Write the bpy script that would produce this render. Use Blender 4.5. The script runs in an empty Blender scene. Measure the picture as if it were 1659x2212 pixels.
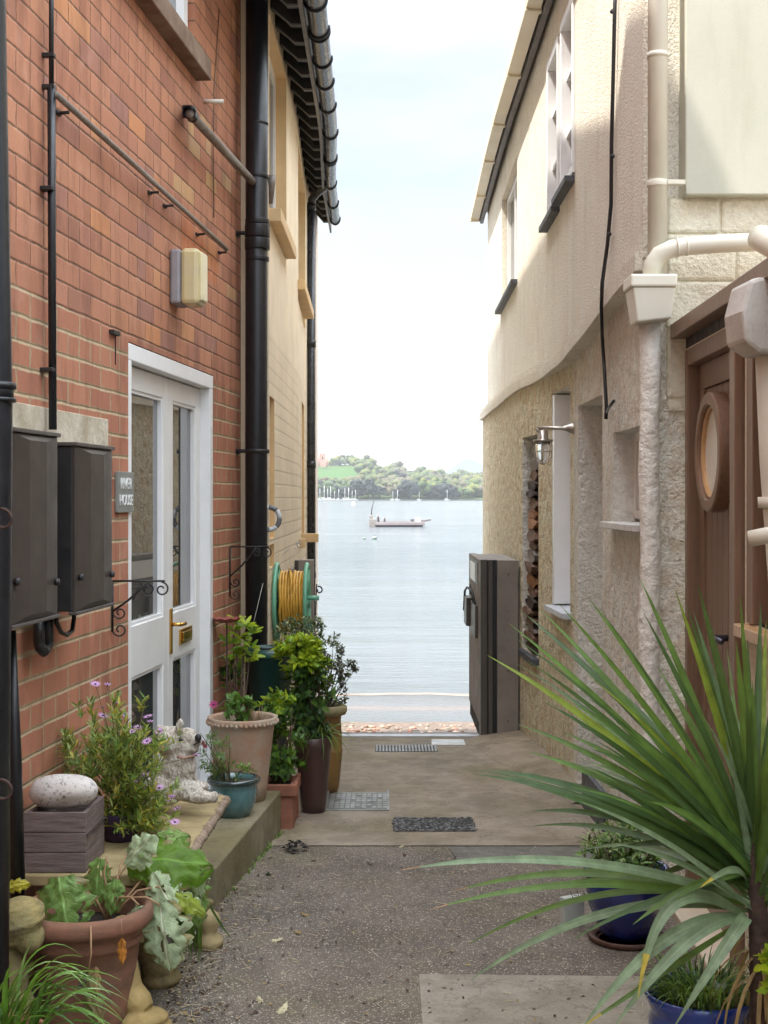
import bpy, bmesh, math, random
from mathutils import Vector, Matrix, noise
random.seed(7)
S = bpy.context.scene
COL = S.collection
PI = math.pi
# ------------------------------------------------------------------ camera, world, sun, exposure
EYE = 1.6; FPX = 2900.0; CX = 829.5; HY = 1075.0      # picture units of a 1659 x 2212 frame
cam = bpy.data.cameras.new('camera'); camo = bpy.data.objects.new('camera', cam); COL.objects.link(camo)
camo.location = (0, 0, EYE); camo.rotation_euler = (PI/2, 0, 0)
cam.sensor_fit = 'VERTICAL'; cam.sensor_height = 36; cam.lens = 36*FPX/2212
cam.shift_y = -(1106-HY)/2212
cam.clip_start = 0.05; cam.clip_end = 30000
S.camera = camo
SUNV = Vector((.465, .20, -1)).normalized()
wd = bpy.data.worlds.new('World'); S.world = wd; wd.use_nodes = True
nt = wd.node_tree; nt.nodes.clear(); N = nt.nodes.new; L = nt.links.new
sky = N('ShaderNodeTexSky'); sky.sky_type = 'NISHITA'; sky.sun_disc = False
sky.sun_elevation = math.asin(-SUNV.z); sky.sun_rotation = math.atan2(-SUNV.x, -SUNV.y)
sky.dust_density = 2.0
tc = N('ShaderNodeTexCoord'); mp = N('ShaderNodeMapping'); mp.inputs['Scale'].default_value = (1.4, 1.4, 5.5)
nz = N('ShaderNodeTexNoise'); nz.inputs['Scale'].default_value = 2.6; nz.inputs['Detail'].default_value = 7
nz.inputs['Roughness'].default_value = .55
cr = N('ShaderNodeValToRGB'); cr.color_ramp.elements[0].position = .34; cr.color_ramp.elements[1].position = .56
cr.color_ramp.elements[0].color = (.42, .42, .42, 1); cr.color_ramp.elements[1].color = (1, 1, 1, 1)
mx = N('ShaderNodeMix'); mx.data_type = 'RGBA'
mx.inputs[7].default_value = (2.95, 3.12, 3.2, 1)
bg = N('ShaderNodeBackground'); bg.inputs['Strength'].default_value = .15
wo = N('ShaderNodeOutputWorld')
L(tc.outputs['Generated'], mp.inputs['Vector']); L(mp.outputs[0], nz.inputs['Vector']); L(nz.outputs['Fac'], cr.inputs[0])
L(cr.outputs[0], mx.inputs[0]); L(sky.outputs[0], mx.inputs[6]); 
sx_ = N('ShaderNodeSeparateXYZ'); L(tc.outputs['Generated'], sx_.inputs[0])
mr = N('ShaderNodeMapRange'); mr.inputs['From Min'].default_value = .3; mr.inputs['From Max'].default_value = .85; mr.inputs['To Min'].default_value = 1.0; mr.inputs['To Max'].default_value = 6.0; L(sx_.outputs[2], mr.inputs['Value'])
mp2 = N('ShaderNodeMapping'); mp2.inputs['Scale'].default_value = (7, 7, 60); nz2 = N('ShaderNodeTexNoise'); nz2.inputs['Scale'].default_value = 1.0; nz2.inputs['Detail'].default_value = 6
L(tc.outputs['Generated'], mp2.inputs['Vector']); L(mp2.outputs[0], nz2.inputs['Vector']); cr2 = N('ShaderNodeValToRGB'); cr2.color_ramp.elements[0].position = .5; cr2.color_ramp.elements[1].position = .66; L(nz2.outputs['Fac'], cr2.inputs[0])
mr2 = N('ShaderNodeMapRange'); mr2.inputs['From Min'].default_value = .02; mr2.inputs['From Max'].default_value = .075; mr2.inputs['To Min'].default_value = 1; mr2.inputs['To Max'].default_value = 0; L(sx_.outputs[2], mr2.inputs['Value'])
mm_ = N('ShaderNodeMath'); mm_.operation = 'MULTIPLY'; L(cr2.outputs[0], mm_.inputs[0]); L(mr2.outputs[0], mm_.inputs[1])
mx3 = N('ShaderNodeMix'); mx3.data_type = 'RGBA'; mx3.inputs[7].default_value = (1.95, 2.3, 2.5, 1); L(mm_.outputs[0], mx3.inputs[0]); L(mx.outputs[2], mx3.inputs[6])
vm = N('ShaderNodeVectorMath'); vm.operation = 'SCALE'; L(mx3.outputs[2], vm.inputs[0]); L(mr.outputs[0], vm.inputs['Scale']); L(vm.outputs[0], bg.inputs['Color']); L(bg.outputs[0], wo.inputs[0])
sl = bpy.data.lights.new('sun', 'SUN'); so = bpy.data.objects.new('sun', sl); COL.objects.link(so)
sl.energy = 4.4; sl.angle = math.radians(.6); sl.color = (1, .94, .84)
so.location = (-20, -15, 40); so.rotation_euler = SUNV.to_track_quat('-Z', 'Y').to_euler()
S.view_settings.view_transform = 'Standard'; S.view_settings.look = 'None'
S.view_settings.exposure = 0.95; S.view_settings.gamma = 1
# ------------------------------------------------------------------ helpers
def W(px, py, Y): return Vector(((px-CX)*Y/FPX, Y, EYE-(py-HY)*Y/FPX))
def gz(Y): return 0.0 if Y < 5.27 else -.035*(Y-5.27)
def c(r, g, b, k=1.0):
    f = lambda v: ((v/255)/12.92 if v <= 10 else (((v/255)+.055)/1.055)**2.4)*k
    return (min(f(r), .9), min(f(g), .9), min(f(b), .9))
MATS = {}
def nodes(name):
    m = bpy.data.materials.new(name); m.use_nodes = True; nt = m.node_tree
    return m, nt, nt.nodes['Principled BSDF']
def mth(nt, op, a, b=None, cc=None):
    n = nt.nodes.new('ShaderNodeMath'); n.operation = op
    for i, v in enumerate((a, b, cc)):
        if v is None: continue
        if isinstance(v, (int, float)): n.inputs[i].default_value = v
        else: nt.links.new(v, n.inputs[i])
    return n.outputs[0]
def rmp(nt, fac, stops, interp='LINEAR'):
    n = nt.nodes.new('ShaderNodeValToRGB'); r = n.color_ramp; r.interpolation = interp
    while len(r.elements) < len(stops): r.elements.new(.5)
    for e, (p, col) in zip(r.elements, stops):
        e.position = p; e.color = (*col, 1) if len(col) == 3 else col
    nt.links.new(fac, n.inputs[0]); return n.outputs[0]
def mixc(nt, f, a, b, mode='MIX'):
    n = nt.nodes.new('ShaderNodeMix'); n.data_type = 'RGBA'; n.blend_type = mode
    for s, v in ((0, f), (6, a), (7, b)):
        if isinstance(v, (int, float)): n.inputs[s].default_value = v
        elif isinstance(v, tuple): n.inputs[s].default_value = (*v, 1)
        else: nt.links.new(v, n.inputs[s])
    return n.outputs[2]
def nse(nt, vec, scale, detail=4, rough=.55, out='Fac', dist=0):
    n = nt.nodes.new('ShaderNodeTexNoise'); n.inputs['Scale'].default_value = scale
    n.inputs['Detail'].default_value = detail; n.inputs['Roughness'].default_value = rough; n.inputs['Distortion'].default_value = dist
    nt.links.new(vec, n.inputs['Vector']); return n.outputs[out]
def vor(nt, vec, scale, out='Distance', feat='F1'):
    n = nt.nodes.new('ShaderNodeTexVoronoi'); n.feature = feat; n.inputs['Scale'].default_value = scale
    nt.links.new(vec, n.inputs['Vector']); return n.outputs[out]
def bmp(nt, b, h, strength=.5, dist=.01):
    n = nt.nodes.new('ShaderNodeBump'); n.inputs['Strength'].default_value = strength; n.inputs['Distance'].default_value = dist
    nt.links.new(h, n.inputs['Height']); nt.links.new(n.outputs[0], b.inputs['Normal'])
def tco(nt, kind='Object', sc=None):
    t = nt.nodes.new('ShaderNodeTexCoord'); o = t.outputs[kind]
    if sc:
        m = nt.nodes.new('ShaderNodeMapping'); m.inputs['Scale'].default_value = sc; nt.links.new(o, m.inputs['Vector']); o = m.outputs[0]
    return o
def M(name, col, rough=.6, var=.18, scale=12, bump=.3, bscale=60, bdist=.004, metal=0, col2=None, spec=.5, sc=None, coat=0, patch=.5):
    """painted / stone / metal surface: colour wanders between two tones in soft patches, with a fine relief"""
    if name in MATS: return MATS[name]
    m, nt, b = nodes(name); o = tco(nt, 'Object', sc)
    c2 = col2 or tuple(x*(1-var) for x in col); c1 = tuple(min(.95, x*(1+var*.6)) for x in col) if not col2 else col
    f = nse(nt, o, scale, 6, .62)
    cc = rmp(nt, f, [(patch-.16, c1), (patch+.16, c2)])
    nt.links.new(cc, b.inputs['Base Color'])
    b.inputs['Metallic'].default_value = metal; b.inputs['Specular IOR Level'].default_value = spec
    if coat: b.inputs['Coat Weight'].default_value = coat; b.inputs['Coat Roughness'].default_value = .08
    rr = rmp(nt, nse(nt, o, scale*1.7, 4), [(.3, (rough*.8,)*3), (.7, (min(1, rough*1.2),)*3)])
    nt.links.new(rr, b.inputs['Roughness'])
    if bump: bmp(nt, b, nse(nt, o, bscale, 5), bump, bdist)
    MATS[name] = m; return m
def STRIPM(name, col, trans=.3, rough=.38):
    m = LEAFM(name, col, trans, rough); nt = m.node_tree; b = nt.nodes['Principled BSDF']; src = b.inputs['Base Color'].links[0].from_socket
    st = nse(nt, tco(nt, 'UV', (1.5, 26, 1)), 1, 4, .6); k = rmp(nt, st, [(.35, (.62, .66, .55)), (.62, (1.12, 1.1, 1.1))]); c1 = mixc(nt, 1, src, k, 'MULTIPLY')
    sp = nt.nodes.new('ShaderNodeSeparateXYZ'); nt.links.new(tco(nt, 'UV'), sp.inputs[0]); mid = rmp(nt, mth(nt, 'ABSOLUTE', mth(nt, 'SUBTRACT', sp.outputs[1], .5)), [(.0, (1, 1, 1)), (.07, (0, 0, 0))])
    c1 = mixc(nt, mth(nt, 'MULTIPLY', mid, .35), c1, (min(.8, col[0]*2.2), min(.8, col[1]*1.9), min(.8, col[2]*1.8)))
    blot = rmp(nt, nse(nt, tco(nt, 'UV', (9, 3, 1)), 1, 4), [(.62, (0, 0, 0)), (.72, (1, 1, 1))]); c1 = mixc(nt, mth(nt, 'MULTIPLY', blot, .35), c1, c(150, 150, 80))
    nt.links.new(c1, b.inputs['Base Color']); bmp(nt, b, st, .4, .002); return m
def LEAFM(name, col, trans=.35, rough=.45):
    if name in MATS: return MATS[name]
    m, nt, b = nodes(name); o = tco(nt)
    f = nse(nt, o, 25, 3)
    cc = rmp(nt, f, [(.3, tuple(x*.7 for x in col)), (.7, tuple(min(.9, x*1.25) for x in col))])
    nt.links.new(cc, b.inputs['Base Color']); b.inputs['Roughness'].default_value = rough
    t = nt.nodes.new('ShaderNodeBsdfTranslucent'); nt.links.new(mixc(nt, .35, cc, (.45, .5, .05), 'MIX'), t.inputs['Color'])
    ms = nt.nodes.new('ShaderNodeMixShader'); ms.inputs[0].default_value = trans
    nt.links.new(b.outputs[0], ms.inputs[1]); nt.links.new(t.outputs[0], ms.inputs[2])
    nt.links.new(ms.outputs[0], nt.nodes['Material Output'].inputs['Surface'])
    MATS[name] = m; return m
def tag(o, label=None, cat=None, group=None, kind=None):
    if label: o['label'] = label
    if cat: o['category'] = cat
    if group: o['group'] = group
    if kind: o['kind'] = kind
    return o
def thing(name, label, cat, loc=(0, 0, 0), group=None):
    o = bpy.data.objects.new(name, None); COL.objects.link(o); o.location = loc; o.empty_display_size = .05
    o['_w'] = tuple(loc)
    return tag(o, label, cat, group)
class MB:
    def __init__(s): s.v = []; s.f = []; s.m = []; s.sm = []; s.uv = None
    def add(s, vs, fs, mat=0, smooth=False):
        k = len(s.v); s.v += [Vector(p) for p in vs]
        for f in fs: s.f.append([i+k for i in f]); s.m.append(mat); s.sm.append(smooth)
        return s
    def box(s, a, b, mat=0, rot=0, piv=None):
        x0, x1 = sorted((a[0], b[0])); y0, y1 = sorted((a[1], b[1])); z0, z1 = sorted((a[2], b[2]))
        vs = [Vector((x, y, z)) for z in (z0, z1) for y in (y0, y1) for x in (x0, x1)]
        if rot:
            p = Vector(piv) if piv else Vector(((x0+x1)/2, (y0+y1)/2, 0)); R = Matrix.Rotation(rot, 3, 'Z')
            vs = [R@(q-Vector((p.x, p.y, 0)))+Vector((p.x, p.y, 0)) for q in vs]
        return s.add(vs, [(0, 2, 3, 1), (4, 5, 7, 6), (0, 1, 5, 4), (2, 6, 7, 3), (0, 4, 6, 2), (1, 3, 7, 5)], mat)
    def obox(s, o, d, n, a, b, mat=0):
        """box in a frame: o origin, d along, n outward, z up; a,b = (along, out, up) corners"""
        d = Vector(d); n = Vector(n); o = Vector(o); z = Vector((0, 0, 1))
        u0, u1 = sorted((a[0], b[0])); w0, w1 = sorted((a[1], b[1])); z0, z1 = sorted((a[2], b[2]))
        vs = [o+d*u+n*w+z*h for h in (z0, z1) for w in (w0, w1) for u in (u0, u1)]
        return s.add(vs, [(0, 2, 3, 1), (4, 5, 7, 6), (0, 1, 5, 4), (2, 6, 7, 3), (0, 4, 6, 2), (1, 3, 7, 5)], mat)
    def tube(s, pts, r, seg=10, mat=0, cap=True, flat=1.0):
        pts = [Vector(p) for p in pts]; n = len(pts)
        rs = r if isinstance(r, (list, tuple)) else [r]*n
        vs = []; fs = []; prev = None
        for i, p in enumerate(pts):
            t = (pts[min(i+1, n-1)]-pts[max(i-1, 0)]).normalized()
            if prev is None:
                a = Vector((0, 0, 1)) if abs(t.z) < .9 else Vector((1, 0, 0)); u = t.cross(a).normalized()
            else:
                u = (prev-t*prev.dot(t)).normalized()
            prev = u; w = t.cross(u)
            for k in range(seg):
                an = 2*PI*k/seg; vs.append(p+(u*math.cos(an)+w*math.sin(an)*flat)*rs[i])
        for i in range(n-1):
            for k in range(seg):
                k2 = (k+1) % seg; fs.append((i*seg+k, i*seg+k2, (i+1)*seg+k2, (i+1)*seg+k))
        if cap: fs.append(tuple(range(seg-1, -1, -1))); fs.append(tuple((n-1)*seg+k for k in range(seg)))
        s.add(vs, fs, mat, True); return s
    def lathe(s, prof, o, seg=36, mat=0, sx=1, sy=1, wob=0):
        o = Vector(o); vs = []; fs = []; n = len(prof)
        for i, (r, z) in enumerate(prof):
            for k in range(seg):
                a = 2*PI*k/seg; rr = r*(1+wob*math.sin(a*3+z*9))
                vs.append(o+Vector((rr*math.cos(a)*sx, rr*math.sin(a)*sy, z)))
        for i in range(n-1):
            for k in range(seg):
                k2 = (k+1) % seg; fs.append((i*seg+k, i*seg+k2, (i+1)*seg+k2, (i+1)*seg+k))
        if prof[0][0] > 1e-4: fs.append(tuple(range(seg-1, -1, -1)))
        s.add(vs, fs, mat, True); return s
    def blob(s, o, r, sub=2, amp=.1, fr=3, mat=0, seed=0, rot=None):
        bm = bmesh.new(); bmesh.ops.create_icosphere(bm, subdivisions=sub, radius=1)
        r = Vector(r) if not isinstance(r, (int, float)) else Vector((r, r, r)); o = Vector(o); vs = []
        for v in bm.verts:
            q = v.co*(1+amp*noise.noise(v.co*fr+Vector((seed*3.1, seed*1.7, seed))))
            q = Vector((q.x*r.x, q.y*r.y, q.z*r.z))
            if rot: q = rot@q
            vs.append(o+q)
        fs = [[v.index for v in f.verts] for f in bm.faces]; bm.free()
        s.add(vs, fs, mat, True); return s
    def ribbon(s, base, d, up, length, width, droop=0, n=7, mat=0, fold=.25, tipw=.05, prof=None, twist=0, side=0):
        """strap or blade leaf with a V fold; droop bends it towards the ground along its length"""
        p = Vector(base); d = Vector(d).normalized(); vs = []; fs = []
        sd = d.cross(Vector(up)).normalized(); 
        if sd.length < .1: sd = Vector((1, 0, 0))
        for i in range(n+1):
            t = i/n
            w = width*(prof(t) if prof else max(tipw, math.sin(PI*min(1, .22+t*.8))**.8))*.5
            if i == n: w = width*.02
            upv = sd.cross(d).normalized(); sdr = sd*math.cos(twist*t)+upv*math.sin(twist*t)
            upr = sdr.cross(d).normalized()
            vs += [p-sdr*w+upr*(fold*w), p.copy(), p+sdr*w+upr*(fold*w)]
            d = (d+Vector((0, 0, -droop/n))+sd*(side/n)).normalized(); sd = (sd-d*sd.dot(d)).normalized()
            p = p+d*(length/n)
        for i in range(n):
            a = i*3; fs += [(a, a+1, a+4, a+3), (a+1, a+2, a+5, a+4)]
        s.add(vs, fs, mat, True); return s
    def leaf(s, p, d, length, width, mat=0, fold=.3, nup=None):
        p = Vector(p); d = Vector(d).normalized(); a = nup or Vector((random.uniform(-.5, .5), random.uniform(-.5, .5), 1))
        sd = d.cross(a)
        if sd.length < .05: sd = Vector((1, 0, 0))
        sd.normalize(); up = sd.cross(d); w = width/2
        vs = [p, p+d*length*.35-sd*w*.9+up*w*fold, p+d*length*.35+sd*w*.9+up*w*fold, p+d*length*.5, p+d*length*.75-sd*w*.62, p+d*length*.75+sd*w*.62, p+d*length-up*length*.06]
        s.add(vs, [(0, 3, 1), (0, 2, 3), (1, 3, 4), (3, 2, 5), (3, 5, 6), (4, 3, 6)], mat, True); return s
    def build(s, name, mats, parent=None, origin=None, bevel=0, sub=0, remesh=0, disp=None, auto=None):
        me = bpy.data.meshes.new(name)
        o3 = Vector(parent['_w']) if parent is not None and '_w' in parent.keys() else Vector(origin or (0, 0, 0))
        me.from_pydata([tuple(p-o3) for p in s.v], [], s.f)
        if not isinstance(mats, (list, tuple)): mats = [mats]
        for m in mats: me.materials.append(m)
        for p, k, q in zip(me.polygons, s.m, s.sm): p.material_index = k; p.use_smooth = q
        if s.uv:
            ul = me.uv_layers.new(name='UVMap'); i = 0
            for p, f in zip(me.polygons, s.uv):
                for l, uvv in zip(p.loop_indices, f): ul.data[l].uv = uvv
        me.validate(); me.update()
        ob = bpy.data.objects.new(name, me); COL.objects.link(ob)
        if parent is not None: ob.parent = parent; ob['_w'] = tuple(o3)
        else: ob.location = o3; ob['_w'] = tuple(o3)
        if remesh:
            r = ob.modifiers.new('r', 'REMESH'); r.mode = 'VOXEL'; r.voxel_size = remesh; r.use_smooth_shade = True
        if bevel:
            b = ob.modifiers.new('b', 'BEVEL'); b.width = bevel; b.segments = 2; b.limit_method = 'ANGLE'; b.angle_limit = math.radians(40)
        if sub: m = ob.modifiers.new('s', 'SUBSURF'); m.levels = sub; m.render_levels = sub
        if disp:
            tx = bpy.data.textures.new(name+'_t', 'CLOUDS'); tx.noise_scale = disp[1]; tx.noise_depth = 3
            m = ob.modifiers.new('d', 'DISPLACE'); m.texture = tx; m.strength = disp[0]; m.texture_coords = 'LOCAL'
        return ob
def copy_tree(o, parent=None):
    cp = o.copy(); COL.objects.link(cp)
    if parent is not None: cp.parent = parent
    for ch in list(o.children): copy_tree(ch, cp)
    return cp
# ---- walls: a plan polyline extruded up, with holes whose reveals are real
class Plan:
    def __init__(s, pts, side):
        s.p = [Vector(q) for q in pts]; s.side = side; s.s = [0]
        for a, b in zip(s.p, s.p[1:]): s.s.append(s.s[-1]+(b-a).length)
    def at(s, u, out=0):
        i = 0
        while i < len(s.s)-2 and u > s.s[i+1]: i += 1
        t = (u-s.s[i])/(s.s[i+1]-s.s[i]); q = s.p[i].lerp(s.p[i+1], t)
        def nrm(j):
            j = max(0, min(len(s.p)-2, j)); d = (s.p[j+1]-s.p[j]).normalized()
            return Vector((d.y, -d.x))*s.side
        n0 = (nrm(i-1)+nrm(i)).normalized() if i > 0 else nrm(i)
        n1 = (nrm(i)+nrm(i+1)).normalized() if i < len(s.p)-2 else nrm(i)
        n = n0.lerp(n1, max(0, min(1, t))).normalized()
        return q+n*out, n
    def sy(s, Y):
        for i in range(len(s.p)-1):
            if s.p[i].y <= Y <= s.p[i+1].y or i == len(s.p)-2 or (i == 0 and Y < s.p[0].y):
                return s.s[i]+(Y-s.p[i].y)/(s.p[i+1].y-s.p[i].y)*(s.s[i+1]-s.s[i])
    def P(s, Y, z, out=0):
        q, n = s.at(s.sy(Y), out); return Vector((q.x, q.y, z))
    def frame(s, Y):
        q, n = s.at(s.sy(Y)); d = Vector((-n.y, n.x, 0))*s.side
        return Vector((q.x, q.y, 0)), (d if d.y > 0 else -d), Vector((n.x, n.y, 0))
def wall_mesh(plan, z0, z1, holes=(), thick=.25, s0=None, s1=None, step=1.0, z0f=None):
    """holes: (Ya, Yb, za, zb, depth, back?)  -> MB with UVs in metres"""
    mb = MB(); mb.uv = []
    s0 = 0 if s0 is None else s0; s1 = plan.s[-1] if s1 is None else s1
    H = [(plan.sy(a), plan.sy(b), za, zb, dp, bk) for a, b, za, zb, dp, bk in holes]
    us = {s0, s1}; zs = {z0, z1}
    for q in plan.s:
        if s0 < q < s1: us.add(q)
    for a, b, za, zb, dp, bk in H: us |= {a, b}; zs |= {za, zb}
    us = sorted(us); zs = sorted(zs)
    def pt(u, z, out=0):
        q, n = plan.at(u, out); return (q.x, q.y, z)
    def quad(ps, uv, mat=0):
        a, b, cq = Vector(ps[0]), Vector(ps[1]), Vector(ps[2])
        mb.add(ps, [(0, 1, 2, 3)], mat); mb.uv.append(uv)
    for ua, ub in zip(us, us[1:]):
        if ub-ua < 1e-5: continue
        for za, zb in zip(zs, zs[1:]):
            um = (ua+ub)/2; zm = (za+zb)/2
            if any(h[0] < um < h[1] and h[2] < zm < h[3] for h in H): continue
            quad([pt(ua, za), pt(ub, za), pt(ub, zb), pt(ua, zb)], [(ua, za), (ub, za), (ub, zb), (ua, zb)])
        quad([pt(ua, z1), pt(ub, z1), pt(ub, z1, -thick), pt(ua, z1, -thick)], [(ua, z1), (ub, z1), (ub, z1+thick), (ua, z1+thick)])
        quad([pt(ua, z0, -thick), pt(ub, z0, -thick), pt(ub, z1, -thick), pt(ua, z1, -thick)], [(ua, z0), (ub, z0), (ub, z1), (ua, z1)])
    for u in (s0, s1): quad([pt(u, z0), pt(u, z0, -thick), pt(u, z1, -thick), pt(u, z1)], [(u, z0), (u+thick, z0), (u+thick, z1), (u, z1)])
    for a, b, za, zb, dp, bk in H:
        quad([pt(b, za), pt(b, za, -dp), pt(b, zb, -dp), pt(b, zb)], [(b, za), (b+dp, za), (b+dp, zb), (b, zb)], 1)
        quad([pt(a, za), pt(a, za, -dp), pt(a, zb, -dp), pt(a, zb)], [(a, za), (a-dp, za), (a-dp, zb), (a, zb)], 1)
        quad([pt(a, zb), pt(b, zb), pt(b, zb, -dp), pt(a, zb, -dp)], [(a, zb), (b, zb), (b, zb+dp), (a, zb+dp)], 1)
        quad([pt(a, za), pt(b, za), pt(b, za, -dp), pt(a, za, -dp)], [(a, za), (b, za), (b, za-dp), (a, za-dp)], 1)
        if bk: quad([pt(a, za, -dp), pt(b, za, -dp), pt(b, zb, -dp), pt(a, zb, -dp)], [(a, za), (b, za), (b, zb), (a, zb)], 1)
    return mb
# ------------------------------------------------------------------ materials of the walls
BR = Plan([(-1.593+.1002*y, y) for y in (-3.0, 7.70)], 1)      # red brick wall line
def brick_mat(name, painted=None):
    m, nt, b = nodes(name)
    uv = tco(nt, 'UV'); sep = nt.nodes.new('ShaderNodeSeparateXYZ'); nt.links.new(uv, sep.inputs[0])
    U, V = sep.outputs[0], sep.outputs[1]
    wob = nse(nt, uv, 11, 4, out='Fac'); U2 = mth(nt, 'ADD', U, mth(nt, 'MULTIPLY', mth(nt, 'SUBTRACT', wob, .5), .03))
    wob2 = nse(nt, tco(nt, 'UV', (1, 1, 1)), 7.3, 4); V2 = mth(nt, 'ADD', V, mth(nt, 'MULTIPLY', mth(nt, 'SUBTRACT', wob2, .5), .011))
    h = .084; Ln = .247
    r = mth(nt, 'DIVIDE', V2, h); row = mth(nt, 'FLOOR', r); fr = mth(nt, 'FRACT', r)
    par = mth(nt, 'MODULO', mth(nt, 'ABSOLUTE', row), 2)
    # every fifth course or so is laid as headers (half length)
    hd = mth(nt, 'LESS_THAN', mth(nt, 'MODULO', mth(nt, 'ABSOLUTE', mth(nt, 'ADD', row, 40)), 5), .5)
    ln = mth(nt, 'SUBTRACT', Ln, mth(nt, 'MULTIPLY', hd, Ln/2))
    uu = mth(nt, 'DIVIDE', mth(nt, 'ADD', mth(nt, 'ADD', U2, 20), mth(nt, 'MULTIPLY', par, Ln/2)), ln)
    colm = mth(nt, 'FLOOR', uu); fu = mth(nt, 'FRACT', uu)
    dv = mth(nt, 'MULTIPLY', mth(nt, 'MINIMUM', fr, mth(nt, 'SUBTRACT', 1, fr)), h)
    du = mth(nt, 'MULTIPLY', mth(nt, 'MINIMUM', fu, mth(nt, 'SUBTRACT', 1, fu)), ln)
    dd = mth(nt, 'MINIMUM', dv, mth(nt, 'MULTIPLY', du, 1.25))
    cmb = nt.nodes.new('ShaderNodeCombineXYZ'); nt.links.new(colm, cmb.inputs[0]); nt.links.new(row, cmb.inputs[1])
    wn = nt.nodes.new('ShaderNodeTexWhiteNoise'); wn.noise_dimensions = '2D'; nt.links.new(cmb.outputs[0], wn.inputs[0])
    rnd = wn.outputs['Value']
    zone = rmp(nt, mth(nt, 'ADD', V, mth(nt, 'MULTIPLY', mth(nt, 'SUBTRACT', nse(nt, uv, 1.1, 2), .5), .5)), [(.0, (0, 0, 0)), (1, (1, 1, 1))])
    low = mth(nt, 'LESS_THAN', mth(nt, 'ADD', V2, mth(nt, 'MULTIPLY', mth(nt, 'SUBTRACT', U, 7.5), .02)), 2.27)   # rebuilt lower part: wide buff joints
    jw = mth(nt, 'ADD', .0036, mth(nt, 'MULTIPLY', low, .0052))
    mort = mth(nt, 'LESS_THAN', dd, mth(nt, 'ADD', jw, mth(nt, 'MULTIPLY', mth(nt, 'SUBTRACT', nse(nt, uv, 45, 4, .7), .5), .011)))
    if painted is None:
        bc = rmp(nt, rnd, [(0, c(158, 112, 92)), (.12, c(180, 124, 98)), (.42, c(192, 136, 106)), (.62, c(198, 142, 110)), (.8, c(180, 126, 104)), (.9, c(162, 120, 108)), (.96, c(206, 144, 100)), (1, c(208, 160, 118))])
        lowc = rmp(nt, rnd, [(0, c(168, 112, 88)), (.5, c(180, 122, 96)), (1, c(188, 128, 100))])
        bc = mixc(nt, low, bc, lowc)
        bc = mixc(nt, mth(nt, 'MULTIPLY', nse(nt, uv, 34, 6, .7), .5), bc, mixc(nt, nse(nt, uv, 3, 3), c(120, 84, 76), c(206, 140, 108)))
        # a few sandy yellow bricks in a band up by the waste pipe, and an orange repaired patch above the lamp
        def inbox(u0, u1, v0, v1):
            a = mth(nt, 'MULTIPLY', mth(nt, 'GREATER_THAN', U, u0), mth(nt, 'LESS_THAN', U, u1))
            q = mth(nt, 'MULTIPLY', mth(nt, 'GREATER_THAN', V, v0), mth(nt, 'LESS_THAN', V, v1)); return mth(nt, 'MULTIPLY', a, q)
        y2s = lambda y: BR.sy(y)
        bx = mth(nt, 'MULTIPLY', inbox(y2s(6.2), y2s(7.6), 2.7, 3.7), mth(nt, 'GREATER_THAN', wn.outputs['Value'], .80))
        bc = mixc(nt, mth(nt, 'MULTIPLY', bx, .7), bc, c(200, 164, 120))
        wn2 = inbox(y2s(6.35), y2s(7.1), 2.72, 2.98); bc = mixc(nt, mth(nt, 'MULTIPLY', wn2, .55), bc, c(204, 124, 78))
        mc = mixc(nt, low, mixc(nt, nse(nt, uv, 14, 3), c(66, 48, 42), c(160, 124, 100)), mixc(nt, nse(nt, uv, 20, 3), c(158, 134, 106), c(194, 170, 138)))
        base = mixc(nt, mort, bc, mc)
        st = rmp(nt, nse(nt, tco(nt, 'UV', (3.2, .7, 1)), 2.4, 6, .65), [(.48, (1, 1, 1)), (.70, (.50, .47, .48))])
        base = mixc(nt, .75, base, st, 'MULTIPLY')
        sm = rmp(nt, nse(nt, uv, 7, 5), [(.58, (0, 0, 0)), (.74, (1, 1, 1))]); base = mixc(nt, mth(nt, 'MULTIPLY', sm, .22), base, c(210, 170, 150))
    else:
        base = rmp(nt, nse(nt, uv, 3, 6), [(.35, painted), (.7, tuple(x*.86 for x in painted))])
        base = mixc(nt, mth(nt, 'MULTIPLY', mort, .3), base, tuple(x*.6 for x in painted))
    nt.links.new(base, b.inputs['Base Color']); b.inputs['Roughness'].default_value = .85; b.inputs['Specular IOR Level'].default_value = .25
    hgt = mth(nt, 'ADD', mth(nt, 'MULTIPLY', mth(nt, 'MINIMUM', dd, .008), 90 if painted is None else 40), mth(nt, 'MULTIPLY', nse(nt, uv, 70, 5), .22))
    hgt = mth(nt, 'ADD', hgt, mth(nt, 'MULTIPLY', rnd, .12))
    bmp(nt, b, hgt, .8, .005)
    return m
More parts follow.
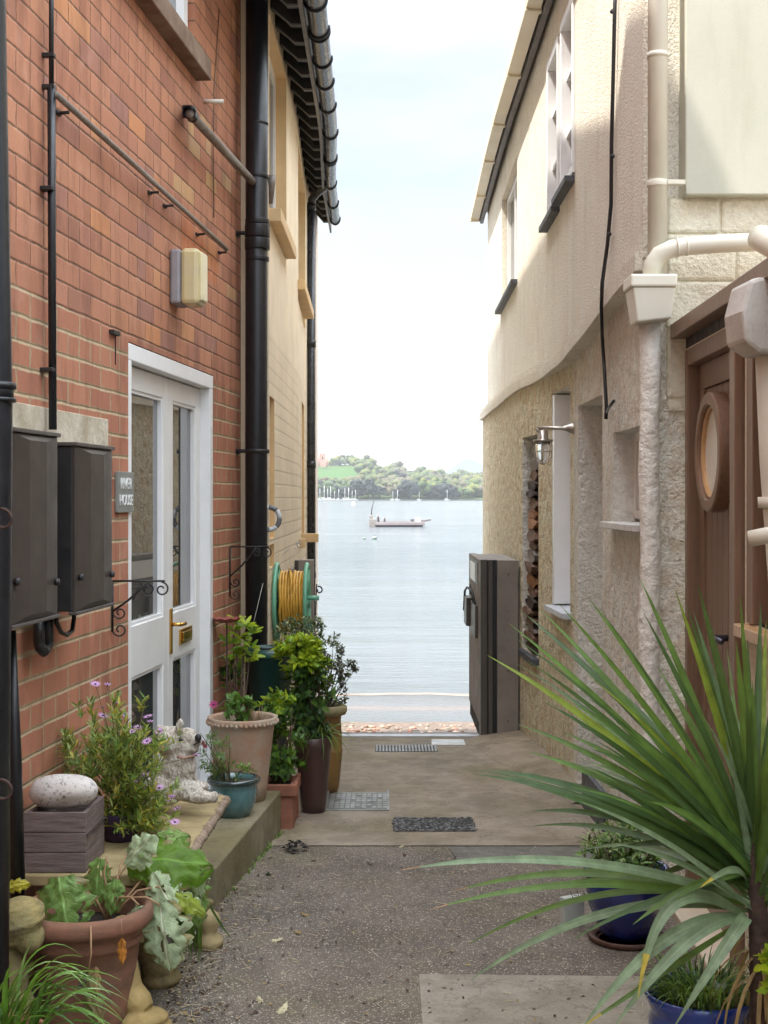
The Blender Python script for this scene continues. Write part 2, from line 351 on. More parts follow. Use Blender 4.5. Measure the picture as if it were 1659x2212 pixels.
def render_mat(name, ca, cb, spots=None, bscale=90, bump=.8, bdist=.006, big=6, lump=0, spotscale=22, speck=.8):
    m, nt, b = nodes(name); uv = tco(nt, 'Object')
    base = rmp(nt, nse(nt, uv, big, 6, .65), [(.35, ca), (.66, cb)])
    if spots: 
        s = rmp(nt, nse(nt, uv, spotscale, 6, .7), [(.5, (0, 0, 0)), (.62, (1, 1, 1))]); base = mixc(nt, mth(nt, 'MULTIPLY', s, .65), base, spots)
    sp = nse(nt, uv, bscale*.85, 3, .75); base = mixc(nt, speck, base, rmp(nt, sp, [(.36, (.58, .55, .52)), (.54, (1.0, 1.0, 1.0))]), 'MULTIPLY')
    st = rmp(nt, nse(nt, tco(nt, 'Object', (3, 3, .5)), 2.5, 4), [(.52, (1, 1, 1)), (.74, (.8, .78, .74))]); base = mixc(nt, .6, base, st, 'MULTIPLY')
    nt.links.new(base, b.inputs['Base Color']); b.inputs['Roughness'].default_value = .9; b.inputs['Specular IOR Level'].default_value = .2
    h = nse(nt, uv, bscale, 3, .6)
    if lump: h = mth(nt, 'ADD', h, mth(nt, 'MULTIPLY', nse(nt, uv, lump, 5, .6), 3.0))
    bmp(nt, b, h, bump, bdist); return m
m_brick = brick_mat('red_brick')
m_paintbrick = brick_mat('cream_painted_brick', c(244, 226, 198))
m_cream = M('cream_smooth_paint', c(244, 224, 194), .7, .1, 3, .25, 40, .004)
m_creamrev = M('ochre_cream', c(222, 190, 142), .7, .1, 5, .2, 40, .003)  # darker ochre than the wall, for reveals, sills and blocks
m_pebble = render_mat('pebbledash', c(246, 239, 226), c(239, 230, 214), None, 95, 1, .012, 3, speck=.6)
m_rubble = render_mat('ochre_roughcast_stone', c(250, 238, 212), c(244, 226, 194), c(206, 172, 124), 60, 1, .036, 6, 11, 13, speck=.65)
m_rubble2 = render_mat('pinkish_roughcast', c(248, 242, 230), c(242, 232, 216), c(222, 204, 178), 65, 1, .024, 5, 10, 12, speck=.5)
m_whitestone = render_mat('white_painted_stone', c(232, 228, 210), c(218, 210, 188), None, 60, .7, .012, 4, 9, speck=.3)
m_smooth = render_mat('smooth_pale_render', c(190, 190, 176), c(182, 183, 168), None, 160, .25, .002, 2, speck=.08)
m_greyrev = render_mat('pale_grey_render', c(240, 237, 228), c(230, 226, 216), None, 60, 1, .014, 5, 18, speck=.3)
m_white = M('white_upvc', (.86, .86, .86), .35, .04, 6, .05, 30, .001)
m_whitep = M('old_white_paint', c(224, 218, 206), .5, .12, 10, .2, 40, .002)
m_black = M('black_paint_metal', (.012, .013, .016), .35, .3, 20, .15, 50, .002)
m_blackdull = M('black_plastic_dull', (.02, .02, .021), .5, .3, 15, .15, 60, .002)
m_gutterblk = M('black_gutter', (.03, .032, .037), .28, .3, 8, .1, 30, .002)
m_greypipe = M('weathered_grey_pipe', c(128, 116, 106), .4, .25, 30, .1, 60, .002)
m_rust = M('rusty_iron', c(72, 46, 36), .75, .3, 60, .4, 90, .002, col2=c(44, 34, 32))
m_iron = M('dark_wrought_iron', (.02, .018, .018), .55, .3, 50, .3, 90, .001)
m_box = M('brown_grey_meter_box', c(62, 55, 51), .4, .1, 5, .08, 60, .001)
m_brass = M('polished_brass', c(214, 170, 88), .18, .12, 30, .05, 60, .001, metal=1)
m_slate = M('slate', c(74, 76, 82), .55, .2, 20, .4, 40, .003)
m_ply = M('silver_grey_sill', c(196, 200, 208), .4, .12, 10, .1, 40, .001)
m_brown = M('brown_stained_timber', c(128, 100, 80), .38, .16, 8, .25, 40, .002, sc=(12, 12, .8))
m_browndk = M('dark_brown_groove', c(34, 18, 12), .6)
m_browngold = M('golden_brown_timber', c(190, 152, 108), .3, .12, 10, .1, 40, .001, sc=(8, 8, 1))
def glass_mat(name, tint=(.06, .062, .06), ior=3.4, rough=.01):
    m, nt, b = nodes(name); b.inputs['Base Color'].default_value = (*tint, 1); b.inputs['Roughness'].default_value = rough
    b.inputs['IOR'].default_value = ior; b.inputs['Specular IOR Level'].default_value = .6
    bmp(nt, b, nse(nt, tco(nt), 3, 2), .03, .003); return m
m_glass = glass_mat('window_glass')
def clear_glass():
    m, nt, b = nodes('clear_lamp_glass'); b.inputs['Base Color'].default_value = (.95, .96, .95, 1); b.inputs['Transmission Weight'].default_value = 1
    b.inputs['Roughness'].default_value = .05; b.inputs['IOR'].default_value = 1.2; return m
m_cglass = clear_glass()
# ------------------------------------------------------------------ ground, beach, water, far bank
def ground_mat():
    m, nt, b = nodes('aggregate_paving'); o = tco(nt)
    base = rmp(nt, nse(nt, o, 1.3, 6, .6), [(.35, c(122, 112, 100)), (.65, c(104, 96, 87))])
    moss = rmp(nt, nse(nt, o, 2.2, 5, .6), [(.5, (0, 0, 0)), (.68, (1, 1, 1))]); base = mixc(nt, mth(nt, 'MULTIPLY', moss, .4), base, c(104, 98, 66))
    dd_ = rmp(nt, nse(nt, o, 4, 6, .7), [(.42, (.62, .6, .58)), (.58, (1, 1, 1))]); base = mixc(nt, .6, base, dd_, 'MULTIPLY')
    for s, t, col, k in ((150, .34, c(204, 190, 168), .85), (70, .20, c(222, 212, 194), .9), (240, .36, c(60, 52, 50), .6)):
        v = vor(nt, o, s); w = rmp(nt, v, [(t-.06, (1, 1, 1)), (t+.04, (0, 0, 0))])
        w2 = rmp(nt, nse(nt, o, s*.4, 2), [(.45, (0, 0, 0)), (.6, (1, 1, 1))])
        base = mixc(nt, mth(nt, 'MULTIPLY', mth(nt, 'MULTIPLY', w, w2), k), base, col)
    base = mixc(nt, .5, base, rmp(nt, nse(nt, o, 120, 3), [(.3, (.6, .6, .6)), (.7, (1, 1, 1))]), 'MULTIPLY')
    nt.links.new(base, b.inputs['Base Color']); b.inputs['Roughness'].default_value = .85; b.inputs['Specular IOR Level'].default_value = .3
    bmp(nt, b, mth(nt, 'ADD', nse(nt, o, 160, 3), mth(nt, 'MULTIPLY', nse(nt, o, 6, 3), .6)), .7, .006); return m
def conc_mat(name, ca, cb, moss=.5, fine=90):
    m, nt, b = nodes(name); o = tco(nt)
    base = rmp(nt, nse(nt, o, 1.6, 7, .65), [(.36, ca), (.62, cb)])
    g = rmp(nt, nse(nt, o, 1.4, 4, .6), [(.48, (0, 0, 0)), (.66, (1, 1, 1))]); base = mixc(nt, mth(nt, 'MULTIPLY', g, moss), base, c(118, 106, 68))
    v = rmp(nt, vor(nt, o, 60), [(.12, (1, 1, 1)), (.2, (0, 0, 0))]); w2 = rmp(nt, nse(nt, o, 30, 2), [(.5, (0, 0, 0)), (.64, (1, 1, 1))])
    base = mixc(nt, mth(nt, 'MULTIPLY', mth(nt, 'MULTIPLY', v, w2), .6), base, c(200, 188, 168))
    base = mixc(nt, .5, base, rmp(nt, nse(nt, o, fine, 4, .7), [(.3, (.62, .62, .62)), (.7, (1, 1, 1))]), 'MULTIPLY')
    ck = nse(nt, o, 2.2, 6, .6); ckm = rmp(nt, mth(nt, 'ABSOLUTE', mth(nt, 'SUBTRACT', ck, .5)), [(.0, (.45, .42, .4)), (.008, (1, 1, 1))]); base = mixc(nt, .55, base, ckm, 'MULTIPLY')
    d2 = rmp(nt, nse(nt, o, 5, 6, .7), [(.44, (.66, .64, .6)), (.56, (1, 1, 1))]); base = mixc(nt, .6, base, d2, 'MULTIPLY')
    nt.links.new(base, b.inputs['Base Color']); b.inputs['Roughness'].default_value = .85; b.inputs['Specular IOR Level'].default_value = .3
    bmp(nt, b, mth(nt, 'ADD', nse(nt, o, fine, 4), mth(nt, 'MULTIPLY', nse(nt, o, 5, 3), .8)), .6, .005); return m
m_ground = ground_mat()
m_conc = conc_mat('brownish_concrete', c(164, 150, 132), c(142, 130, 114), .5)
m_conc2 = conc_mat('pale_concrete', c(162, 154, 140), c(144, 136, 122), .2)
m_step = conc_mat('mossy_step_concrete', c(160, 150, 126), c(122, 114, 86), .5, 60)
def sheet(name, pts, mat, dz=0, kind='structure', n=1, top=None):
    """flat sheet laid on the sloping alley; pts = (x, y) corners of a quad, subdivided"""
    mb = MB(); a, b_, cq, d = [Vector(p) for p in pts]; ny = 24; nx = 4
    vs = []; fs = []
    for j in range(ny+1):
        for i in range(nx+1):
            u = i/nx; t = j/ny; p = a.lerp(b_, u).lerp(d.lerp(cq, u), t); vs.append((p.x, p.y, (top(p.x, p.y) if top else gz(p.y))+dz))
    for j in range(ny):
        for i in range(nx):
            k = j*(nx+1)+i; fs.append((k, k+1, k+nx+2, k+nx+1))
    mb.add(vs, fs); o = mb.build(name, mat)
    if kind: o['kind'] = kind
    return o
sheet('alley_paving', [(-2.2, -6), (2.6, -6), (2.6, 9.86), (-2.2, 9.86)], m_ground)
sheet('concrete_path', [(-.9, 6.30), (1.2, 6.30), (1.1, 9.84), (-.75, 9.84)], m_conc, .004)
sheet('pale_concrete_path', [(.117, 1.5), (1.4, 1.5), (1.4, 4.46), (.117, 4.50)], m_conc2, .004)
sheet('repaired_path', [(.33, 5.98), (1.1, 5.98), (1.1, 6.27), (.30, 6.27)], conc_mat('grey_mortar', c(128, 124, 116), c(104, 100, 94), .1), .0055)
# raised concrete apron at the foot of the right wall by the gate
mb = MB(); A = [(.62, 9.75), (.70, 8.9), (.90, 8.05), (1.02, 7.3)]; B = [(1.05, 9.75), (1.12, 8.9), (1.2, 8.05), (1.2, 7.3)]
vs = []; fs = []
for (ax, ay), (bx, by) in zip(A, B): vs += [(ax, ay, gz(ay)+.006), (ax+.06, ay, gz(ay)+.03), (bx, by, gz(by)+.075)]
for i in range(3): k = i*3; fs += [(k, k+1, k+4, k+3), (k+1, k+2, k+5, k+4)]
mb.add(vs, fs, 0, True); tag(mb.build('concrete_apron', m_conc), kind='structure')
# beach and sea bed
def shingle():
    m, nt, b = nodes('shingle'); o = tco(nt)
    w = vor(nt, o, 26, 'Color'); sep = nt.nodes.new('ShaderNodeSeparateColor'); nt.links.new(w, sep.inputs[0])
    cc = rmp(nt, sep.outputs[0], [(0, c(74, 54, 44)), (.3, c(104, 84, 68)), (.55, c(116, 100, 84)), (.75, c(90, 70, 58)), (1, c(128, 118, 106))])
    nt.links.new(cc, b.inputs['Base Color']); b.inputs['Roughness'].default_value = .7
    d = vor(nt, o, 26); bmp(nt, b, mth(nt, 'SUBTRACT', 1, d), 1, .03); return m
m_shingle = shingle()
mb = MB(); vs = []; fs = []
ys = [9.9, 10.6, 11.5, 12.6, 14, 15.5, 17, 18.5, 21, 26, 60]; nx = 30
for y in ys:
    zz = -.34-.135*(y-9.9) if y < 18 else -1.433-.06*(y-18)
    zz = max(zz, -3)
    for i in range(nx+1):
        x = -15+30*i/nx; vs.append((x, y, zz+.02*noise.noise(Vector((x, y, 0))*1.3)))
for j in range(len(ys)-1):
    for i in range(nx): k = j*(nx+1)+i; fs.append((k, k+1, k+nx+2, k+nx+1))
mb.add(vs, fs, 0, True); tag(mb.build('shingle_beach', m_shingle), kind='structure')
mb = MB()
for k in range(420):
    y = random.uniform(10.6, 17.2); x = random.uniform(-.9, 1.6)*(y/12); zz = -.34-.135*(y-9.9)
    mb.blob((x, y, zz+.006), (random.uniform(.015, .05), random.uniform(.015, .05), random.uniform(.012, .03)), 1, .3, 2, random.randrange(4), k)
tag(mb.build('beach_pebbles', [M('pebble_a', c(118, 92, 74)), M('pebble_b', c(130, 120, 106)), M('pebble_c', c(160, 112, 92)), M('pebble_d', c(190, 160, 136))]),
    'loose orange and buff shingle stones on the beach beyond the gateway', 'shingle', kind='stuff')
def water_mat():
    m, nt, b = nodes('river_water'); o = tco(nt)
    base = rmp(nt, nse(nt, tco(nt, 'Object', (.02, .05, 1)), 1, 4), [(.35, (.105, .118, .125)), (.65, (.06, .075, .084))])
    # muddy sand stirred up along the very edge
    sep = nt.nodes.new('ShaderNodeSeparateXYZ'); nt.links.new(o, sep.inputs[0])
    yy = mth(nt, 'ADD', sep.outputs[1], mth(nt, 'MULTIPLY', mth(nt, 'SUBTRACT', nse(nt, o, .35, 3), .5), 1.6))
    mud = rmp(nt, mth(nt, 'DIVIDE', mth(nt, 'SUBTRACT', yy, 16), 10), [(0, (1, 1, 1)), (.22, (.15, .15, .15)), (.30, (.25, .25, .25)), (.335, (1, 1, 1)), (.36, (.1, .1, .1)), (1, (0, 0, 0))])
    base = mixc(nt, mth(nt, 'MULTIPLY', mud, .45), base, (.20, .125, .085))
    nt.links.new(base, b.inputs['Base Color']); b.inputs['Roughness'].default_value = .12; b.inputs['IOR'].default_value = 1.33
    b.inputs['Specular IOR Level'].default_value = .5
    h1 = nse(nt, tco(nt, 'Object', (.35, 1.5, 1)), .9, 6, .6); h2 = nse(nt, tco(nt, 'Object', (.05, .16, 1)), 1, 5, .6)
    h3 = nse(nt, tco(nt, 'Object', (1.2, 4, 1)), 2.2, 4, .6)
    bmp(nt, b, mth(nt, 'ADD', mth(nt, 'ADD', h1, mth(nt, 'MULTIPLY', h2, 5)), mth(nt, 'MULTIPLY', h3, .3)), .55, .25); return m
mb = MB(); vs = []; fs = []; ys = [15, 17, 19, 22, 26, 32, 40, 55, 80, 120, 200, 400, 800, 1600]
for y in ys:
    for i in range(13): vs.append(((i/12-.5)*max(40, y*1.6), y, -1.4))
for j in range(len(ys)-1):
    for i in range(12): k = j*13+i; fs.append((k, k+1, k+14, k+13))
mb.add(vs, fs, 0, True); tag(mb.build('river_water', water_mat()), kind='structure')
mb = MB()
for (y0, w0, x0, x1) in ((17.3, .06, -1.6, 3.2), (20.2, .035, -2, 3.4)):
    vs = []; n = 40
    for i in range(n+1):
        x = x0+(x1-x0)*i/n; yy = y0+.25*math.sin(x*1.1+y0)+.1*noise.noise(Vector((x*2, y0, 0))); w = w0*(.4+abs(noise.noise(Vector((x*3, y0, 3))))*2)
        vs += [(x, yy-w, -1.396), (x, yy, -1.37), (x, yy+w, -1.396)]
    fs = []
    for i in range(n): k = i*3; fs += [(k, k+3, k+4, k+1), (k+1, k+4, k+5, k+2)]
    mb.add(vs, fs, 0, True)
tag(mb.build('lapping_waves', M('wet_foam', c(122, 108, 98), .5, .05)), 'low ripples lapping at the shingle edge', 'ripples', kind='stuff')
# ---- far bank
def far_z(x, y):
    """height of the far bank; rises behind the shore, with a green shoulder on the left"""
    t = max(0, (y-1500)/900); t = min(1, t); px = CX+x*FPX/y
    top = 62 if px < 790 else (62-(px-790)*.4 if px < 820 else 50-18*min(1, (px-820)/180))
    return -1.4+2*min(1, max(0, (y-1498)/8))+(top-1.5)*(t**1.15)
def hill_mat():
    m, nt, b = nodes('far_fields'); o = tco(nt)
    f = nse(nt, o, .004, 3); nt.links.new(rmp(nt, f, [(.4, c(62, 88, 48)), (.6, c(72, 86, 50))]), b.inputs['Base Color']); b.inputs['Roughness'].default_value = 1
    b.inputs['Specular IOR Level'].default_value = 0; return m
mb = MB(); vs = []; fs = []; nx = 60; ys = [1490, 1500, 1520]+[1560+60*i for i in range(15)]+[2600, 3200]
for y in ys:
    for i in range(nx+1): x = (i/nx-.5)*y*1.1; vs.append((x, y, far_z(x, min(y, 2400))-(0 if y < 2500 else (y-2400)*.06)+ (1.5*noise.noise(Vector((x*.01, y*.01, 0))) if y > 1520 else 0)))
for j in range(len(ys)-1):
    for i in range(nx): k = j*(nx+1)+i; fs.append((k, k+1, k+nx+2, k+nx+1))
mb.add(vs, fs, 0, True); tag(mb.build('far_bank', hill_mat()), kind='structure')
mb = MB(); vs = []; fs = []
for i in range(61):
    t = i/60; x = 120+(800)*t; h = 190*math.exp(-((t-.42)/.26)**2)*(1+.1*noise.noise(Vector((t*9, 0, 0))))+10
    vs += [(x, 6900, -10), (x, 7100, h), (x, 8200, h*.7), (x, 8800, -10)]
for i in range(60): k = i*4; fs += [(k, k+4, k+5, k+1), (k+1, k+5, k+6, k+2), (k+2, k+6, k+7, k+3)]
mb.add(vs, fs, 0, True); tag(mb.build('distant_hill', M('hazed_blue_hill', c(16, 40, 74), 1, .1, .002, 0, spec=0)), kind='structure')  # blue of the air in between is put into the hill's colour
mb = MB(); mb.add([(-12000, -40, -3.2), (12000, -40, -3.2), (12000, 12000, -3.2), (-12000, 12000, -3.2)], [(0, 1, 2, 3)])
tag(mb.build('ground', M('river_bed_mud', c(120, 104, 84), .9)), kind='structure')
FT = [LEAFM('far_leaf_yellow', c(98, 104, 46), .2, .9), LEAFM('far_leaf_green', c(64, 82, 44), .2, .9), LEAFM('far_leaf_olive', c(84, 88, 56), .2, .9), LEAFM('far_leaf_brown', c(92, 86, 68), .2, .9), LEAFM('far_leaf_dark', c(20, 28, 30), .1, .9)]
def crown(mb, x, y, z, r, h, mats, seed, n=70, lf=.26):
    """a far tree crown: irregular core with leaf clumps through and around it"""
    for k in range(n):
        a = random.uniform(0, 2*PI); e = random.uniform(-.35, 1)**1; e = math.asin(max(-1, min(1, e)))
        q = random.uniform(.55, 1.05)*(1+.25*noise.noise(Vector((math.cos(a)*1.5+seed, math.sin(a)*1.5, e*2))))
        p = (x+r*q*math.cos(a)*math.cos(e), y+r*q*math.sin(a)*math.cos(e), z+h*.5+h*.5*q*math.sin(e))
        s = r*lf*random.uniform(.6, 1.3); mb.blob(p, (s, s, s*.8), 1, .5, 1.3, random.choice(mats), seed*7+k)
random.seed(21)
wood = MB(); cnt = 0
for k in range(330):
    y = random.choice([1540, 1600, 1680, 1760, 1850, 1950, 2080, 2220, 2380])*random.uniform(.98, 1.02)
    px = random.uniform(640, 1080); 
    if px < 782 and 1740 < y: 
        if y < 2330 or px < 715: continue
    x = (px-CX)*y/FPX; r = random.uniform(7, 13); h = r*random.uniform(1.2, 1.7)
    ms = random.choice([[0, 0, 1], [1, 2, 2], [2, 3, 3], [0, 2, 1], [3, 2, 3], [1, 1, 4]])
    crown(wood, x, y, far_z(x, y)-1, r, h, ms, k, 22, .42)
tag(wood.build('woodland', FT), 'mass of yellow green spring woodland covering the far river bank', 'woodland', kind='stuff')
dk = [(772, 1040, 34, 'broad dark evergreen tree on the far shore, leftmost of the dark group'), (796, 1038, 30, 'tall rounded dark evergreen, biggest of the left group on the far shore'),
      (821, 1049, 20, 'small dark evergreen just right of the left group on the far shore'), (886, 1041, 44, 'largest dark evergreen, a round dome in the middle of the far shore'),
      (858, 1056, 15, 'low dark bush left of the big round evergreen on the far shore'), (930, 1056, 24, 'low dark tree right of the big round evergreen on the far shore'),
      (957, 1047, 46, 'wide flat topped dark evergreen on the right of the far shore'), (985, 1062, 20, 'small low dark tree at the right end of the evergreens'),
      (742, 1052, 26, 'flat dark tree standing behind the white masts on the far shore')]
for i, (px, py, w, lab) in enumerate(dk):
    Y = 1512; x = (px-CX)*Y/FPX; top = EYE-(py-HY)*Y/FPX; r = w/2*Y/FPX
    t = thing('evergreen_tree', lab, 'tree', (x, Y, -.4), 'dark evergreens along the far shore')
    mb = MB(); mb.tube([(x, Y, -1), (x, Y, top*.6)], [1.0, .5], 6); mb.build('trunk', M('far_bark', c(70, 60, 52), 1, .1, 1, 0), t)
    mb = MB(); crown(mb, x, Y, 1.0, r, top-1.0, [0, 0, 1], i+50, 60, .4)
    mb.build('crown', [FT[4], LEAFM('far_leaf_dark_b', c(28, 38, 36), .1, .9)], t)
# tower on the ridge
t = thing('brick_tower', 'pinkish square brick tower on the green ridge across the river', 'tower', W(697, 1003, 2250))
mtw = M('tower_brick', c(206, 150, 136), .9, .1, .1, 0); mb = MB(); q = W(697, 1003, 2250); zt = W(0, 979, 2250).z
mb.box((q.x-8, q.y, q.z-4), (q.x+8, q.y+16, zt-2)); mb.build('tower_shaft', mtw, t)
for sx in (-7.5, 7.5):
    mb = MB(); mb.tube([(q.x+sx, q.y, q.z-4), (q.x+sx, q.y, zt)], 2.6, 8); mb.build('turret', mtw, t)
mb = MB()
pts = [(-7.5, -2.2)]
for k in range(5): pts += [(-7.5+k*3, -.5), (-6+k*3, -.5), (-6+k*3, -1.3), (-4.5+k*3, -1.3)]
pts = pts[:-2]+[(7.5, -.5), (7.5, -2.2)]; m_ = len(pts); vs = [(q.x+a, q.y-.4, zt+b_) for a, b_ in pts]+[(q.x+a, q.y+.8, zt+b_) for a, b_ in pts]; mb.add(vs, [tuple(range(m_)), tuple(range(2*m_-1, m_-1, -1))]+[(i, i+m_, (i+1) % m_+m_, (i+1) % m_) for i in range(m_)])
mb.build('battlement', mtw, t)
mb = MB(); mb.box((q.x-1.2, q.y-.3, q.z+8), (q.x+1.2, q.y+.2, q.z+13)); mb.build('window', M('dark_far_window', c(70, 60, 60)), t)
# moored sailing boats on the far shore (white masts)
mh = M('white_hull', (.8, .8, .78), .4, .05, 1, 0); mmst = M('alloy_mast', (.75, .76, .78), .4, .05, 1, 0)
def yacht():
    t = thing('sailing_boat', 'x', 'sailing boat', (0, 0, 0), 'white sailing boats moored along the far shore')
    mb = MB(); pr = [(-4, 0, 0), (-3.6, .9, .0), (0, 1.4, 0), (3, .9, 0), (4.6, 0, .2)]
    vs = []
    for x, w, z in pr: vs += [(x, -w, 1.1+z), (x*.9, -w*.5, 0), (x*.9, w*.5, 0), (x, w, 1.1+z)]
    fs = []
    for i in range(4): k = i*4; fs += [(k, k+4, k+5, k+1), (k+1, k+5, k+6, k+2), (k+2, k+6, k+7, k+3), (k+3, k+7, k+4, k)]
    mb.add(vs, fs, 0, False); mb.build('hull', mh, t)
    mb = MB(); mb.box((-1.5, -.7, 1.0), (1.4, .7, 1.6)); mb.build('cabin', mh, t)
    mb = MB(); mb.tube([(.6, 0, 1), (.6, 0, 11.5)], .22, 6); mb.build('mast', mmst, t)
    mb = MB(); mb.tube([(.6, 0, 2.2), (-3, 0, 2.2)], .16, 6); mb.build('boom', mmst, t)
    return t
y0 = yacht(); ms = [(690, 1.0), (699, 1.25), (707, 1.0), (713, 1.2), (722, .8), (731, .95), (744, 1.05), (752, 1.1), (760, .8), (767, .9), (848, .8), (858, .9), (905, .7), (965, .9)]
side = ['first', 'second', 'third', 'fourth', 'fifth', 'sixth', 'seventh', 'eighth', 'ninth', 'tenth']
for i, (px, s) in enumerate(ms):
    o = y0 if i == 0 else copy_tree(y0); Y = 1480-12*(i % 3); o.location = ((px-CX)*Y/FPX, Y, -1.5); o.scale = (s*.9, s, s*1.12); o.rotation_euler.z = .3*(i % 3)
    o['label'] = ('white sailing boat, %s mast from the left along the far shore' % side[i]) if i < 10 else ['white sailing boat moored just left of the big round evergreen across the river, shorter one', 'white sailing boat moored against the left edge of the big round evergreen', 'white sailing boat in front of the big round evergreen', 'white sailing boat below the wide evergreen at the right of the far shore'][i-10]
# jetty line
mb = MB(); mb.box((-90, 1490, -1.6), (180, 1493, -.3)); tag(mb.build('sea_wall', M('dark_sea_wall', c(84, 80, 78), .9, .2, .2, 0)), 'long low dark stone wall along the foot of the far bank', 'sea wall')
# ------------------------------------------------------------------ work barge and buoys
def barge():
    Y = 139.; q = W(862, 1137, Y); px = lambda x: (x-CX)*Y/FPX; zz = lambda y: EYE-(y-HY)*Y/FPX
    t = thing('work_barge', 'low grey work barge with a mast and gear at its stern, moored on the river', 'boat', (px(862), Y, -1.4))
    mg = M('barge_grey_paint', c(150, 140, 140), .5, .15, 1.5, .1); md = M('barge_dark_hull', c(52, 46, 50), .6, .2, 2, .1); mc = M('barge_cream', c(222, 214, 190), .5, .1, 2, .1)
    x0, x1 = px(812), px(916)
    mb = MB(); mb.add([(x0, Y-.9, -1.45), (x1-.25, Y-.9, -1.45), (x1, Y-.9, -1.1), (x0, Y-.9, -1.1), (x0, Y+.9, -1.45), (x1-.25, Y+.9, -1.45), (x1, Y+.9, -1.1), (x0, Y+.9, -1.1)],
        [(0, 1, 2, 3), (5, 4, 7, 6), (1, 5, 6, 2), (4, 0, 3, 7), (3, 2, 6, 7), (0, 4, 5, 1)]); mb.build('hull', md, t)
    mb = MB(); mb.box((x0-.1, Y-.95, -1.25), (x1+.05, Y+.95, -.98)); mb.build('rubbing_strake', mg, t, bevel=.03)
    mb = MB(); mb.box((x0, Y-.9, -.98), (x1, Y-.82, -.9)); mb.box((x0, Y+.82, -.98), (x1, Y+.9, -.9)); mb.build('bulwark', mg, t)
    mb = MB(); mb.box((x1-.9, Y-.5, -.98), (x1-.35, Y+.5, -.5)); mb.build('cabin', mc, t, bevel=.05)
    mb = MB(); mb.box((x1-1.4, Y-.4, -.8), (x1-1.0, Y+.4, -.65)); mb.tube([(x1-1.2, Y, -.98), (x1-1.2, Y, -.7)], .04, 6); mb.build('deck_box', md, t)
    mb = MB(); mb.add([(x1-.3, Y-.5, -1.0), (x1+.65, Y-.15, -.78), (x1+.65, Y+.15, -.78), (x1-.3, Y+.5, -1.0), (x1-.3, Y-.5, -.7), (x1+.75, Y-.15, -.62), (x1+.75, Y+.15, -.62), (x1-.3, Y+.5, -.7)], [(0, 1, 2, 3), (7, 6, 5, 4), (0, 4, 5, 1), (1, 5, 6, 2), (2, 6, 7, 3), (3, 7, 4, 0)]); mb.build('bow_ramp', mg, t)
    mb = MB(); mb.tube([(px(801), Y, -1.0), (px(803), Y, zz(1100)), (px(808), Y, zz(1080))], [.07, .05, .035], 6); mb.build('mast', md, t)
    mb = MB(); mb.box((px(797), Y-.5, -1.45), (px(812), Y+.5, -.6)); mb.box((px(798), Y-.3, -.6), (px(806), Y+.3, -.2)); mb.build('engine_housing', M('barge_white', c(150, 144, 138), .5, .25, 4, .2), t, bevel=.05)
    mb = MB()
    for xx, y1 in ((815, 1110), (819, 1112), (829, 1117), (834, 1117)): mb.tube([(px(xx), Y-.5, -1), (px(xx), Y-.5, zz(y1))], .045, 6)
    mb.tube([(px(815), Y-.5, zz(1111)), (px(819), Y-.5, zz(1112))], .04, 6); mb.tube([(px(829), Y-.5, zz(1118)), (px(834), Y-.5, zz(1118))], .04, 6); mb.build('gantry', mg, t)
    mb = MB(); mb.box((px(815), Y-.4, -.98), (px(820), Y+.2, -.35)); mb.box((px(829), Y-.3, -.98), (px(832), Y+.2, -.55)); mb.build('winch', md, t, bevel=.03)
    mb = MB()
    for k in range(4): mb.tube([(px(840+k*18), Y-.85, -.95), (px(840+k*18), Y-.85, -.72)], .02, 5)
    mb.tube([(px(838), Y-.85, -.73), (px(896), Y-.85, -.73)], .015, 5); mb.build('rail', mg, t)
barge()
for px, py, w, lab in ((787, 1163, 7, 'smaller flat green mooring buoy on the river, left of the pair'), (809, 1162, 11, 'larger round green mooring buoy on the river, right of the pair')):
    Y = 97; q = W(px, py, Y); r = w/2*Y/FPX; t = thing('mooring_buoy', lab, 'buoy', (q.x, Y, -1.4), 'green mooring buoys near the barge')
    mb = MB(); mb.blob((q.x, Y, -1.38+r*.3), (r, r, r*.8), 3, .05, 2); mb.build('float', M('algae_green_buoy', c(128, 152, 134), .6, .3, 5, .2), t)
    mb = MB(); mb.tube([(q.x, Y, -1.38+r), (q.x, Y, -1.3+r*1.2)], r*.15, 6); mb.build('ring', md if False else m_iron, t)
Y = 560; q = W(763, 1089, Y); mb = MB(); mb.blob((q.x, Y, -1.1), (.9, .9, 1.0), 2, .05); tag(mb.build('white_buoy', mh, origin=(q.x, Y, -1.4)), 'tiny white buoy far out on the river near the left wall', 'buoy')
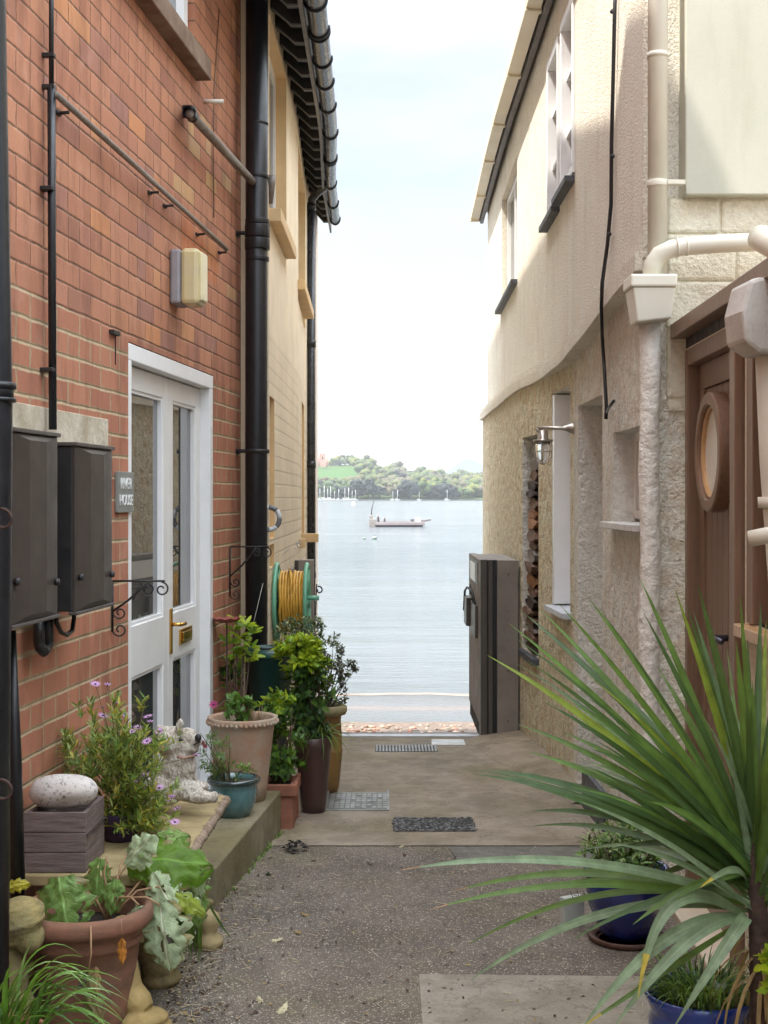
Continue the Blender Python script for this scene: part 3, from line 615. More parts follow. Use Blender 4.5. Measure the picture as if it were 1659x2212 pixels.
# ------------------------------------------------------------------ LEFT: brick house
def YB(px, out=0): return (4620-2915*out)/(1120-px)
def zB(py, Y): return EYE-(py-HY)*Y/FPX
def PB(px, py, out=0): Y = YB(px, out); return Vector((( px-CX)*Y/FPX, Y, zB(py, Y)))
_, DB, NB = BR.frame(5)
BD = (5.48, 7.005)     # door opening along the wall
house = thing('brick_house', 'red brick house wall with rebuilt lower courses on the left of the alley', 'house', (BR.p[0].x, -3, 0))
zs_ = 3.66
mb = wall_mesh(BR, -.1, 7.9, [(BD[0], BD[1], -.1, 2.238, .16, False), (3.2, 6.60, zs_+.02, 5.2, .14, True)], .32)
mb.build('wall', [m_brick, m_brick], house)
mb = MB(); o, d, n = BR.frame(0)
mb.add([o+n*0+Vector((0, 0, 7.9))+d*-3, o+d*5.2+Vector((0, 0, 7.9)), o+d*4.9+Vector((0, 0, 8.3)), o+d*-3+Vector((0, 0, 8.3)),
        o-n*.32+Vector((0, 0, 7.9))+d*-3, o-n*.32+d*5.2+Vector((0, 0, 7.9)), o-n*.32+d*4.9+Vector((0, 0, 8.3)), o-n*.32+d*-3+Vector((0, 0, 8.3))],
       [(0, 1, 2, 3), (7, 6, 5, 4), (3, 2, 6, 7), (1, 5, 6, 2), (0, 3, 7, 4), (0, 4, 5, 1)]); mb.build('shadow_parapet', m_slate, house)  # unseen raked piece added on the wall top to shape the shadow opposite
mb = MB(); mb.box((-6.5, -3, 7.7), (-1.6, 7.68, 7.9)); mb.build('roof', m_slate, house)
mb = MB(); mb.obox(BR.P(3.9, zs_-.0, 0), DB, NB, (-.9, -.02, 0), (BR.sy(6.645)-BR.sy(3.9), .075, .10)); mb.build('window_sill', M('weathered_stone_sill', c(140, 120, 100), .8, .2, 6, .4, 50, .003, col2=c(104, 78, 62)), house, bevel=.006)
mb = MB()
mb.obox(BR.P(3.25, 3.78, -.09), DB, NB, (0, 0, 0), (3.3, .03, 1.4)); wf = mb.build('window_glass', m_glass, house)
mb = MB()
for a in (0, 1.6, 3.24): mb.obox(BR.P(3.25, 3.765, -.06), DB, NB, (a, 0, 0), (a+.07, .04, 1.4))
mb.obox(BR.P(3.25, 3.765, -.06), DB, NB, (0, 0, 0), (3.3, .045, .07)); mb.build('window_frame', m_white, house)
# buff concrete lintel let into the wall above the meter boxes
mb = MB(); a = BR.P(YB(22), 1.79); mb.obox(a, DB, NB, (0, -.02, 0), (BR.sy(YB(232))-BR.sy(YB(22)), .004, .113)); mb.build('lintel', M('rough_buff_lintel', c(206, 196, 176), .85, .2, 9, .7, 40, .006, col2=c(172, 158, 134)), house, bevel=.003)
# french door and side light
m_dwhite = M('satin_white_door_paint', (.83, .825, .81), .35, .05, 3, .04, 30, .001)
door = thing('glazed_door', 'white glazed front door with matching side panel, brass handle and letter box', 'door', tuple(BR.P(BD[0], .1)))
def dbx(mb, Ya, Yb, za, zb, o0, o1): 
    q = BR.P(Ya, 0, 0); mb.obox((q.x, q.y, 0), DB, NB, (0, o0, za), (BR.sy(Yb)-BR.sy(Ya), o1, zb)); return mb
mb = MB(); Y0, Y1 = BD
dbx(mb, Y0, Y1, 2.165, 2.234, -.11, .0); dbx(mb, Y0, Y0+.05, .12, 2.165, -.11, .0); dbx(mb, Y1-.065, Y1, .12, 2.165, -.11, -.001); mb.build('door_frame', m_white, door, bevel=.004)
mb = MB(); dbx(mb, Y0, Y1, .06, .12, -.13, .03); mb.build('door_sill', m_ply, door, bevel=.004)
def leafframe(Ya, Yb, name, extra=0):
    st = .085
    f = MB(); 
    for a, b in ((Ya, Ya+st), (Yb-st, Yb)): dbx(f, a, b, .125, 2.16, -.10, -.055)
    dbx(f, Ya+st, Yb-st, 2.062, 2.16, -.10, -.055); dbx(f, Ya+st, Yb-st, .83, 1.05, -.10, -.055); dbx(f, Ya+st, Yb-st, .125, .33, -.10, -.055)
    l = f.build(name, m_dwhite, door, bevel=.003)
    for za, zb, nm in ((1.05, 2.062, 'upper_pane'), (.33, .83, 'lower_pane')):
        g = MB(); dbx(g, Ya+st, Yb-st, za, zb, -.088, -.08); g.build(nm, m_glass, l)
        b = MB(); w = .014
        for a2, b2 in ((Ya+st, Ya+st+w), (Yb-st-w, Yb-st)): dbx(b, a2, b2, za+w, zb-w, -.08, -.062)
        dbx(b, Ya+st, Yb-st, za, za+w, -.08, -.062); dbx(b, Ya+st, Yb-st, zb-w, zb, -.08, -.062); b.build('glazing_bead', m_white, l)
    return l
YM = YB(360, -.06)
lf1 = leafframe(Y0+.05, YM, 'side_panel'); lf2 = leafframe(YM+.004, Y1-.068, 'door_leaf')
mb = MB(); dbx(mb, YM+.022, YM+.055, .86, 1.075, -.055, -.046); hb = mb.build('handle_plate', m_brass, lf2, bevel=.003)
q = BR.P(YM+.038, 1.0, -.05); mb = MB(); mb.tube([q, q+NB*.05], .009, 8); mb.tube([q+NB*.045, q+NB*.052+DB*.03, q+NB*.05+DB*.075, q+NB*.045+DB*.11+Vector((0, 0, -.006))], [.008, .009, .0085, .007], 8); mb.build('handle_lever', m_brass, lf2)
mb = MB(); dbx(mb, YM+.20, YM+.43, .885, .96, -.055, -.045); dbx(mb, YM+.225, YM+.405, .90, .945, -.045, -.038); mb.build('letter_box', m_brass, lf2, bevel=.003)
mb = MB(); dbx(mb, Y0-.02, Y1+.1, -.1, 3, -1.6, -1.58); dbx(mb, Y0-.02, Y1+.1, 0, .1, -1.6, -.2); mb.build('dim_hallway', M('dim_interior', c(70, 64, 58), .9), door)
# house sign
sg = thing('house_sign', 'grey slate house sign with white lettering beside the glazed door', 'sign', tuple(PB(265, 1062)))
Ya = YB(247); Yb = YB(282); mb = MB(); dbx(mb, Ya, Yb, 1.541, 1.704, .002, .014); mb.build('sign_plate', M('grey_sign_slate', c(132, 134, 128), .5, .1, 20, .1), sg, bevel=.002)
def text_mesh(s, size, origin, xd, zd, nd, mat, name, parent, depth=.001, sx=1):
    cu = bpy.data.curves.new('t', 'FONT'); cu.body = s; cu.size = size; cu.extrude = depth; cu.align_x = 'CENTER'; cu.align_y = 'CENTER'; cu.offset = size*.004
    ob = bpy.data.objects.new('t', cu); COL.objects.link(ob); dg = bpy.context.evaluated_depsgraph_get(); me = bpy.data.meshes.new_from_object(ob.evaluated_get(dg))
    bpy.data.objects.remove(ob); o3 = Vector(parent['_w']); xd = Vector(xd); zd = Vector(zd); nd = Vector(nd)
    for v in me.vertices: p = Vector(origin)+xd*v.co.x*sx+zd*v.co.y+nd*v.co.z; v.co = p-o3
    me.name = name; me.materials.clear(); me.materials.append(mat); ob = bpy.data.objects.new(name, me); COL.objects.link(ob); ob.parent = parent; return ob
m_letter = M('white_lettering', (.8, .8, .78), .5, .02, 5, 0)
Ym = (Ya+Yb)/2
text_mesh('RIVER', .062, BR.P(Ym, 1.655, .0155), DB, (0, 0, 1), NB, m_letter, 'lettering', sg, .0012, 1.0)
text_mesh('HOUSE', .062, BR.P(Ym, 1.588, .0155), DB, (0, 0, 1), NB, m_letter, 'lettering', sg, .0012, .92)
# meter boxes
def meterbox(Ya, Yb, z0, z1, label):
    t = thing('meter_box', label, 'meter box', tuple(BR.P(Ya, z0)), 'brown meter boxes fixed to the brick wall')
    mb = MB(); dbx(mb, Ya, Yb, z0, z1, .003, .175); mb.build('cabinet', m_blackdull, t, bevel=.006)
    f = MB(); L_ = BR.sy(Yb)-BR.sy(Ya); q = BR.P(Ya, 0, 0); o = Vector((q.x, q.y, 0)); U = Vector((0, 0, 1))
    P_ = lambda u, h, w: o+DB*u+U*h+NB*w
    zc = (z0+z1)/2; m_ = L_/2
    pts = [P_(.0, z0, .18), P_(L_, z0, .18), P_(L_, z1, .18), P_(0, z1, .18), P_(m_-.07, z1-.02, .192), P_(m_+.07, z1-.02, .192), P_(m_+.07, z0+.02, .192), P_(m_-.07, z0+.02, .192), P_(.03, zc, .184), P_(L_-.03, zc, .184)]
    b = [P_(.0, z0, .172), P_(L_, z0, .172), P_(L_, z1, .172), P_(0, z1, .172)]
    f.add(pts+b, [(3, 2, 5, 4), (0, 7, 6, 1), (4, 5, 6, 7), (3, 4, 8), (8, 4, 7), (8, 7, 0), (0, 3, 8), (2, 9, 5), (9, 6, 5), (9, 1, 6), (1, 9, 2), (0, 10, 13, 3), (3, 13, 12, 2), (2, 12, 11, 1), (1, 11, 10, 0)])
    dr = f.build('door', m_box, t)
    for ca, cb in (((-.006, .0, z1), (L_+.006, .19, z1+.012)), ((-.004, .16, z0-.010), (L_+.004, .19, z0))): r = MB(); r.obox(o, DB, NB, ca, cb); r.build('rim', M('box_rim', c(84, 78, 74), .4, .2, 20, .1), t, bevel=.002)
   
    for zz, uu in ((z0+.10, L_-.035), (z1-.42, .03)):
        k = MB(); p = P_(uu, zz, .186); k.tube([p, p+NB*.012], .011, 10); k.build('lock', m_iron, dr)
    return t
meterbox(YB(25, .18), YB(128, .18), 1.244, 1.785, 'large brown grey meter box nearest the black drainpipe, left of the pair')
meterbox(YB(165, .18), YB(245, .18), 1.236, 1.765, 'brown grey meter box next to the house sign, right of the pair')
# pipes below the boxes
t = thing('service_pipes', 'taped black U shaped pipe bend under the left meter box', 'pipe', tuple(PB(95, 1400, .05)))
for px in (84, 104):
    mb = MB(); mb.tube([PB(px, 1330, .06), PB(px, 1385, .06), PB(px, 1392, .05)], [.017, .018, .018], 10); mb.build('leg', M('lumpy_black_tape', (.02, .02, .022), .35, .3, 40, .8, 60, .006), t)
mb = MB(); mb.tube([PB(84, 1380, .06), PB(86, 1400, .06), PB(94, 1408, .07), PB(102, 1400, .06), PB(104, 1380, .06)], .017, 10); mb.build('bend', MATS['lumpy_black_tape'], t)
mb = MB(); mb.tube([PB(120, 1318, .08), PB(122, 1345, .08), PB(132, 1366, .08), PB(144, 1372, .08), PB(156, 1362, .08), PB(160, 1335, .08), PB(160, 1300, .08)], .008, 8)
tag(mb.build('cable_loop', m_black, origin=tuple(PB(140, 1370, .08))), 'thin black cable hanging in a loop between the two meter boxes', 'cable')
# vertical conduit with diagonal rail
t = thing('wall_conduit', 'thin black vertical conduit running down to the left meter box', 'pipe', tuple(PB(112, 925, .03)))
mb = MB(); mb.tube([PB(111, -120, .03), PB(111, 190, .03)], .0085, 10); mb.build('upper_tube', m_black, t)
mb = MB(); mb.tube([PB(111, 186, .03), PB(112, 500, .03), PB(114, 928, .03)], .0135, 10); mb.build('lower_tube', m_black, t)
for py in (120, 188, 410, 800):
    mb = MB(); Y = YB(111, .03); q = PB(111, py, .03); mb.obox((q.x, q.y, q.z), DB, NB, (-.03 if py > 300 else -.012, -.03, -.006), (.012, .012, .008)); mb.build('clip', m_iron, t, bevel=.002)
t = thing('grey_wall_rail', 'long thin grey pipe clipped level along the upper brick wall', 'pipe', tuple(PB(300, 370, .04)))
mb = MB(); mb.tube([PB(120, 203, .045), PB(300, 365, .045), PB(490, 538, .045)], .0115, 10); mb.build('tube', m_greypipe, t)
for px, py in ((150, 235), (343, 409), (375, 438), (443, 500), (490, 540)):
    mb = MB(); q = PB(px, py, .045); mb.tube([q+Vector((0, 0, -.012)), q-NB*.045+Vector((0, 0, -.014))], .006, 6); mb.tube([q-NB*.04-DB*.02+Vector((0, 0, -.014)), q-NB*.04+DB*.02+Vector((0, 0, -.014))], .008, 6); mb.build('bracket', m_iron, t)
# waste pipe to soil stack
SX, SY_ = -.715, 7.58
t = thing('waste_pipe', 'grey waste pipe sloping from a black wall elbow to the big black soil pipe', 'pipe', tuple(PB(400, 240)))
p0 = PB(396, 241, .0); p1 = PB(408, 243, .08); p2 = Vector((SX-.02, SY_-.06, zB(398, SY_)))
mb = MB(); mb.tube([p1+(p2-p1)*.01, p2], .022, 14); mb.build('tube', m_greypipe, t)
mb = MB(); mb.tube([p0-NB*.02, p0+NB*.035, p1, p1+(p2-p1)*.05], [.03, .03, .03, .029], 14); mb.build('elbow', m_black, t)
mb = MB(); q = PB(440, 219, 0); mb.tube([q, q+Vector((.10, -.0, 0))], .011, 10); tag(mb.build('overflow_pipe', m_whitep, origin=tuple(q)), 'short white overflow pipe stub sticking out high on the brick wall', 'pipe')
mb = MB(); mb.tube([PB(474, 20, .006), PB(462, 200, .006), PB(461, 330, .006), PB(462, 470, .006)], .003, 6); tag(mb.build('thin_cable', m_brown, origin=tuple(PB(462, 300))), 'thin brown cable hanging down the upper brick wall past the overflow stub', 'cable')
# bulkhead light
t = thing('bulkhead_light', 'rectangular wall light with yellowed diffuser above the glazed door', 'wall light', tuple(PB(370, 600)))
Ya = 6.12; Yb = 6.28
mb = MB(); dbx(mb, Ya, Yb, 2.485, 2.735, .002, .05); mb.build('back_box', M('grey_lamp_body', c(150, 146, 150), .5, .1, 20, .1), t, bevel=.012)
mb = MB(); dbx(mb, Ya+.004, Yb-.004, 2.483, 2.74, .05, .135); mb.build('diffuser', M('yellowed_diffuser', c(214, 196, 140), .35, .12, 6, .05, 40, .001, col2=c(196, 184, 150)), t, bevel=.02)
mb = MB(); dbx(mb, Ya+.03, Yb-.03, 2.50, 2.725, .13, .150); mb.build('lens', M('pale_lens', c(226, 214, 176), .3, .05, 6, .02), t, bevel=.01)
mb = MB(); mb.obox(PB(235, 716, 0), DB, NB, (0, -.01, -.008), (.09, .02, .008)); mb.obox(PB(248, 722, 0), DB, NB, (0, .0, -.12), (.004, .004, 0)); tag(mb.build('wall_vent', m_iron, origin=tuple(PB(235, 716))), 'small black metal flap and wire at the top left corner of the glazed door', 'vent')
# hanging basket brackets
def scroll(mb, c0, r0, xd, zd, turns=1.4, start=0, sgn=1, rr=.0035, n=26):
    pts = []
    for i in range(n+1):
        t_ = i/n; a = start+sgn*turns*2*PI*t_; r = r0*(1-.72*t_); pts.append(Vector(c0)+Vector(xd)*r*math.cos(a)+Vector(zd)*r*math.sin(a))
    mb.tube(pts, rr, 6)
def bracket(px, py0, py1, reach, label):
    t = thing('hanging_bracket', label, 'bracket', tuple(PB(px, py0)), 'wrought iron hanging basket brackets on the brick wall')
    q0 = PB(px, py0, .008); q1 = PB(px, py1, .008); X = Vector((1, 0, 0)); Z = Vector((0, 0, 1)); hgt = q0.z-q1.z
    mb = MB(); mb.tube([q0, q1], .005, 6); mb.build('back_bar', m_iron, t)
    mb = MB(); mb.tube([q0, q0+X*reach*.93], .0045, 6); mb.build('top_bar', m_iron, t)
    mb = MB(); mb.tube([q1+Z*hgt*.40, q1+Z*hgt*.62+X*reach*.28, q1+Z*hgt*.86+X*reach*.52, q0+X*reach*.62-Z*.004], .005, 6); mb.build('brace', m_iron, t)
    r = reach*.13
    for cc_, r2, a2, sg in ((q0+X*reach*.87-Z*(r+.004), r, PI/2, -1), (q0+X*reach*.5+X*r-Z*(r+.004), r*.8, PI/2, -1), (q1+X*r+Z*r*.3, r, PI, 1), (q1+X*r+Z*(r*2.6), r*.9, PI, 1)): mb = MB(); scroll(mb, cc_, r2, X, Z, 1.2, a2, sg); mb.build('scroll', m_iron, t)
    return t
bracket(243, 1255, 1365, .22, 'wrought iron basket bracket in front of the glazed door side panel')
bracket(497, 1181, 1288, .23, 'wrought iron basket bracket beside the big black soil pipe')
# near drainpipe at the left edge
t = thing('drainpipe', 'thick black drainpipe cut by the left edge of the picture', 'drainpipe', (-1.17, 3.58, 0)); Y = 3.58
mb = MB(); mb.tube([W(-34, -80, Y), W(-30, 0, Y), W(-15, 860, Y), W(-18, 1300, Y), W(-24, 2300, Y)], .051, 22); mb.build('tube', m_black, t)
for a, b, r in ((826, 868, .054), (828, 840, .061), (860, 868, .061)):
    mb = MB(); mb.tube([W(-15, a, Y), W(-15, b, Y)], r, 22); mb.build('collar', m_black, t)
mb = MB(); mb.tube([W(26, 1362, 4.0), W(33, 1640, 4.0), W(38, 1940, 4.0)], [.012, .019, .024], 10); tag(mb.build('leaning_post', m_black, origin=tuple(W(38, 1940, 4.0))), 'slim black tapering post leaning beside the thick black drainpipe', 'post')
for px, py, lab in ((4, 1124, 'rusty iron curl sticking out of the black drainpipe at meter box height'), (4, 1710, 'rusty iron curl by the black drainpipe near the white boulder')):
    mb = MB(); q = W(px, py, 3.50); scroll(mb, q, .031, (1, 0, 0), (0, 0, 1), .95, PI*.55, -1, .0045); tag(mb.build('iron_curl', m_rust, origin=tuple(q)), lab, 'iron curl', 'rusty iron curls on the near drainpipe')
# big soil pipe
t = thing('soil_pipe', 'big glossy black soil pipe standing at the end of the brick wall', 'soil pipe', (SX, SY_, -.1))
ztop = 6.5; pr = .0625
mb = MB(); mb.tube([(SX-.004, SY_, -.1), (SX-.006, SY_, 2.0), (SX, SY_, ztop)], pr, 30); mb.build('tube', m_black, t)
for py, r, h in ((268, .064, .006), (382, .066, .01), (480, .069, .014), (500, .071, .035), (528, .071, .03), (560, .067, .012)):
    mb = MB(); z = zB(py, SY_); mb.tube([(SX, SY_, z-h), (SX, SY_, z+h)], r, 30); mb.build('collar', m_black, t, bevel=.002)
mb = MB(); z = zB(1180, SY_); mb.tube([(SX-.006, SY_, z-.004), (SX-.006, SY_, z+.004)], .0645, 30); mb.build('collar', m_black, t)
for py in (505, 975):
    mb = MB(); z = zB(py, SY_); mb.tube([(SX, SY_, z-.011), (SX, SY_, z+.011)], .068, 30); mb.tube([(SX-.05, SY_-.02, z), (SX-.05-.075, SY_-.01, z+.003)], .011, 8); mb.tube([(SX-.115, SY_+.05, z), (SX-.125, SY_-.02, z-.0)], .016, 8); mb.build('bracket', m_iron, t)
mb = MB(); mb.tube([W(585, 380, 7.72), W(586, 404, 7.72), W(584, 440, 7.73)], [.03, .022, .014], 12); tag(mb.build('pipe_socket', m_greypipe, origin=tuple(W(585, 400, 7.72))), 'small grey flared pipe socket just right of the soil pipe', 'pipe')
mb = MB(); mb.tube([W(568, 1260, 7.3), W(549, 1340, 7.3), W(528, 1420, 7.3)], .0012, 4); tag(mb.build('garden_wire', m_whitep, origin=tuple(W(549, 1340, 7.3))), 'thin wire stretched across the lower soil pipe', 'wire')
# ------------------------------------------------------------------ LEFT: cream house
CRp = Plan([(-.662, 7.703), (-.652, 9.0), (-.65, 10.1), (-.70, 11.8), (-.695, 13.9)], 1)
crm = thing('cream_house', 'cream painted house beyond the brick wall, black rafters under its eaves', 'house', (-.66, 7.7, -.3))
holes = [(7.74, 8.97, 3.27, 4.40, .10, True), (10.2, 11.95, 3.10, 4.30, .10, True)]
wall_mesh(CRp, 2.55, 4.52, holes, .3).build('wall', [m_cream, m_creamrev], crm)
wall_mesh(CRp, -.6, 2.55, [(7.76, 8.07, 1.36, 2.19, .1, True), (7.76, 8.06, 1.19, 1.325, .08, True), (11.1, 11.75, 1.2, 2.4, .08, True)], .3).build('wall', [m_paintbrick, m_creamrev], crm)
mb = MB(); mb.uv = []; ps = [(-1.3, 7.704, -.4), (-.664, 7.704, -.4), (-.664, 7.704, 6.2), (-1.3, 7.704, 6.2)]
mb.add(ps, [(0, 1, 2, 3)]); mb.uv.append([(0, -.4), (.6, -.4), (.6, 6.2), (0, 6.2)]); mb.add([(-1.3, 7.9, -.4), (-.966, 7.9, -.4), (-.966, 7.9, 6.2), (-1.3, 7.9, 6.2)], [(0, 1, 2, 3)]); mb.uv.append([(0, 0)]*4)
mb.build('end_wall', m_cream, crm)
mb = MB(); mb.box((-.84, 13.6, -1.5), (-.688, 13.95, 4.5)); mb.build('corner_pilaster', M('pinkish_white_corner', c(226, 212, 200), .7, .08, 4, .2), crm)
for i, (ya, yb, za) in enumerate(((7.72, 8.95, 3.19), (10.12, 11.8, 3.17))):
    o, d, n = CRp.frame((ya+yb)/2); L_ = (yb-ya)/2
    mb = MB(); mb.obox((o.x, o.y, za), d, n, (-L_, -.02, 0), (L_, .07, .075)); mb.build('window_sill', m_creamrev, crm, bevel=.004)
for (ya, yb, za, zb) in ((7.74, 8.97, 3.27, 4.40), (10.2, 11.95, 3.10, 4.30)):
    o, d, n = CRp.frame((ya+yb)/2); L_ = (yb-ya)/2
    mb = MB(); mb.obox((o.x, o.y, 0), d, n, (-L_+.05, -.095, za+.05), (L_-.05, -.085, zb-.05)); w = mb.build('window', m_glass, crm)
    mb = MB()
    for a, b_, z0, z1 in ((-L_, L_, za, za+.06), (-L_, L_, zb-.06, zb), (-L_, -L_+.06, za+.06, zb-.06), (L_-.06, L_, za+.06, zb-.06), (-.03, .03, za+.06, zb-.06)): mb.obox((o.x, o.y, 0), d, n, (a, -.098, z0), (b_, -.07, z1))
    mb.build('frame', m_white, w)
OS = lambda Y: 1.0 if Y < 7 else (1-.05*(Y-7) if Y < 9 else (.9-.033*(Y-9) if Y < 10.5 else .85-.041*(Y-10.5)))
k = 0; Y = 6.9
m_raft = M('black_rafter_paint', (.025, .024, .024), .6, .3, 20, .2); m_raftg = M('grey_fascia_edge', c(120, 116, 112), .6, .2, 20, .2)
while Y < 13.7:
    q, n = CRp.at(CRp.sy(Y)); x0 = q.x; mb = MB(); th = .022
    k_ = OS(Y); prof = [(x0-.1, 4.60), (x0+.01, 4.44), (x0+.09*k_, 4.385), (x0+.125*k_, 4.348), (x0+.19*k_, 4.348), (x0+.19*k_, 4.46), (x0+.1, 4.60)]
    vs = [(x, Y-th, z) for x, z in prof]+[(x, Y+th, z) for x, z in prof]; m_ = len(prof)
    mb.add(vs, [tuple(range(m_-1, -1, -1)), tuple(range(m_, 2*m_))]+[(i, (i+1) % m_, (i+1) % m_+m_, i+m_) for i in range(m_)])
    r = mb.build('rafter', m_raft, crm)
    g = MB(); e = .0035
    for (xa, za), (xb, zb) in (((x0+.01, 4.44), (x0+.125*k_, 4.348)), ((x0+.125*k_, 4.348), (x0+.19*k_, 4.348))):
        g.add([(xa, Y-th-e, za-e), (xb, Y-th-e, zb-e), (xb, Y-th-e, zb+.009), (xa, Y-th-e, za+.009), (xa, Y-th+.004, za-e), (xb, Y-th+.004, zb-e)], [(0, 1, 2, 3), (0, 4, 5, 1)])
    g.build('pale_edge', m_raftg, r); Y += .31  # pale grey strip along each rafter's lower edge
def along(plan, y0, y1, st=.5):
    ys = []; y = y0
    while y < y1-1e-6: ys.append(y); y += st
    return ys+[y1]
def sweep(mb, plan, ys, prof, mat=0, sc=None):
    """prof: closed list of (outward, z)"""
    vs = []; fs = []; m_ = len(prof)
    for y in ys:
        q, n = plan.at(plan.sy(y))
        for o_, z in prof: k_ = sc(y) if sc and o_ > 0 else 1; vs.append((q.x+n.x*o_*k_, q.y+n.y*o_*k_, z))
    for i in range(len(ys)-1):
        for j in range(m_): j2 = (j+1) % m_; fs.append((i*m_+j, (i+1)*m_+j, (i+1)*m_+j2, i*m_+j2))
    fs.append(tuple(range(m_))); fs.append(tuple((len(ys)-1)*m_+j for j in range(m_-1, -1, -1))); mb.add(vs, fs, mat); return mb
ysr = along(CRp, 6.4, 13.9)
mb = MB(); sweep(mb, CRp, ysr, [(-.3, 4.62), (.19, 4.47), (.19, 4.49), (-.3, 4.64)], 0, OS); mb.build('soffit', m_raft, crm)
mb = MB(); sweep(mb, CRp, ysr, [(.19, 4.34), (.215, 4.34), (.215, 4.47), (.19, 4.47)], 0, OS); mb.build('fascia', m_raftg, crm)
mb = MB(); sweep(mb, CRp, ysr, [(.30, 4.49), (.30, 4.515), (-3.2, 6.9), (-3.2, 6.87)], 0, OS); mb.build('roof', m_slate, crm)
gprof = [(.285+.062*math.cos(a), 4.40+.062*math.sin(a)) for a in [PI+PI*i/10 for i in range(11)]]
gprof = gprof+[(x*1+0, z) for x, z in [(.285+.055*math.cos(a), 4.40+.055*math.sin(a)) for a in [2*PI-PI*i/10 for i in range(11)]]]
gt = MB(); sweep(gt, CRp, along(CRp, 6.4, 13.5, .35), gprof, 0, OS); g = gt.build('gutter', M('black_grey_gutter', c(58, 60, 66), .25, .3, 6, .1, 30, .001), crm)
for p in g.data.polygons: p.use_smooth = True
for y in (7.55, 8.0, 8.06, 8.55, 9.0, 9.55, 10.25, 11.0, 11.06, 11.9, 12.7, 13.45):
    mb = MB(); q, n = CRp.at(CRp.sy(y)); pts = []
    for i in range(13): a = PI*.93+PI*1.14*i/12; pts.append((q.x+n.x*OS(y)*(.285+.067*math.cos(a)), y, 4.40+.067*math.sin(a)))
    mb.tube(pts, .008, 6); mb.build('gutter_bracket', m_black, crm)
# unseen tall block and top added behind the eaves to shade the opposite wall
mb = MB(); mb.box((-4.4, 7.95, -.4), (-1.75, 13.6, 8.9)); mb.build('shadow_block', m_cream, crm)
mb = MB(); mb.box((-4.6, 6.9, 8.9), (-1.6, 13.8, 9.05)); mb.build('shadow_block_top', m_slate, crm)
# thin downpipe
t = thing('downpipe', 'slim black downpipe with a swan neck at the far end of the cream house', 'downpipe', (-.655, 12.2, -.3)); Y = 12.2
mb = MB(); mb.tube([(-.66, Y, -.4), (-.66, Y, 4.28)], .037, 16); mb.build('tube', m_gutterblk, t)
mb = MB(); mb.tube([(-.66, Y, 4.24), (-.655, Y, 4.31), (-.61, Y-.02, 4.36), (-.53, Y-.25, 4.36), (-.48, Y-.35, 4.38), (-.455, Y-.4, 4.43)], .037, 16); mb.build('swan_neck', m_gutterblk, t)
for z in (4.24, 3.0, 1.9, .9):
    mb = MB(); mb.tube([(-.66, Y, z-.03), (-.66, Y, z+.03)], .043, 16); mb.build('collar', m_gutterblk, t)
# small timber blocks holding a rope on the cream wall
for px, py, w, Y, lab in ((652, 1174, .05, 10.4, 'small cream timber block holding a rope, left of the slim downpipe'), (681, 1162, .05, 10.9, 'small cream timber block sticking out right of the slim downpipe')):
    q = W(px, py, Y); mb = MB(); mb.box((-.70, Y, q.z-w*.7), (q.x+w*.5, Y+.06, q.z+w*.7)); tag(mb.build('timber_block', m_creamrev, origin=tuple(q), bevel=.003), lab, 'block', 'timber blocks on the cream wall')
mb = MB(); mb.tube([W(582, 1196, 8.1), W(600, 1205, 8.4), W(618, 1190, 9.0), W(632, 1177, 9.7), W(650, 1170, 10.35)], .007, 6)
for i in range(9): q = W(588+i*7, 1205-abs(i-2)*4.2, 8.3+i*.22); mb.blob(q, .014, 1, .3, 3, 1, i)
tag(mb.build('knotted_rope', [m_greypipe, m_whitep], origin=tuple(W(618, 1190, 9.0))), 'knotted grey rope hanging on the cream wall above the hose reel', 'rope')
# life ring
t = thing('life_ring', 'small grey and white life ring hung behind the soil pipe', 'life ring', tuple(W(580, 1120, 7.66))); q = W(581, 1120, 7.66); R_ = .064
for i in range(8):
    mb = MB(); pts = [(q.x+R_*math.cos(a)*.95, q.y, q.z+R_*math.sin(a)) for a in [PI/4*i+PI/4*j/5 for j in range(6)]]
    mb.tube(pts, .0145, 10, 0, True); mb.build('ring_segment' if i % 2 else 'white_band', M('grey_ring', c(116, 116, 118), .5) if i % 2 else M('white_ring', c(214, 214, 214), .5), t)
# flood gate receiving post on the left
t = thing('gate_post', 'grey brown metal gate post bolted to the cream wall by the threshold', 'gate post', (-.6, 9.75, -.3))
m_gate = M('bronze_gate_metal', c(134, 125, 117), .65, .22, 5, .25, 40, .001); m_gated = M('dark_gate_metal', c(82, 76, 71), .4, .15, 4, .1, 40, .001)
mb = MB(); z1 = 1.145; mb.box((-.71, 9.70, gz(9.7)), (-.675, 9.80, z1)); mb.box((-.62, 9.72, gz(9.7)), (-.512, 9.84, z1+.003)); mb.build('face', m_gate, t, bevel=.003)
mb = MB(); mb.box((-.675, 9.76, gz(9.7)), (-.62, 9.84, z1-.002)); mb.build('channel', m_gated, t)
mb = MB(); scroll(mb, W(689, 1275, 9.9), .03, (1, 0, 0), (0, 0, 1), .9, PI*.6, -1, .006); mb.tube([W(684, 1262, 9.9), W(682, 1330, 9.9)], .005, 6); mb.build('hook', m_iron, t)
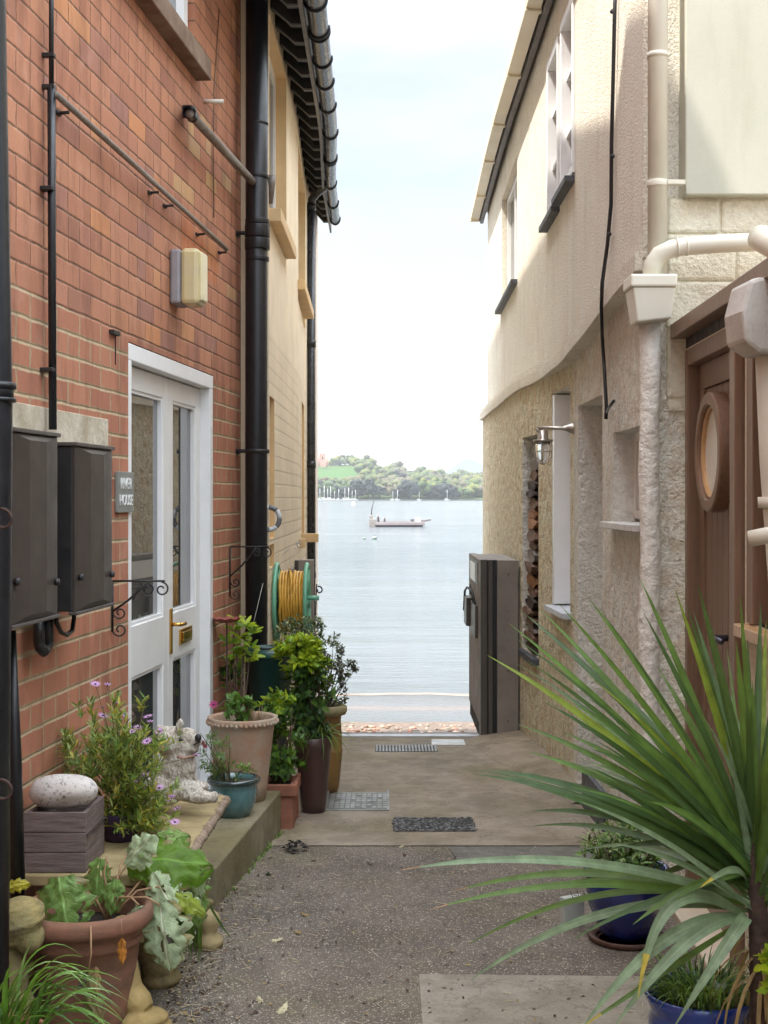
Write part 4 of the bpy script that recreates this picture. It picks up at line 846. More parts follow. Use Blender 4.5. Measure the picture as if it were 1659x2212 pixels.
# threshold
t = thing('gate_threshold', 'pale aluminium threshold strip across the gateway to the beach', 'threshold', (.1, 9.85, -.16))
mb = MB(); mb.box((-.51, 9.85, gz(9.85)-.05), (.71, 9.95, gz(9.85)+.012)); mb.build('strip', M('dull_aluminium', c(186, 186, 190), .4, .15, 6, .2, 50, .002), t, bevel=.003)
mb = MB(); mb.box((-.51, 9.955, gz(9.85)-.05), (.71, 10.0, gz(9.85)+.012)); mb.build('upstand', M('dark_rubber_seal', c(92, 88, 84), .6), t, bevel=.003)
mb = MB(); mb.box((-.75, 9.86, -1.2), (1.1, 10.15, gz(9.86)-.055)); tag(mb.build('retaining_wall', m_conc), 'low concrete wall under the gateway threshold facing the beach', 'wall')
# ------------------------------------------------------------------ RIGHT: roughcast house
RL = Plan([(1.10, 5.45), (1.10, 7.8), (1.06, 8.8), (.985, 9.8), (1.052, 14.3)], -1)
RU = Plan([(1.05, 5.45), (1.05, 8.0), (1.062, 10.5), (1.116, 14.45)], -1)
def PR(px, py, plan=RL, out=0):
    a, b = plan.p[0].y-1.5, plan.p[-1].y+1
    for _ in range(40):
        m_ = (a+b)/2; q = plan.P(m_, 0, out)
        if q.x/q.y*FPX+CX > px: a = m_
        else: b = m_
    return Vector((q.x, q.y, zB(py, q.y)))
def bandz(Y):
    pts = [(5.0, 2.56), (5.45, 2.555), (6.1, 2.53), (7.0, 2.46), (7.9, 2.41), (9.8, 2.41), (14.6, 2.46)]
    for (a, za), (b, zb) in zip(pts, pts[1:]):
        if a <= Y <= b: return za+(zb-za)*(Y-a)/(b-a)
    return 2.56 if Y < 5 else 2.46
rh = thing('roughcast_house', 'cream roughcast house on the right with sunlit upper wall and pale gutter', 'house', (1.0, 9, -.3))
lh = [(9.05, 9.65, .52, 2.03, .45, True), (7.9, 8.55, .91, 2.26, .16, True), (6.76, 7.62, -.15, 2.12, .22, True), (5.72, 6.44, 1.48, 1.91, .16, True)]
mb = wall_mesh(RL, -.8, 2.8, lh, .35)
far = MB()
for v in mb.v:
    if abs(v.z-2.8) < 1e-6: v.z = bandz(v.y)
# lower wall: the far stretch is ochre, the near stretch pinkish
for i, f in enumerate(mb.f):
    yc = sum(mb.v[k].y for k in f)/len(f)
    mb.m[i] = (0 if yc > 7.8 else 2) if mb.m[i] == 0 else 1
mb.build('wall', [m_rubble, m_greyrev, m_rubble2], rh)
mb = wall_mesh(RU, 2.3, 4.93, [(7.38, 7.95, 3.38, 4.40, .07, True), (8.03, 8.62, 3.35, 4.38, .07, True), (10.75, 12.4, 3.36, 4.35, .10, True)], .3)
for v in mb.v:
    if abs(v.z-2.3) < 1e-6: v.z = bandz(v.y)+.02
mb.build('wall', [m_pebble, m_pebble], rh)
# string course
mb = MB(); vs = []; fs = []; ys = along(RU, 5.46, 14.44, .25); pr = [(.0, .0), (.028, .0), (.030, .07), (.012, .078), (.012, .115), (0, .13)]
for y in ys:
    q, n = RU.at(RU.sy(y)); q2, n2 = RL.at(min(RL.sy(y), RL.s[-1])); xb = min(q.x, q2.x); w = .004*noise.noise(Vector((y*2, 0, 0))); z0 = bandz(y)-.03+w
    for i, (o_, z) in enumerate(pr): vs.append((xb-(o_-(.12 if i in (0, 5) else 0)+w), y, z0+z))
m_ = len(pr)
for i in range(len(ys)-1):
    for j in range(m_): j2 = (j+1) % m_; fs.append((i*m_+j, (i+1)*m_+j, (i+1)*m_+j2, i*m_+j2))
fs.append(tuple(range(m_))); fs.append(tuple((len(ys)-1)*m_+j for j in range(m_-1, -1, -1)))
mb.add(vs, fs, 0, False); mb.build('string_course', m_pebble, rh)
# end wall that faces the camera
mb = MB(); mb.box((1.053, 5.445, 2.62), (1.22, 5.7, 4.9)); mb.build('end_wall', m_pebble, rh)
mb = MB(); mb.box((1.10, 5.40, -.3), (1.215, 5.449, 2.62)); mb.build('end_pier', m_rubble2, rh)
mb = MB()
random.seed(5)
rows = [(2.66, 2.795), (2.47, 2.655), (2.28, 2.465), (2.0, 2.275)]
for r_, (za, zb) in enumerate(rows):
    x = 1.135; k = 0
    while x < 3.2:
        w = (.215 if r_ == 0 and k == 0 else random.uniform(.26, .42)); mb.box((x, 5.37+random.uniform(0, .006), za), (x+w-.006, 5.55, zb)); x += w; k += 1
mb.build('painted_blockwork', m_whitestone, rh, bevel=.012)
mb = MB(); mb.box((1.14, 5.385, 1.95), (3.3, 5.5, 2.8)); mb.build('blockwork_joints', m_whitestone, rh)
mb = MB(); mb.box((1.195, 5.32, 2.80), (3.4, 5.6, 5.6)); mb.build('smooth_panel', m_smooth, rh, bevel=.006)
# roofline: box gutter, fascia, soffit, roof
GP = Plan([(.875, 5.0), (.887, 8.27), (.892, 9.54), (.892, 10.8), (.904, 12), (.94, 14.0), (.954, 14.8)], -1)
ysg = along(GP, 5.3, 14.8); GZ = .31
m_gut = M('cream_box_gutter', c(226, 214, 188), .4, .08, 3, .05, 30, .001); m_fas = M('grey_fascia', c(104, 100, 100), .5, .15, 5, .1)
g = MB(); sweep(g, GP, ysg, [(0, 4.66), (-.09, 4.65), (-.09, 4.72), (-.08, 4.72), (-.08, 4.665), (-.01, 4.67), (-.008, 4.72), (0, 4.72)]); g.build('gutter', m_gut, rh)
for y in (7.0, 8.41, 9.72, 11.0, 12.2, 13.6, 14.77):
    q, n = GP.at(GP.sy(y)); mb = MB(); mb.box((q.x-.006, y-.03, 4.638), (q.x+.1, y+.03, 4.73)); mb.build('gutter_clip', m_gut, rh, bevel=.003)
mb = MB(); sweep(mb, GP, ysg, [(-.103, 4.62), (-.14, 4.62), (-.14, 4.78), (-.103, 4.78)]); mb.build('fascia', m_fas, rh)
mb = MB(); sweep(mb, GP, ysg, [(-.14, 4.72), (-.45, 4.90), (-.45, 4.93), (-.14, 4.76)]); mb.build('soffit', m_fas, rh)
mb = MB(); sweep(mb, GP, ysg, [(-.06, 4.75), (-.06, 4.775), (-3.4, 6.9), (-3.4, 6.87)]); mb.build('roof', m_slate, rh)
mb = MB(); mb.box((1.6, 5.62, -.3), (4.2, 14.3, 4.9)); mb.build('rear_mass', m_pebble, rh)
# upper windows
def upper_window(Ya, Yb, za, zb, nm='window'):
    o, d, n = RU.frame((Ya+Yb)/2); L_ = (Yb-Ya)/2; O = (o.x, o.y, 0)
    mb = MB(); mb.obox(O, d, n, (-L_+.03, -.06, za+.03), (L_-.03, -.05, zb-.03)); w = mb.build('window', m_glass, rh)
    mb = MB()
    for a, b_, z0, z1 in ((-L_, L_, za, za+.05), (-L_, L_, zb-.05, zb), (-L_, -L_+.05, za+.05, zb-.05), (L_-.05, L_, za+.05, zb-.05)): mb.obox(O, d, n, (a, -.065, z0), (b_, .012, z1))
    mb.build('frame', m_white, w, bevel=.004)
    mb = MB()
    for k in (1, 2): z = za+(zb-za)*k/3; mb.obox(O, d, n, (-L_+.05, -.05, z-.012), (L_-.05, -.02, z+.012))
    mb.obox(O, d, n, (-.012, -.05, za+.05), (.012, -.022, zb-.05)); mb.build('glazing_bars', m_white, w)
for a in ((7.39, 7.94, 3.39, 4.39), (8.04, 8.61, 3.36, 4.37)): upper_window(*a)
o, d, n = RU.frame(11.55); mb = MB(); mb.obox((o.x, o.y, 0), d, n, (-.8, -.09, 3.38), (.8, -.08, 4.33)); w = mb.build('window', m_glass, rh)
mb = MB()
for a, b_, z0, z1 in ((-.82, -.75, 3.37, 4.34), (.75, .82, 3.37, 4.34), (-.03, .03, 3.42, 4.29), (-.75, .75, 3.37, 3.42), (-.75, .75, 4.29, 4.34)): mb.obox((o.x, o.y, 0), d, n, (a, -.095, z0), (b_, -.05, z1))
mb.build('frame', m_white, w)
for Ya, Yb, z in ((7.38, 8.01, 3.34), (8.01, 8.68, 3.31), (10.7, 12.55, 3.31)):
    o, d, n = RU.frame((Ya+Yb)/2); L_ = (Yb-Ya)/2-.01; mb = MB(); mb.obox((o.x, o.y, z), d, n, (-L_, -.06, 0), (L_, .055, .035)); mb.build('slate_sill', m_slate, rh, bevel=.002)
# lower openings
t = rh
o, d, n = RL.frame(8.22); mb = MB(); mb.obox((o.x, o.y, 0), d, n, (.255, -.15, .93), (.315, .0, 2.25)); mb.build('white_shutter', m_white, rh, bevel=.003)
mb = MB(); mb.obox((o.x, o.y, 0), d, n, (-.31, -.15, .93), (-.27, -.02, 2.25)); mb.obox((o.x, o.y, 0), d, n, (-.27, -.15, .93), (.25, -.12, 2.25)); mb.build('window_frame', m_white, rh, bevel=.003)
for z in (1.02, 1.36, 1.72, 2.0):
    mb = MB(); mb.obox((o.x, o.y, z), d, n, (.243, -.135, -.035), (.254, -.12, .035)); mb.build('hinge', m_iron, rh)
mb = MB(); mb.obox((o.x, o.y, .885), d, n, (-.35, -.12, 0), (.33, .05, .035)); mb.build('silver_sill', m_ply, rh, bevel=.003)
o, d, n = RL.frame(6.08); mb = MB(); mb.obox((o.x, o.y, 0), d, n, (-.36, -.14, 1.50), (.36, -.13, 1.91)); w = mb.build('small_window', m_glass, rh)
mb = MB()
for a, b_, za, zb in ((-.36, .36, 1.50, 1.54), (-.36, .36, 1.87, 1.91), (.31, .36, 1.54, 1.87), (-.36, -.31, 1.54, 1.87), (-.03, .03, 1.54, 1.87)): mb.obox((o.x, o.y, 0), d, n, (a, -.15, za), (b_, -.10, zb))
mb.build('frame', m_whitep, w, bevel=.003)
mb = MB(); mb.obox((o.x, o.y, 1.455), d, n, (-.40, -.15, 0), (.40, .055, .03)); mb.build('small_sill', M('pale_stone_sill', c(206, 204, 200), .6, .12, 8, .3), rh, bevel=.003)
mb = MB(); o, d, n = RL.frame(9.35); mb.obox((o.x, o.y, .47), d, n, (-.33, -.3, 0), (.32, .04, .045)); mb.build('slate_ledge', m_slate, rh, bevel=.004)
# firewood in the alcove
random.seed(11); wm = [M('split_log_a', c(112, 84, 66), .8, .4, 20, .6, 40, .006), M('split_log_b', c(150, 104, 66), .8, .3, 20, .5, 40, .006), M('log_bark', c(66, 52, 46), .9, .3, 20, .8, 30, .01), M('grey_log', c(136, 128, 124), .9, .3, 20, .6, 30, .008)]
z = .525; k = 0; g = 'split logs stacked in the wall alcove'
firsts = {0: 'lowest dark split log in the wall alcove', 1: 'orange brown split log near the top of the alcove stack'}
pos = ['lowest', 'second', 'third', 'fourth', 'fifth', 'sixth', 'seventh', 'eighth', 'ninth', 'tenth', 'eleventh', 'twelfth', 'thirteenth', 'fourteenth', 'fifteenth', 'sixteenth', 'seventeenth', 'eighteenth', 'nineteenth', 'twentieth', 'topmost but two', 'topmost but one', 'topmost']
while z < 1.86:
    h = random.uniform(.055, .095); mb = MB(); yc = 9.36+random.uniform(-.05, .05); x0 = .985+random.uniform(.02, .06)+(.0 if z > .8 else -.02)
    nn = 9; cs = []
    for i in range(nn):
        a = 2*PI*i/nn; rr = random.uniform(.8, 1.12); cs.append((.23*math.cos(a)*rr, h*.5*math.sin(a)*rr))
    vs = []
    for xx in (x0, x0+.3): vs += [(xx+random.uniform(-.008, .008), yc+a*1.1, z+h*.5+b_) for a, b_ in cs]
    mb.add(vs, [tuple(range(nn))]+[tuple(range(2*nn-1, nn-1, -1))]+[(i, (i+1) % nn, (i+1) % nn+nn, i+nn) for i in range(nn)])
    lg = mb.build('firewood_log', wm[[2, 0, 3, 0, 0, 2, 0, 1, 0, 3, 0, 0, 1, 1, 0, 2][k % 16]], origin=(x0, yc, z), bevel=.004)
    tag(lg, 'split log in the alcove stack, %s from the bottom' % pos[min(k, 22)], 'log', g); z += h*.93; k += 1
# slate patch leaning at the wall foot
t = thing('slate_slab', 'dark grey slate slab standing at the foot of the right wall behind the palm leaves', 'slate', tuple(PR(1290, 1800)))
o, d, n = RL.frame(6.9); mb = MB(); mb.obox((o.x, o.y, 0), d, n, (-.32, .004, -.06), (.34, .03, .145)); mb.build('slab', m_slate, t, bevel=.004)
# pipes on the right
t = thing('rain_hopper', 'pale square rainwater hopper where two pipes meet on the right wall', 'hopper', (1.05, 5.4, 2.28))
m_pipe = M('pale_cream_pipe', c(220, 216, 200), .42, .06, 4, .08, 60, .001); m_coat = render_mat('rough_painted_pipe', c(240, 236, 226), c(230, 225, 214), None, 60, .9, .008, 5, 22, speck=.25)
mb = MB(); X0, X1, Ya, Yb = .966, 1.135, 5.22, 5.385
b_ = [(X0+.022, Ya+.02, 2.285), (X1-.012, Ya+.02, 2.30), (X1-.012, Yb, 2.30), (X0+.022, Yb, 2.285)]; tt = [(X0, Ya, 2.42), (X1, Ya, 2.42), (X1, Yb, 2.42), (X0, Yb, 2.42)]
mb.add(b_+tt, [(0, 3, 2, 1), (0, 1, 5, 4), (1, 2, 6, 5), (2, 3, 7, 6), (3, 0, 4, 7), (4, 5, 6, 7)]); mb.build('bowl', m_pipe, t, bevel=.008)
mb = MB(); mb.box((X0-.008, Ya-.008, 2.42), (X1+.006, Yb, 2.47)); mb.build('rim', m_pipe, t, bevel=.008)
t = thing('cream_downpipe', 'pale cream downpipe rising above the hopper to the eaves', 'downpipe', (1.087, 5.34, 2.4))
mb = MB(); mb.tube([(1.087, 5.335, 2.44), (1.09, 5.335, 5.4)], .039, 24); mb.build('tube', m_pipe, t)
z = zB(397, 5.33); mb = MB(); mb.tube([(1.087, 5.335, z-.012), (1.087, 5.335, z+.012)], .044, 24); mb.box((1.12, 5.30, z-.008), (1.19, 5.33, z+.010)); mb.build('bracket', m_pipe, t, bevel=.002)
mb = MB(); mb.tube([(1.087, 5.335, z+.5), (1.087, 5.335, z+.52)], .042, 24); mb.build('joint', m_pipe, t)
t = thing('branch_pipe', 'pale waste pipe coming in from the right and bending down into the hopper', 'pipe', tuple(W(1500, 530, 5.26)))
pts = [W(1720, 519, 5.2), W(1560, 526, 5.24), W(1480, 532, 5.26), W(1450, 538, 5.27), W(1425, 550, 5.28), W(1411, 570, 5.29), W(1407, 600, 5.29)]
mb = MB(); mb.tube(pts, .036, 24); mb.build('tube', m_pipe, t)
for px, py in ((1462, 535), (1482, 532), (1572, 525)):
    mb = MB(); mb.tube([W(px-2, py+.3, 5.26), W(px+2, py, 5.26)], .0385, 24); mb.build('joint', m_pipe, t)
mb = MB(); mb.tube([W(1642, 514, 5.1), W(1654, 520, 5.05), W(1690, 540, 4.95)], .05, 20); mb.build('tee', m_pipe, t)
mb = MB(); pts = [(1.06+.004*math.sin(i*1.7), 5.36+.003*math.cos(i*2.1), 2.3-i*.2) for i in range(13)]; mb.tube(pts, [.040+.002*math.sin(i*2.3) for i in range(13)], 24)
tag(mb.build('rough_downpipe', m_coat, origin=(1.06, 5.36, -.1)), 'thick white downpipe with lumpy coating below the hopper', 'downpipe')
# black cable
mb = MB(); pts = [PR(px, py, RU, .018) for px, py in ((1330, -60), (1327, 60), (1324, 190), (1321, 310), (1320, 440), (1312, 530))]+[PR(1301, 610, RU, .045), PR(1299, 665, RU, .045)]+[PR(px, py, RL, .03) for px, py in ((1301, 730), (1305, 790), (1310, 880), (1309, 905))]
mb.tube(pts, .009, 8); tc_ = mb.build('hanging_cable', m_black, origin=tuple(pts[0])); tag(tc_, 'thick black cable hanging down the roughcast wall with a forked end', 'cable')
mb = MB(); mb.tube([PR(1311, 890, RL, .03), PR(1317, 878, RL, .035), PR(1326, 866, RL, .04)], .007, 8); x = mb.build('fork', m_black, tc_); x.location = Vector((0, 0, 0))
for py in (25, 338, 630-5, 506):
    q = PR(1323 if py < 500 else (1316 if py < 600 else 1301), py, RU, .018); mb = MB(); mb.blob(q, .013, 1, .1); mb.build('clip', m_iron, tc_)
# bulkhead ship lamp
t = thing('outdoor_lamp', 'nickel ship style wall lamp with caged glass on a long arm', 'wall lamp', tuple(PR(1236, 925))); m_nick = M('brushed_nickel', c(176, 168, 158), .32, .1, 20, .05, 60, .001, metal=.85)
q0 = PR(1238, 928); lampY = q0.y-.05; q1 = W(1160, 924, lampY); q0b = W(1236, 925, q0.y-.02)
mb = MB(); mb.tube([q0b+Vector((.03, 0, 0)), q0b, q0b-Vector((.03, 0, 0)), q0b-Vector((.06, 0, 0)), q1], [.034, .034, .018, .011, .0085], 14); mb.build('arm', m_nick, t)
L0 = W(1173, 930, lampY); s = lampY/FPX
mb = MB(); mb.tube([q1, q1+Vector((.0, 0, -.02)), Vector((L0.x, L0.y, L0.z))], .008, 8); mb.lathe([(.0, .0), (.03, .0), (.032, -18*s), (.034, -19*s)], L0, 20); mb.lathe([(.034, -19*s), (.058, -20*s), (.058, -24*s), (.05, -24*s)], L0, 24); mb.build('cap', m_nick, t)
mb = MB(); mb.lathe([(.044, -24*s), (.045, -40*s), (.043, -52*s), (.034, -62*s), (.018, -68*s), (.001, -70*s)], L0, 24); mb.build('glass_jar', m_cglass, t)
mb = MB()
for k in range(4):
    a = PI/4+k*PI/2+.5; pts = [L0+Vector((r_*math.cos(a), r_*math.sin(a), z_*s)) for r_, z_ in ((.05, -22), (.052, -46), (.048, -58), (.03, -68), (.004, -73))]; mb.tube(pts, .003, 6)
for z_ in (-46,): mb.tube([L0+Vector((.052*math.cos(2*PI*i/20), .052*math.sin(2*PI*i/20), z_*s)) for i in range(21)], .003, 6)
mb.build('cage', m_nick, t)
mb = MB(); mb.blob(L0+Vector((0, 0, -34*s)), (.016, .016, .026), 2, 0); mb.build('bulb', m_whitep, t)
# ------------------------------------------------------------------ flood gate on the right
t = thing('flood_gate', 'brown metal flood gate standing open on the right of the threshold', 'gate', (.84, 9.78, -.2)); g0 = gz(9.78)
zt_ = 1.146
mb = MB(); mb.box((.822, 9.74, g0), (.975, 9.86, zt_)); mb.build('post', m_gate, t, bevel=.004)
mb = MB(); mb.box((.700, 9.745, g0), (.748, 9.84, zt_+.004)); mb.box((.758, 9.75, g0), (.790, 9.85, zt_+.002)); mb.build('hinge_channel', m_gated, t, bevel=.003)
mb = MB(); mb.box((.745, 9.765, g0+.002), (.76, 9.845, zt_-.001)); mb.box((.79, 9.765, g0+.002), (.822, 9.85, zt_-.001)); mb.build('channel_gap', m_blackdull, t)
mb = MB(); mb.box((.695, 9.862, -.05), (.755, 10.98, zt_)); lf = mb.build('gate_leaf', m_gate, t, bevel=.004)
for z in (-.02, .35, .78, 1.05):
    mb = MB(); mb.tube([(.90, 9.741, z), (.90, 9.733, z)], .009, 8); mb.build('bolt', m_greypipe, t)
mb = MB(); mb.box((.755, 9.87, zt_-.03), (.97, 10.9, zt_-.004)); mb.build('top_plate', m_gate, t, bevel=.003)
mb = MB(); mb.box((.6915, 9.95, .95), (.6948, 10.9, 1.12)); mb.build('gate_rail', m_gated, lf)
mb = MB(); mb.box((.690, 10.2, .96), (.6935, 10.75, 1.10)); mb.build('white_sticker', m_white, lf)
mb = MB(); mb.box((.672, 9.93, .56), (.694, 10.5, .80)); mb.box((.64, 10.45, .60), (.69, 10.75, .82)); mb.build('latch_box', m_gated, lf, bevel=.004)
mb = MB(); mb.tube([(.68, 10.0, .80), (.66, 10.1, .90), (.65, 10.5, .90), (.645, 10.7, .86), (.64, 10.75, .70)], .009, 6); mb.tube([(.68, 10.2, .80), (.66, 10.3, .93), (.67, 10.4, .86)], .008, 6); mb.build('latch_handle', m_iron, lf)
mb = MB()
for k in range(30): mb.box((.70+.03*(k % 2), 9.87+k*.037, -.16+.0*k), (.72+.03*(k % 2), 9.885+k*.037, -.05))
mb.build('brush_seal', M('brush_seal_grey', c(110, 108, 108), .8, .4, 60, .6), lf)
# ------------------------------------------------------------------ RIGHT: porch wall with brown door
RD = Plan([(1.2+.028*(y-5.35), y) for y in (1.2, 5.35)], -1)
def dbr(mb, Ya, Yb, za, zb, o0, o1, mat=0):
    q = RD.P(Ya, 0, 0); _, d, n = RD.frame(4); mb.obox((q.x, q.y, 0), d, n, (0, o0, za), (RD.sy(Yb)-RD.sy(Ya), o1, zb), mat); return mb
pw = thing('porch_wall', 'white painted stone porch wall at the right edge of the picture', 'wall', (1.17, 3, 0))
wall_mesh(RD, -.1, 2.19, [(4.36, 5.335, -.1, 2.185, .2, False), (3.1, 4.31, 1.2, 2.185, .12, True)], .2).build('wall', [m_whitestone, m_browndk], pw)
mb = MB(); dbr(mb, 3.0, 5.372, 2.235, 2.292, -.35, .055); mb.build('fascia_board', m_brown, pw, bevel=.003)
mb = MB(); dbr(mb, 3.0, 5.36, 2.192, 2.234, -.3, -.005); mb.build('head_board', m_browndk, pw)
mb = MB(); dbr(mb, 4.22, 4.30, 1.2, 2.18, -.09, .01); dbr(mb, 3.15, 4.22, 2.10, 2.18, -.09, .01); mb.build('window_frame', m_brown, pw, bevel=.003)
mb = MB(); dbr(mb, 3.2, 4.22, 1.2, 2.1, -.085, -.075); mb.build('window_pane', m_glass, pw)
mb = MB(); dbr(mb, 3.0, 4.33, 1.155, 1.195, -.05, .045); mb.build('window_sill', m_browngold, pw, bevel=.004)
dr = thing('brown_door', 'brown boarded door with round porthole window in the right porch', 'door', (1.19, 4.85, 0))
mb = MB(); dbr(mb, 5.285, 5.335, 0, 2.185, -.1, .004); dbr(mb, 4.375, 5.285, 2.12, 2.185, -.1, .004); dbr(mb, 4.375, 4.45, 0, 2.12, -.1, .03); mb.build('door_frame', m_brown, dr, bevel=.004)
mb = MB(); dbr(mb, 4.45, 5.285, .03, .20, -.07, -.04); dbr(mb, 4.45, 5.255, 2.02, 2.118, -.07, -.038); dbr(mb, 5.175, 5.255, .03, 2.02, -.07, -.038); dbr(mb, 4.45, 4.53, .03, 2.02, -.07, -.038)
leafo = mb.build('door_leaf', m_brown, dr, bevel=.002)
k = 4.533
while k < 5.17:
    mb = MB(); dbr(mb, k, min(k+.086, 5.173), .2, 2.018, -.066, -.046); mb.build('board', m_brown, leafo, bevel=.004); k += .0895
mb = MB(); dbr(mb, 4.53, 5.175, .2, 2.02, -.075, -.066); mb.build('backing', m_browndk, leafo)
_, dR, nR = RD.frame(4.9); pc = RD.P(4.90, 1.766, 0)
def disc_ring(r0, r1, o0, o1, mat, name, par, seg=64):
    mb = MB(); vs = []; fs = []
    for (r_, o_) in ((r1, o0), (r1, o1-.006), (r1-.006, o1), (r0+.006, o1), (r0, o1-.006), (r0, o0)):
        for k in range(seg): a = 2*PI*k/seg; vs.append(pc+dR*r_*math.cos(a)+Vector((0, 0, r_*math.sin(a)))+nR*o_)
    for i in range(5):
        for k in range(seg): k2 = (k+1) % seg; fs.append((i*seg+k, i*seg+k2, (i+1)*seg+k2, (i+1)*seg+k))
    mb.add(vs, fs, 0, False); return mb.build(name, mat, par)
ring = disc_ring(.172, .220, -.045, .010, m_brown, 'porthole_ring', leafo); disc_ring(.160, .172, -.05, -.004, m_browngold, 'porthole_liner', ring)
mb = MB(); vs = [pc+nR*(-.020)+dR*.163*math.cos(2*PI*k/48)+Vector((0, 0, .163*math.sin(2*PI*k/48))) for k in range(48)]; mb.add(vs, [tuple(range(48))]); mb.build('porthole_glass', glass_mat('porthole_glass', (.78, .78, .70), 1.4, .3), ring)  # pale base colour stands in for light reflected in the glass
mb = MB(); q = RD.P(4.78, 1.10, -.04); mb.tube([q, q+nR*.05, q+nR*.055], [.012, .012, .015], 12); mb.tube([q+nR*.05, q+nR*.05-dR*.12], .0105, 12); mb.build('door_handle', M('dark_steel', c(96, 98, 108), .3, .1, 20, .05, metal=.7), leafo)
mb = MB(); dbr(mb, 4.3, 5.36, -.05, .03, -.15, .09); tag(mb.build('door_step', M('pale_door_stone', c(206, 190, 166), .8, .1), bevel=.006), 'pale stone step under the brown porthole door', 'step')
# near stone-coloured hopper and pipe at the right edge
t = thing('stone_hopper', 'chunky chamfered stone coloured hopper head at the right edge beside the brown door', 'hopper', tuple(W(1640, 690, 3.9)))
m_sc = render_mat('stone_coloured_paint', c(206, 204, 198), c(188, 184, 176), None, 80, .3, .003, 6, speck=.25)
Y = 3.9; q = lambda px, py: W(px, py, Y)
poly = [q(1594, 672), q(1611, 604), q(1640, 598), q(1760, 598), q(1760, 762), q(1641, 762), q(1601, 738)]
mb = MB(); m_ = len(poly); back = [p+Vector((.0 if i not in (0, 1, 6) else .0, .17, 0)) for i, p in enumerate(poly)]; fr_ = [p+Vector((.012 if i in (0, 1, 6) else 0, 0, 0)) for i, p in enumerate(poly)]
mb.add(fr_+back, [tuple(range(m_-1, -1, -1)), tuple(range(m_, 2*m_))]+[(i, (i+1) % m_, (i+1) % m_+m_, i+m_) for i in range(m_)]); mb.build('head', m_sc, t, bevel=.012)
mb = MB(); mb.tube([W(1672, 762, 4.0), W(1680, 1000, 4.0), W(1700, 1300, 4.0), W(1712, 2400, 4.0)], [.055, .052, .05, .05], 20); mb.build('downpipe', m_pipe, t)
mb = MB(); mb.tube([W(1683, 1072, 4.0), W(1684, 1096, 4.0)], .062, 20); mb.build('collar', m_pipe, t)
mb = MB(); mb.tube([W(1620, 1164, 3.8), W(1700, 1148, 3.75)], .0235, 18); tag(mb.build('pipe_stub', m_pipe, origin=tuple(W(1640, 1160, 3.8))), 'short pale pipe stub poking in from the right edge over the brown door', 'pipe')
mb = MB(); mb.box((1.12, 3.55, 0), (1.16, 3.95, 1.05)); 
# ------------------------------------------------------------------ step, covers, grates
t = thing('concrete_step', 'long mossy concrete step in front of the glazed door', 'step', (-.8, 6, 0))
a0 = BR.P(5.22, 0, -.02); vs = []
f0, f1 = Vector((-.655, 5.22, 0)), Vector((-.507, 6.61, 0)); b0, b1 = BR.P(5.2, 0, .0), BR.P(6.65, 0, .0)
mb = MB()
for z in (-.12, .158): vs += [(f0.x, f0.y, z), (f1.x, f1.y, z), (b1.x, b1.y, z), (b0.x, b0.y, z)]
mb.add(vs, [(0, 1, 5, 4), (1, 2, 6, 5), (3, 0, 4, 7), (4, 5, 6, 7), (2, 3, 7, 6)]); mb.build('block', m_step, t, bevel=.008)
def plate(name, pts, mat, label, cat, dz=.007, pattern=None):
    t = thing(name, label, cat, (sum(p[0] for p in pts)/4, sum(p[1] for p in pts)/4, gz(pts[0][1])))
    mb = MB(); vs = [(x, y, gz(y)+dz-.01) for x, y in pts]+[(x, y, gz(y)+dz) for x, y in pts]; mb.add(vs, [(4, 5, 6, 7), (0, 1, 5, 4), (1, 2, 6, 5), (2, 3, 7, 6), (3, 0, 4, 7)]); mb.build('lid', mat, t); return t
m_galv = M('worn_galvanised', c(150, 150, 144), .45, .25, 10, .3, 60, .002, col2=c(100, 98, 90))
t = plate('drain_cover', [(-.31, 7.13), (.02, 7.13), (.02, 7.60), (-.31, 7.60)], M('drain_cover_dark', c(104, 102, 96), .6, .2, 10, .4), 'galvanised chequered manhole cover in the concrete path beside the brown pot', 'manhole cover')
mb = MB(); random.seed(3)
for i in range(11):
    for j in range(7):
        x = -.295+i*.029; y = 7.17+j*.061
        if random.random() < .9: mb.box((x, y, gz(y)+.0072), (x+.021, y+.042, gz(y)+.010), 0, .0)
mb.build('raised_studs', m_galv, t)
for a, b_ in (((-.318, 7.115), (.028, 7.13)), ((-.318, 7.60), (.028, 7.615)), ((-.318, 7.13), (-.308, 7.6)), ((.018, 7.13), (.028, 7.6))): mb = MB(); mb.box((a[0], a[1], gz(7.4)-.01), (b_[0], b_[1], gz(a[1])+.010)); mb.build('rim', m_galv, t)
t = plate('floor_grate', [(-.06, 9.15), (.37, 9.15), (.36, 9.42), (-.06, 9.42)], M('grate_pit', (.03, .03, .03), .8), 'slotted metal drain grate across the path before the threshold', 'drain grate', .006)
mb = MB()
for i in range(19): x = -.055+i*.0225; mb.box((x, 9.16, gz(9.3)-.004), (x+.012, 9.41, gz(9.42)+.016))
mb.build('bars', m_galv, t)
plate('access_plate', [(.335, 9.45), (.575, 9.45), (.575, 9.72), (.345, 9.72)], M('silvery_plate', c(186, 186, 180), .4, .25, 8, .2), 'bright silvery access plate by the open gate', 'access plate')
plate('concrete_patch', [(.20, 9.46), (.325, 9.46), (.33, 9.75), (.205, 9.75)], conc_mat('smooth_patch', c(150, 142, 128), c(130, 122, 108), .1), 'small smooth concrete infill left of the silvery access plate', 'paving patch', .006)
t = thing('gravel_grid', 'rectangle of grey gravel set into the concrete path', 'gravel', (.24, 6.76, gz(6.76)))
mb = MB(); random.seed(9)
mb.add([(.045, 6.60, gz(6.6)+.0065), (.45, 6.60, gz(6.6)+.0065), (.45, 6.93, gz(6.93)+.0065), (.05, 6.93, gz(6.93)+.0065)], [(0, 1, 2, 3)], 0)
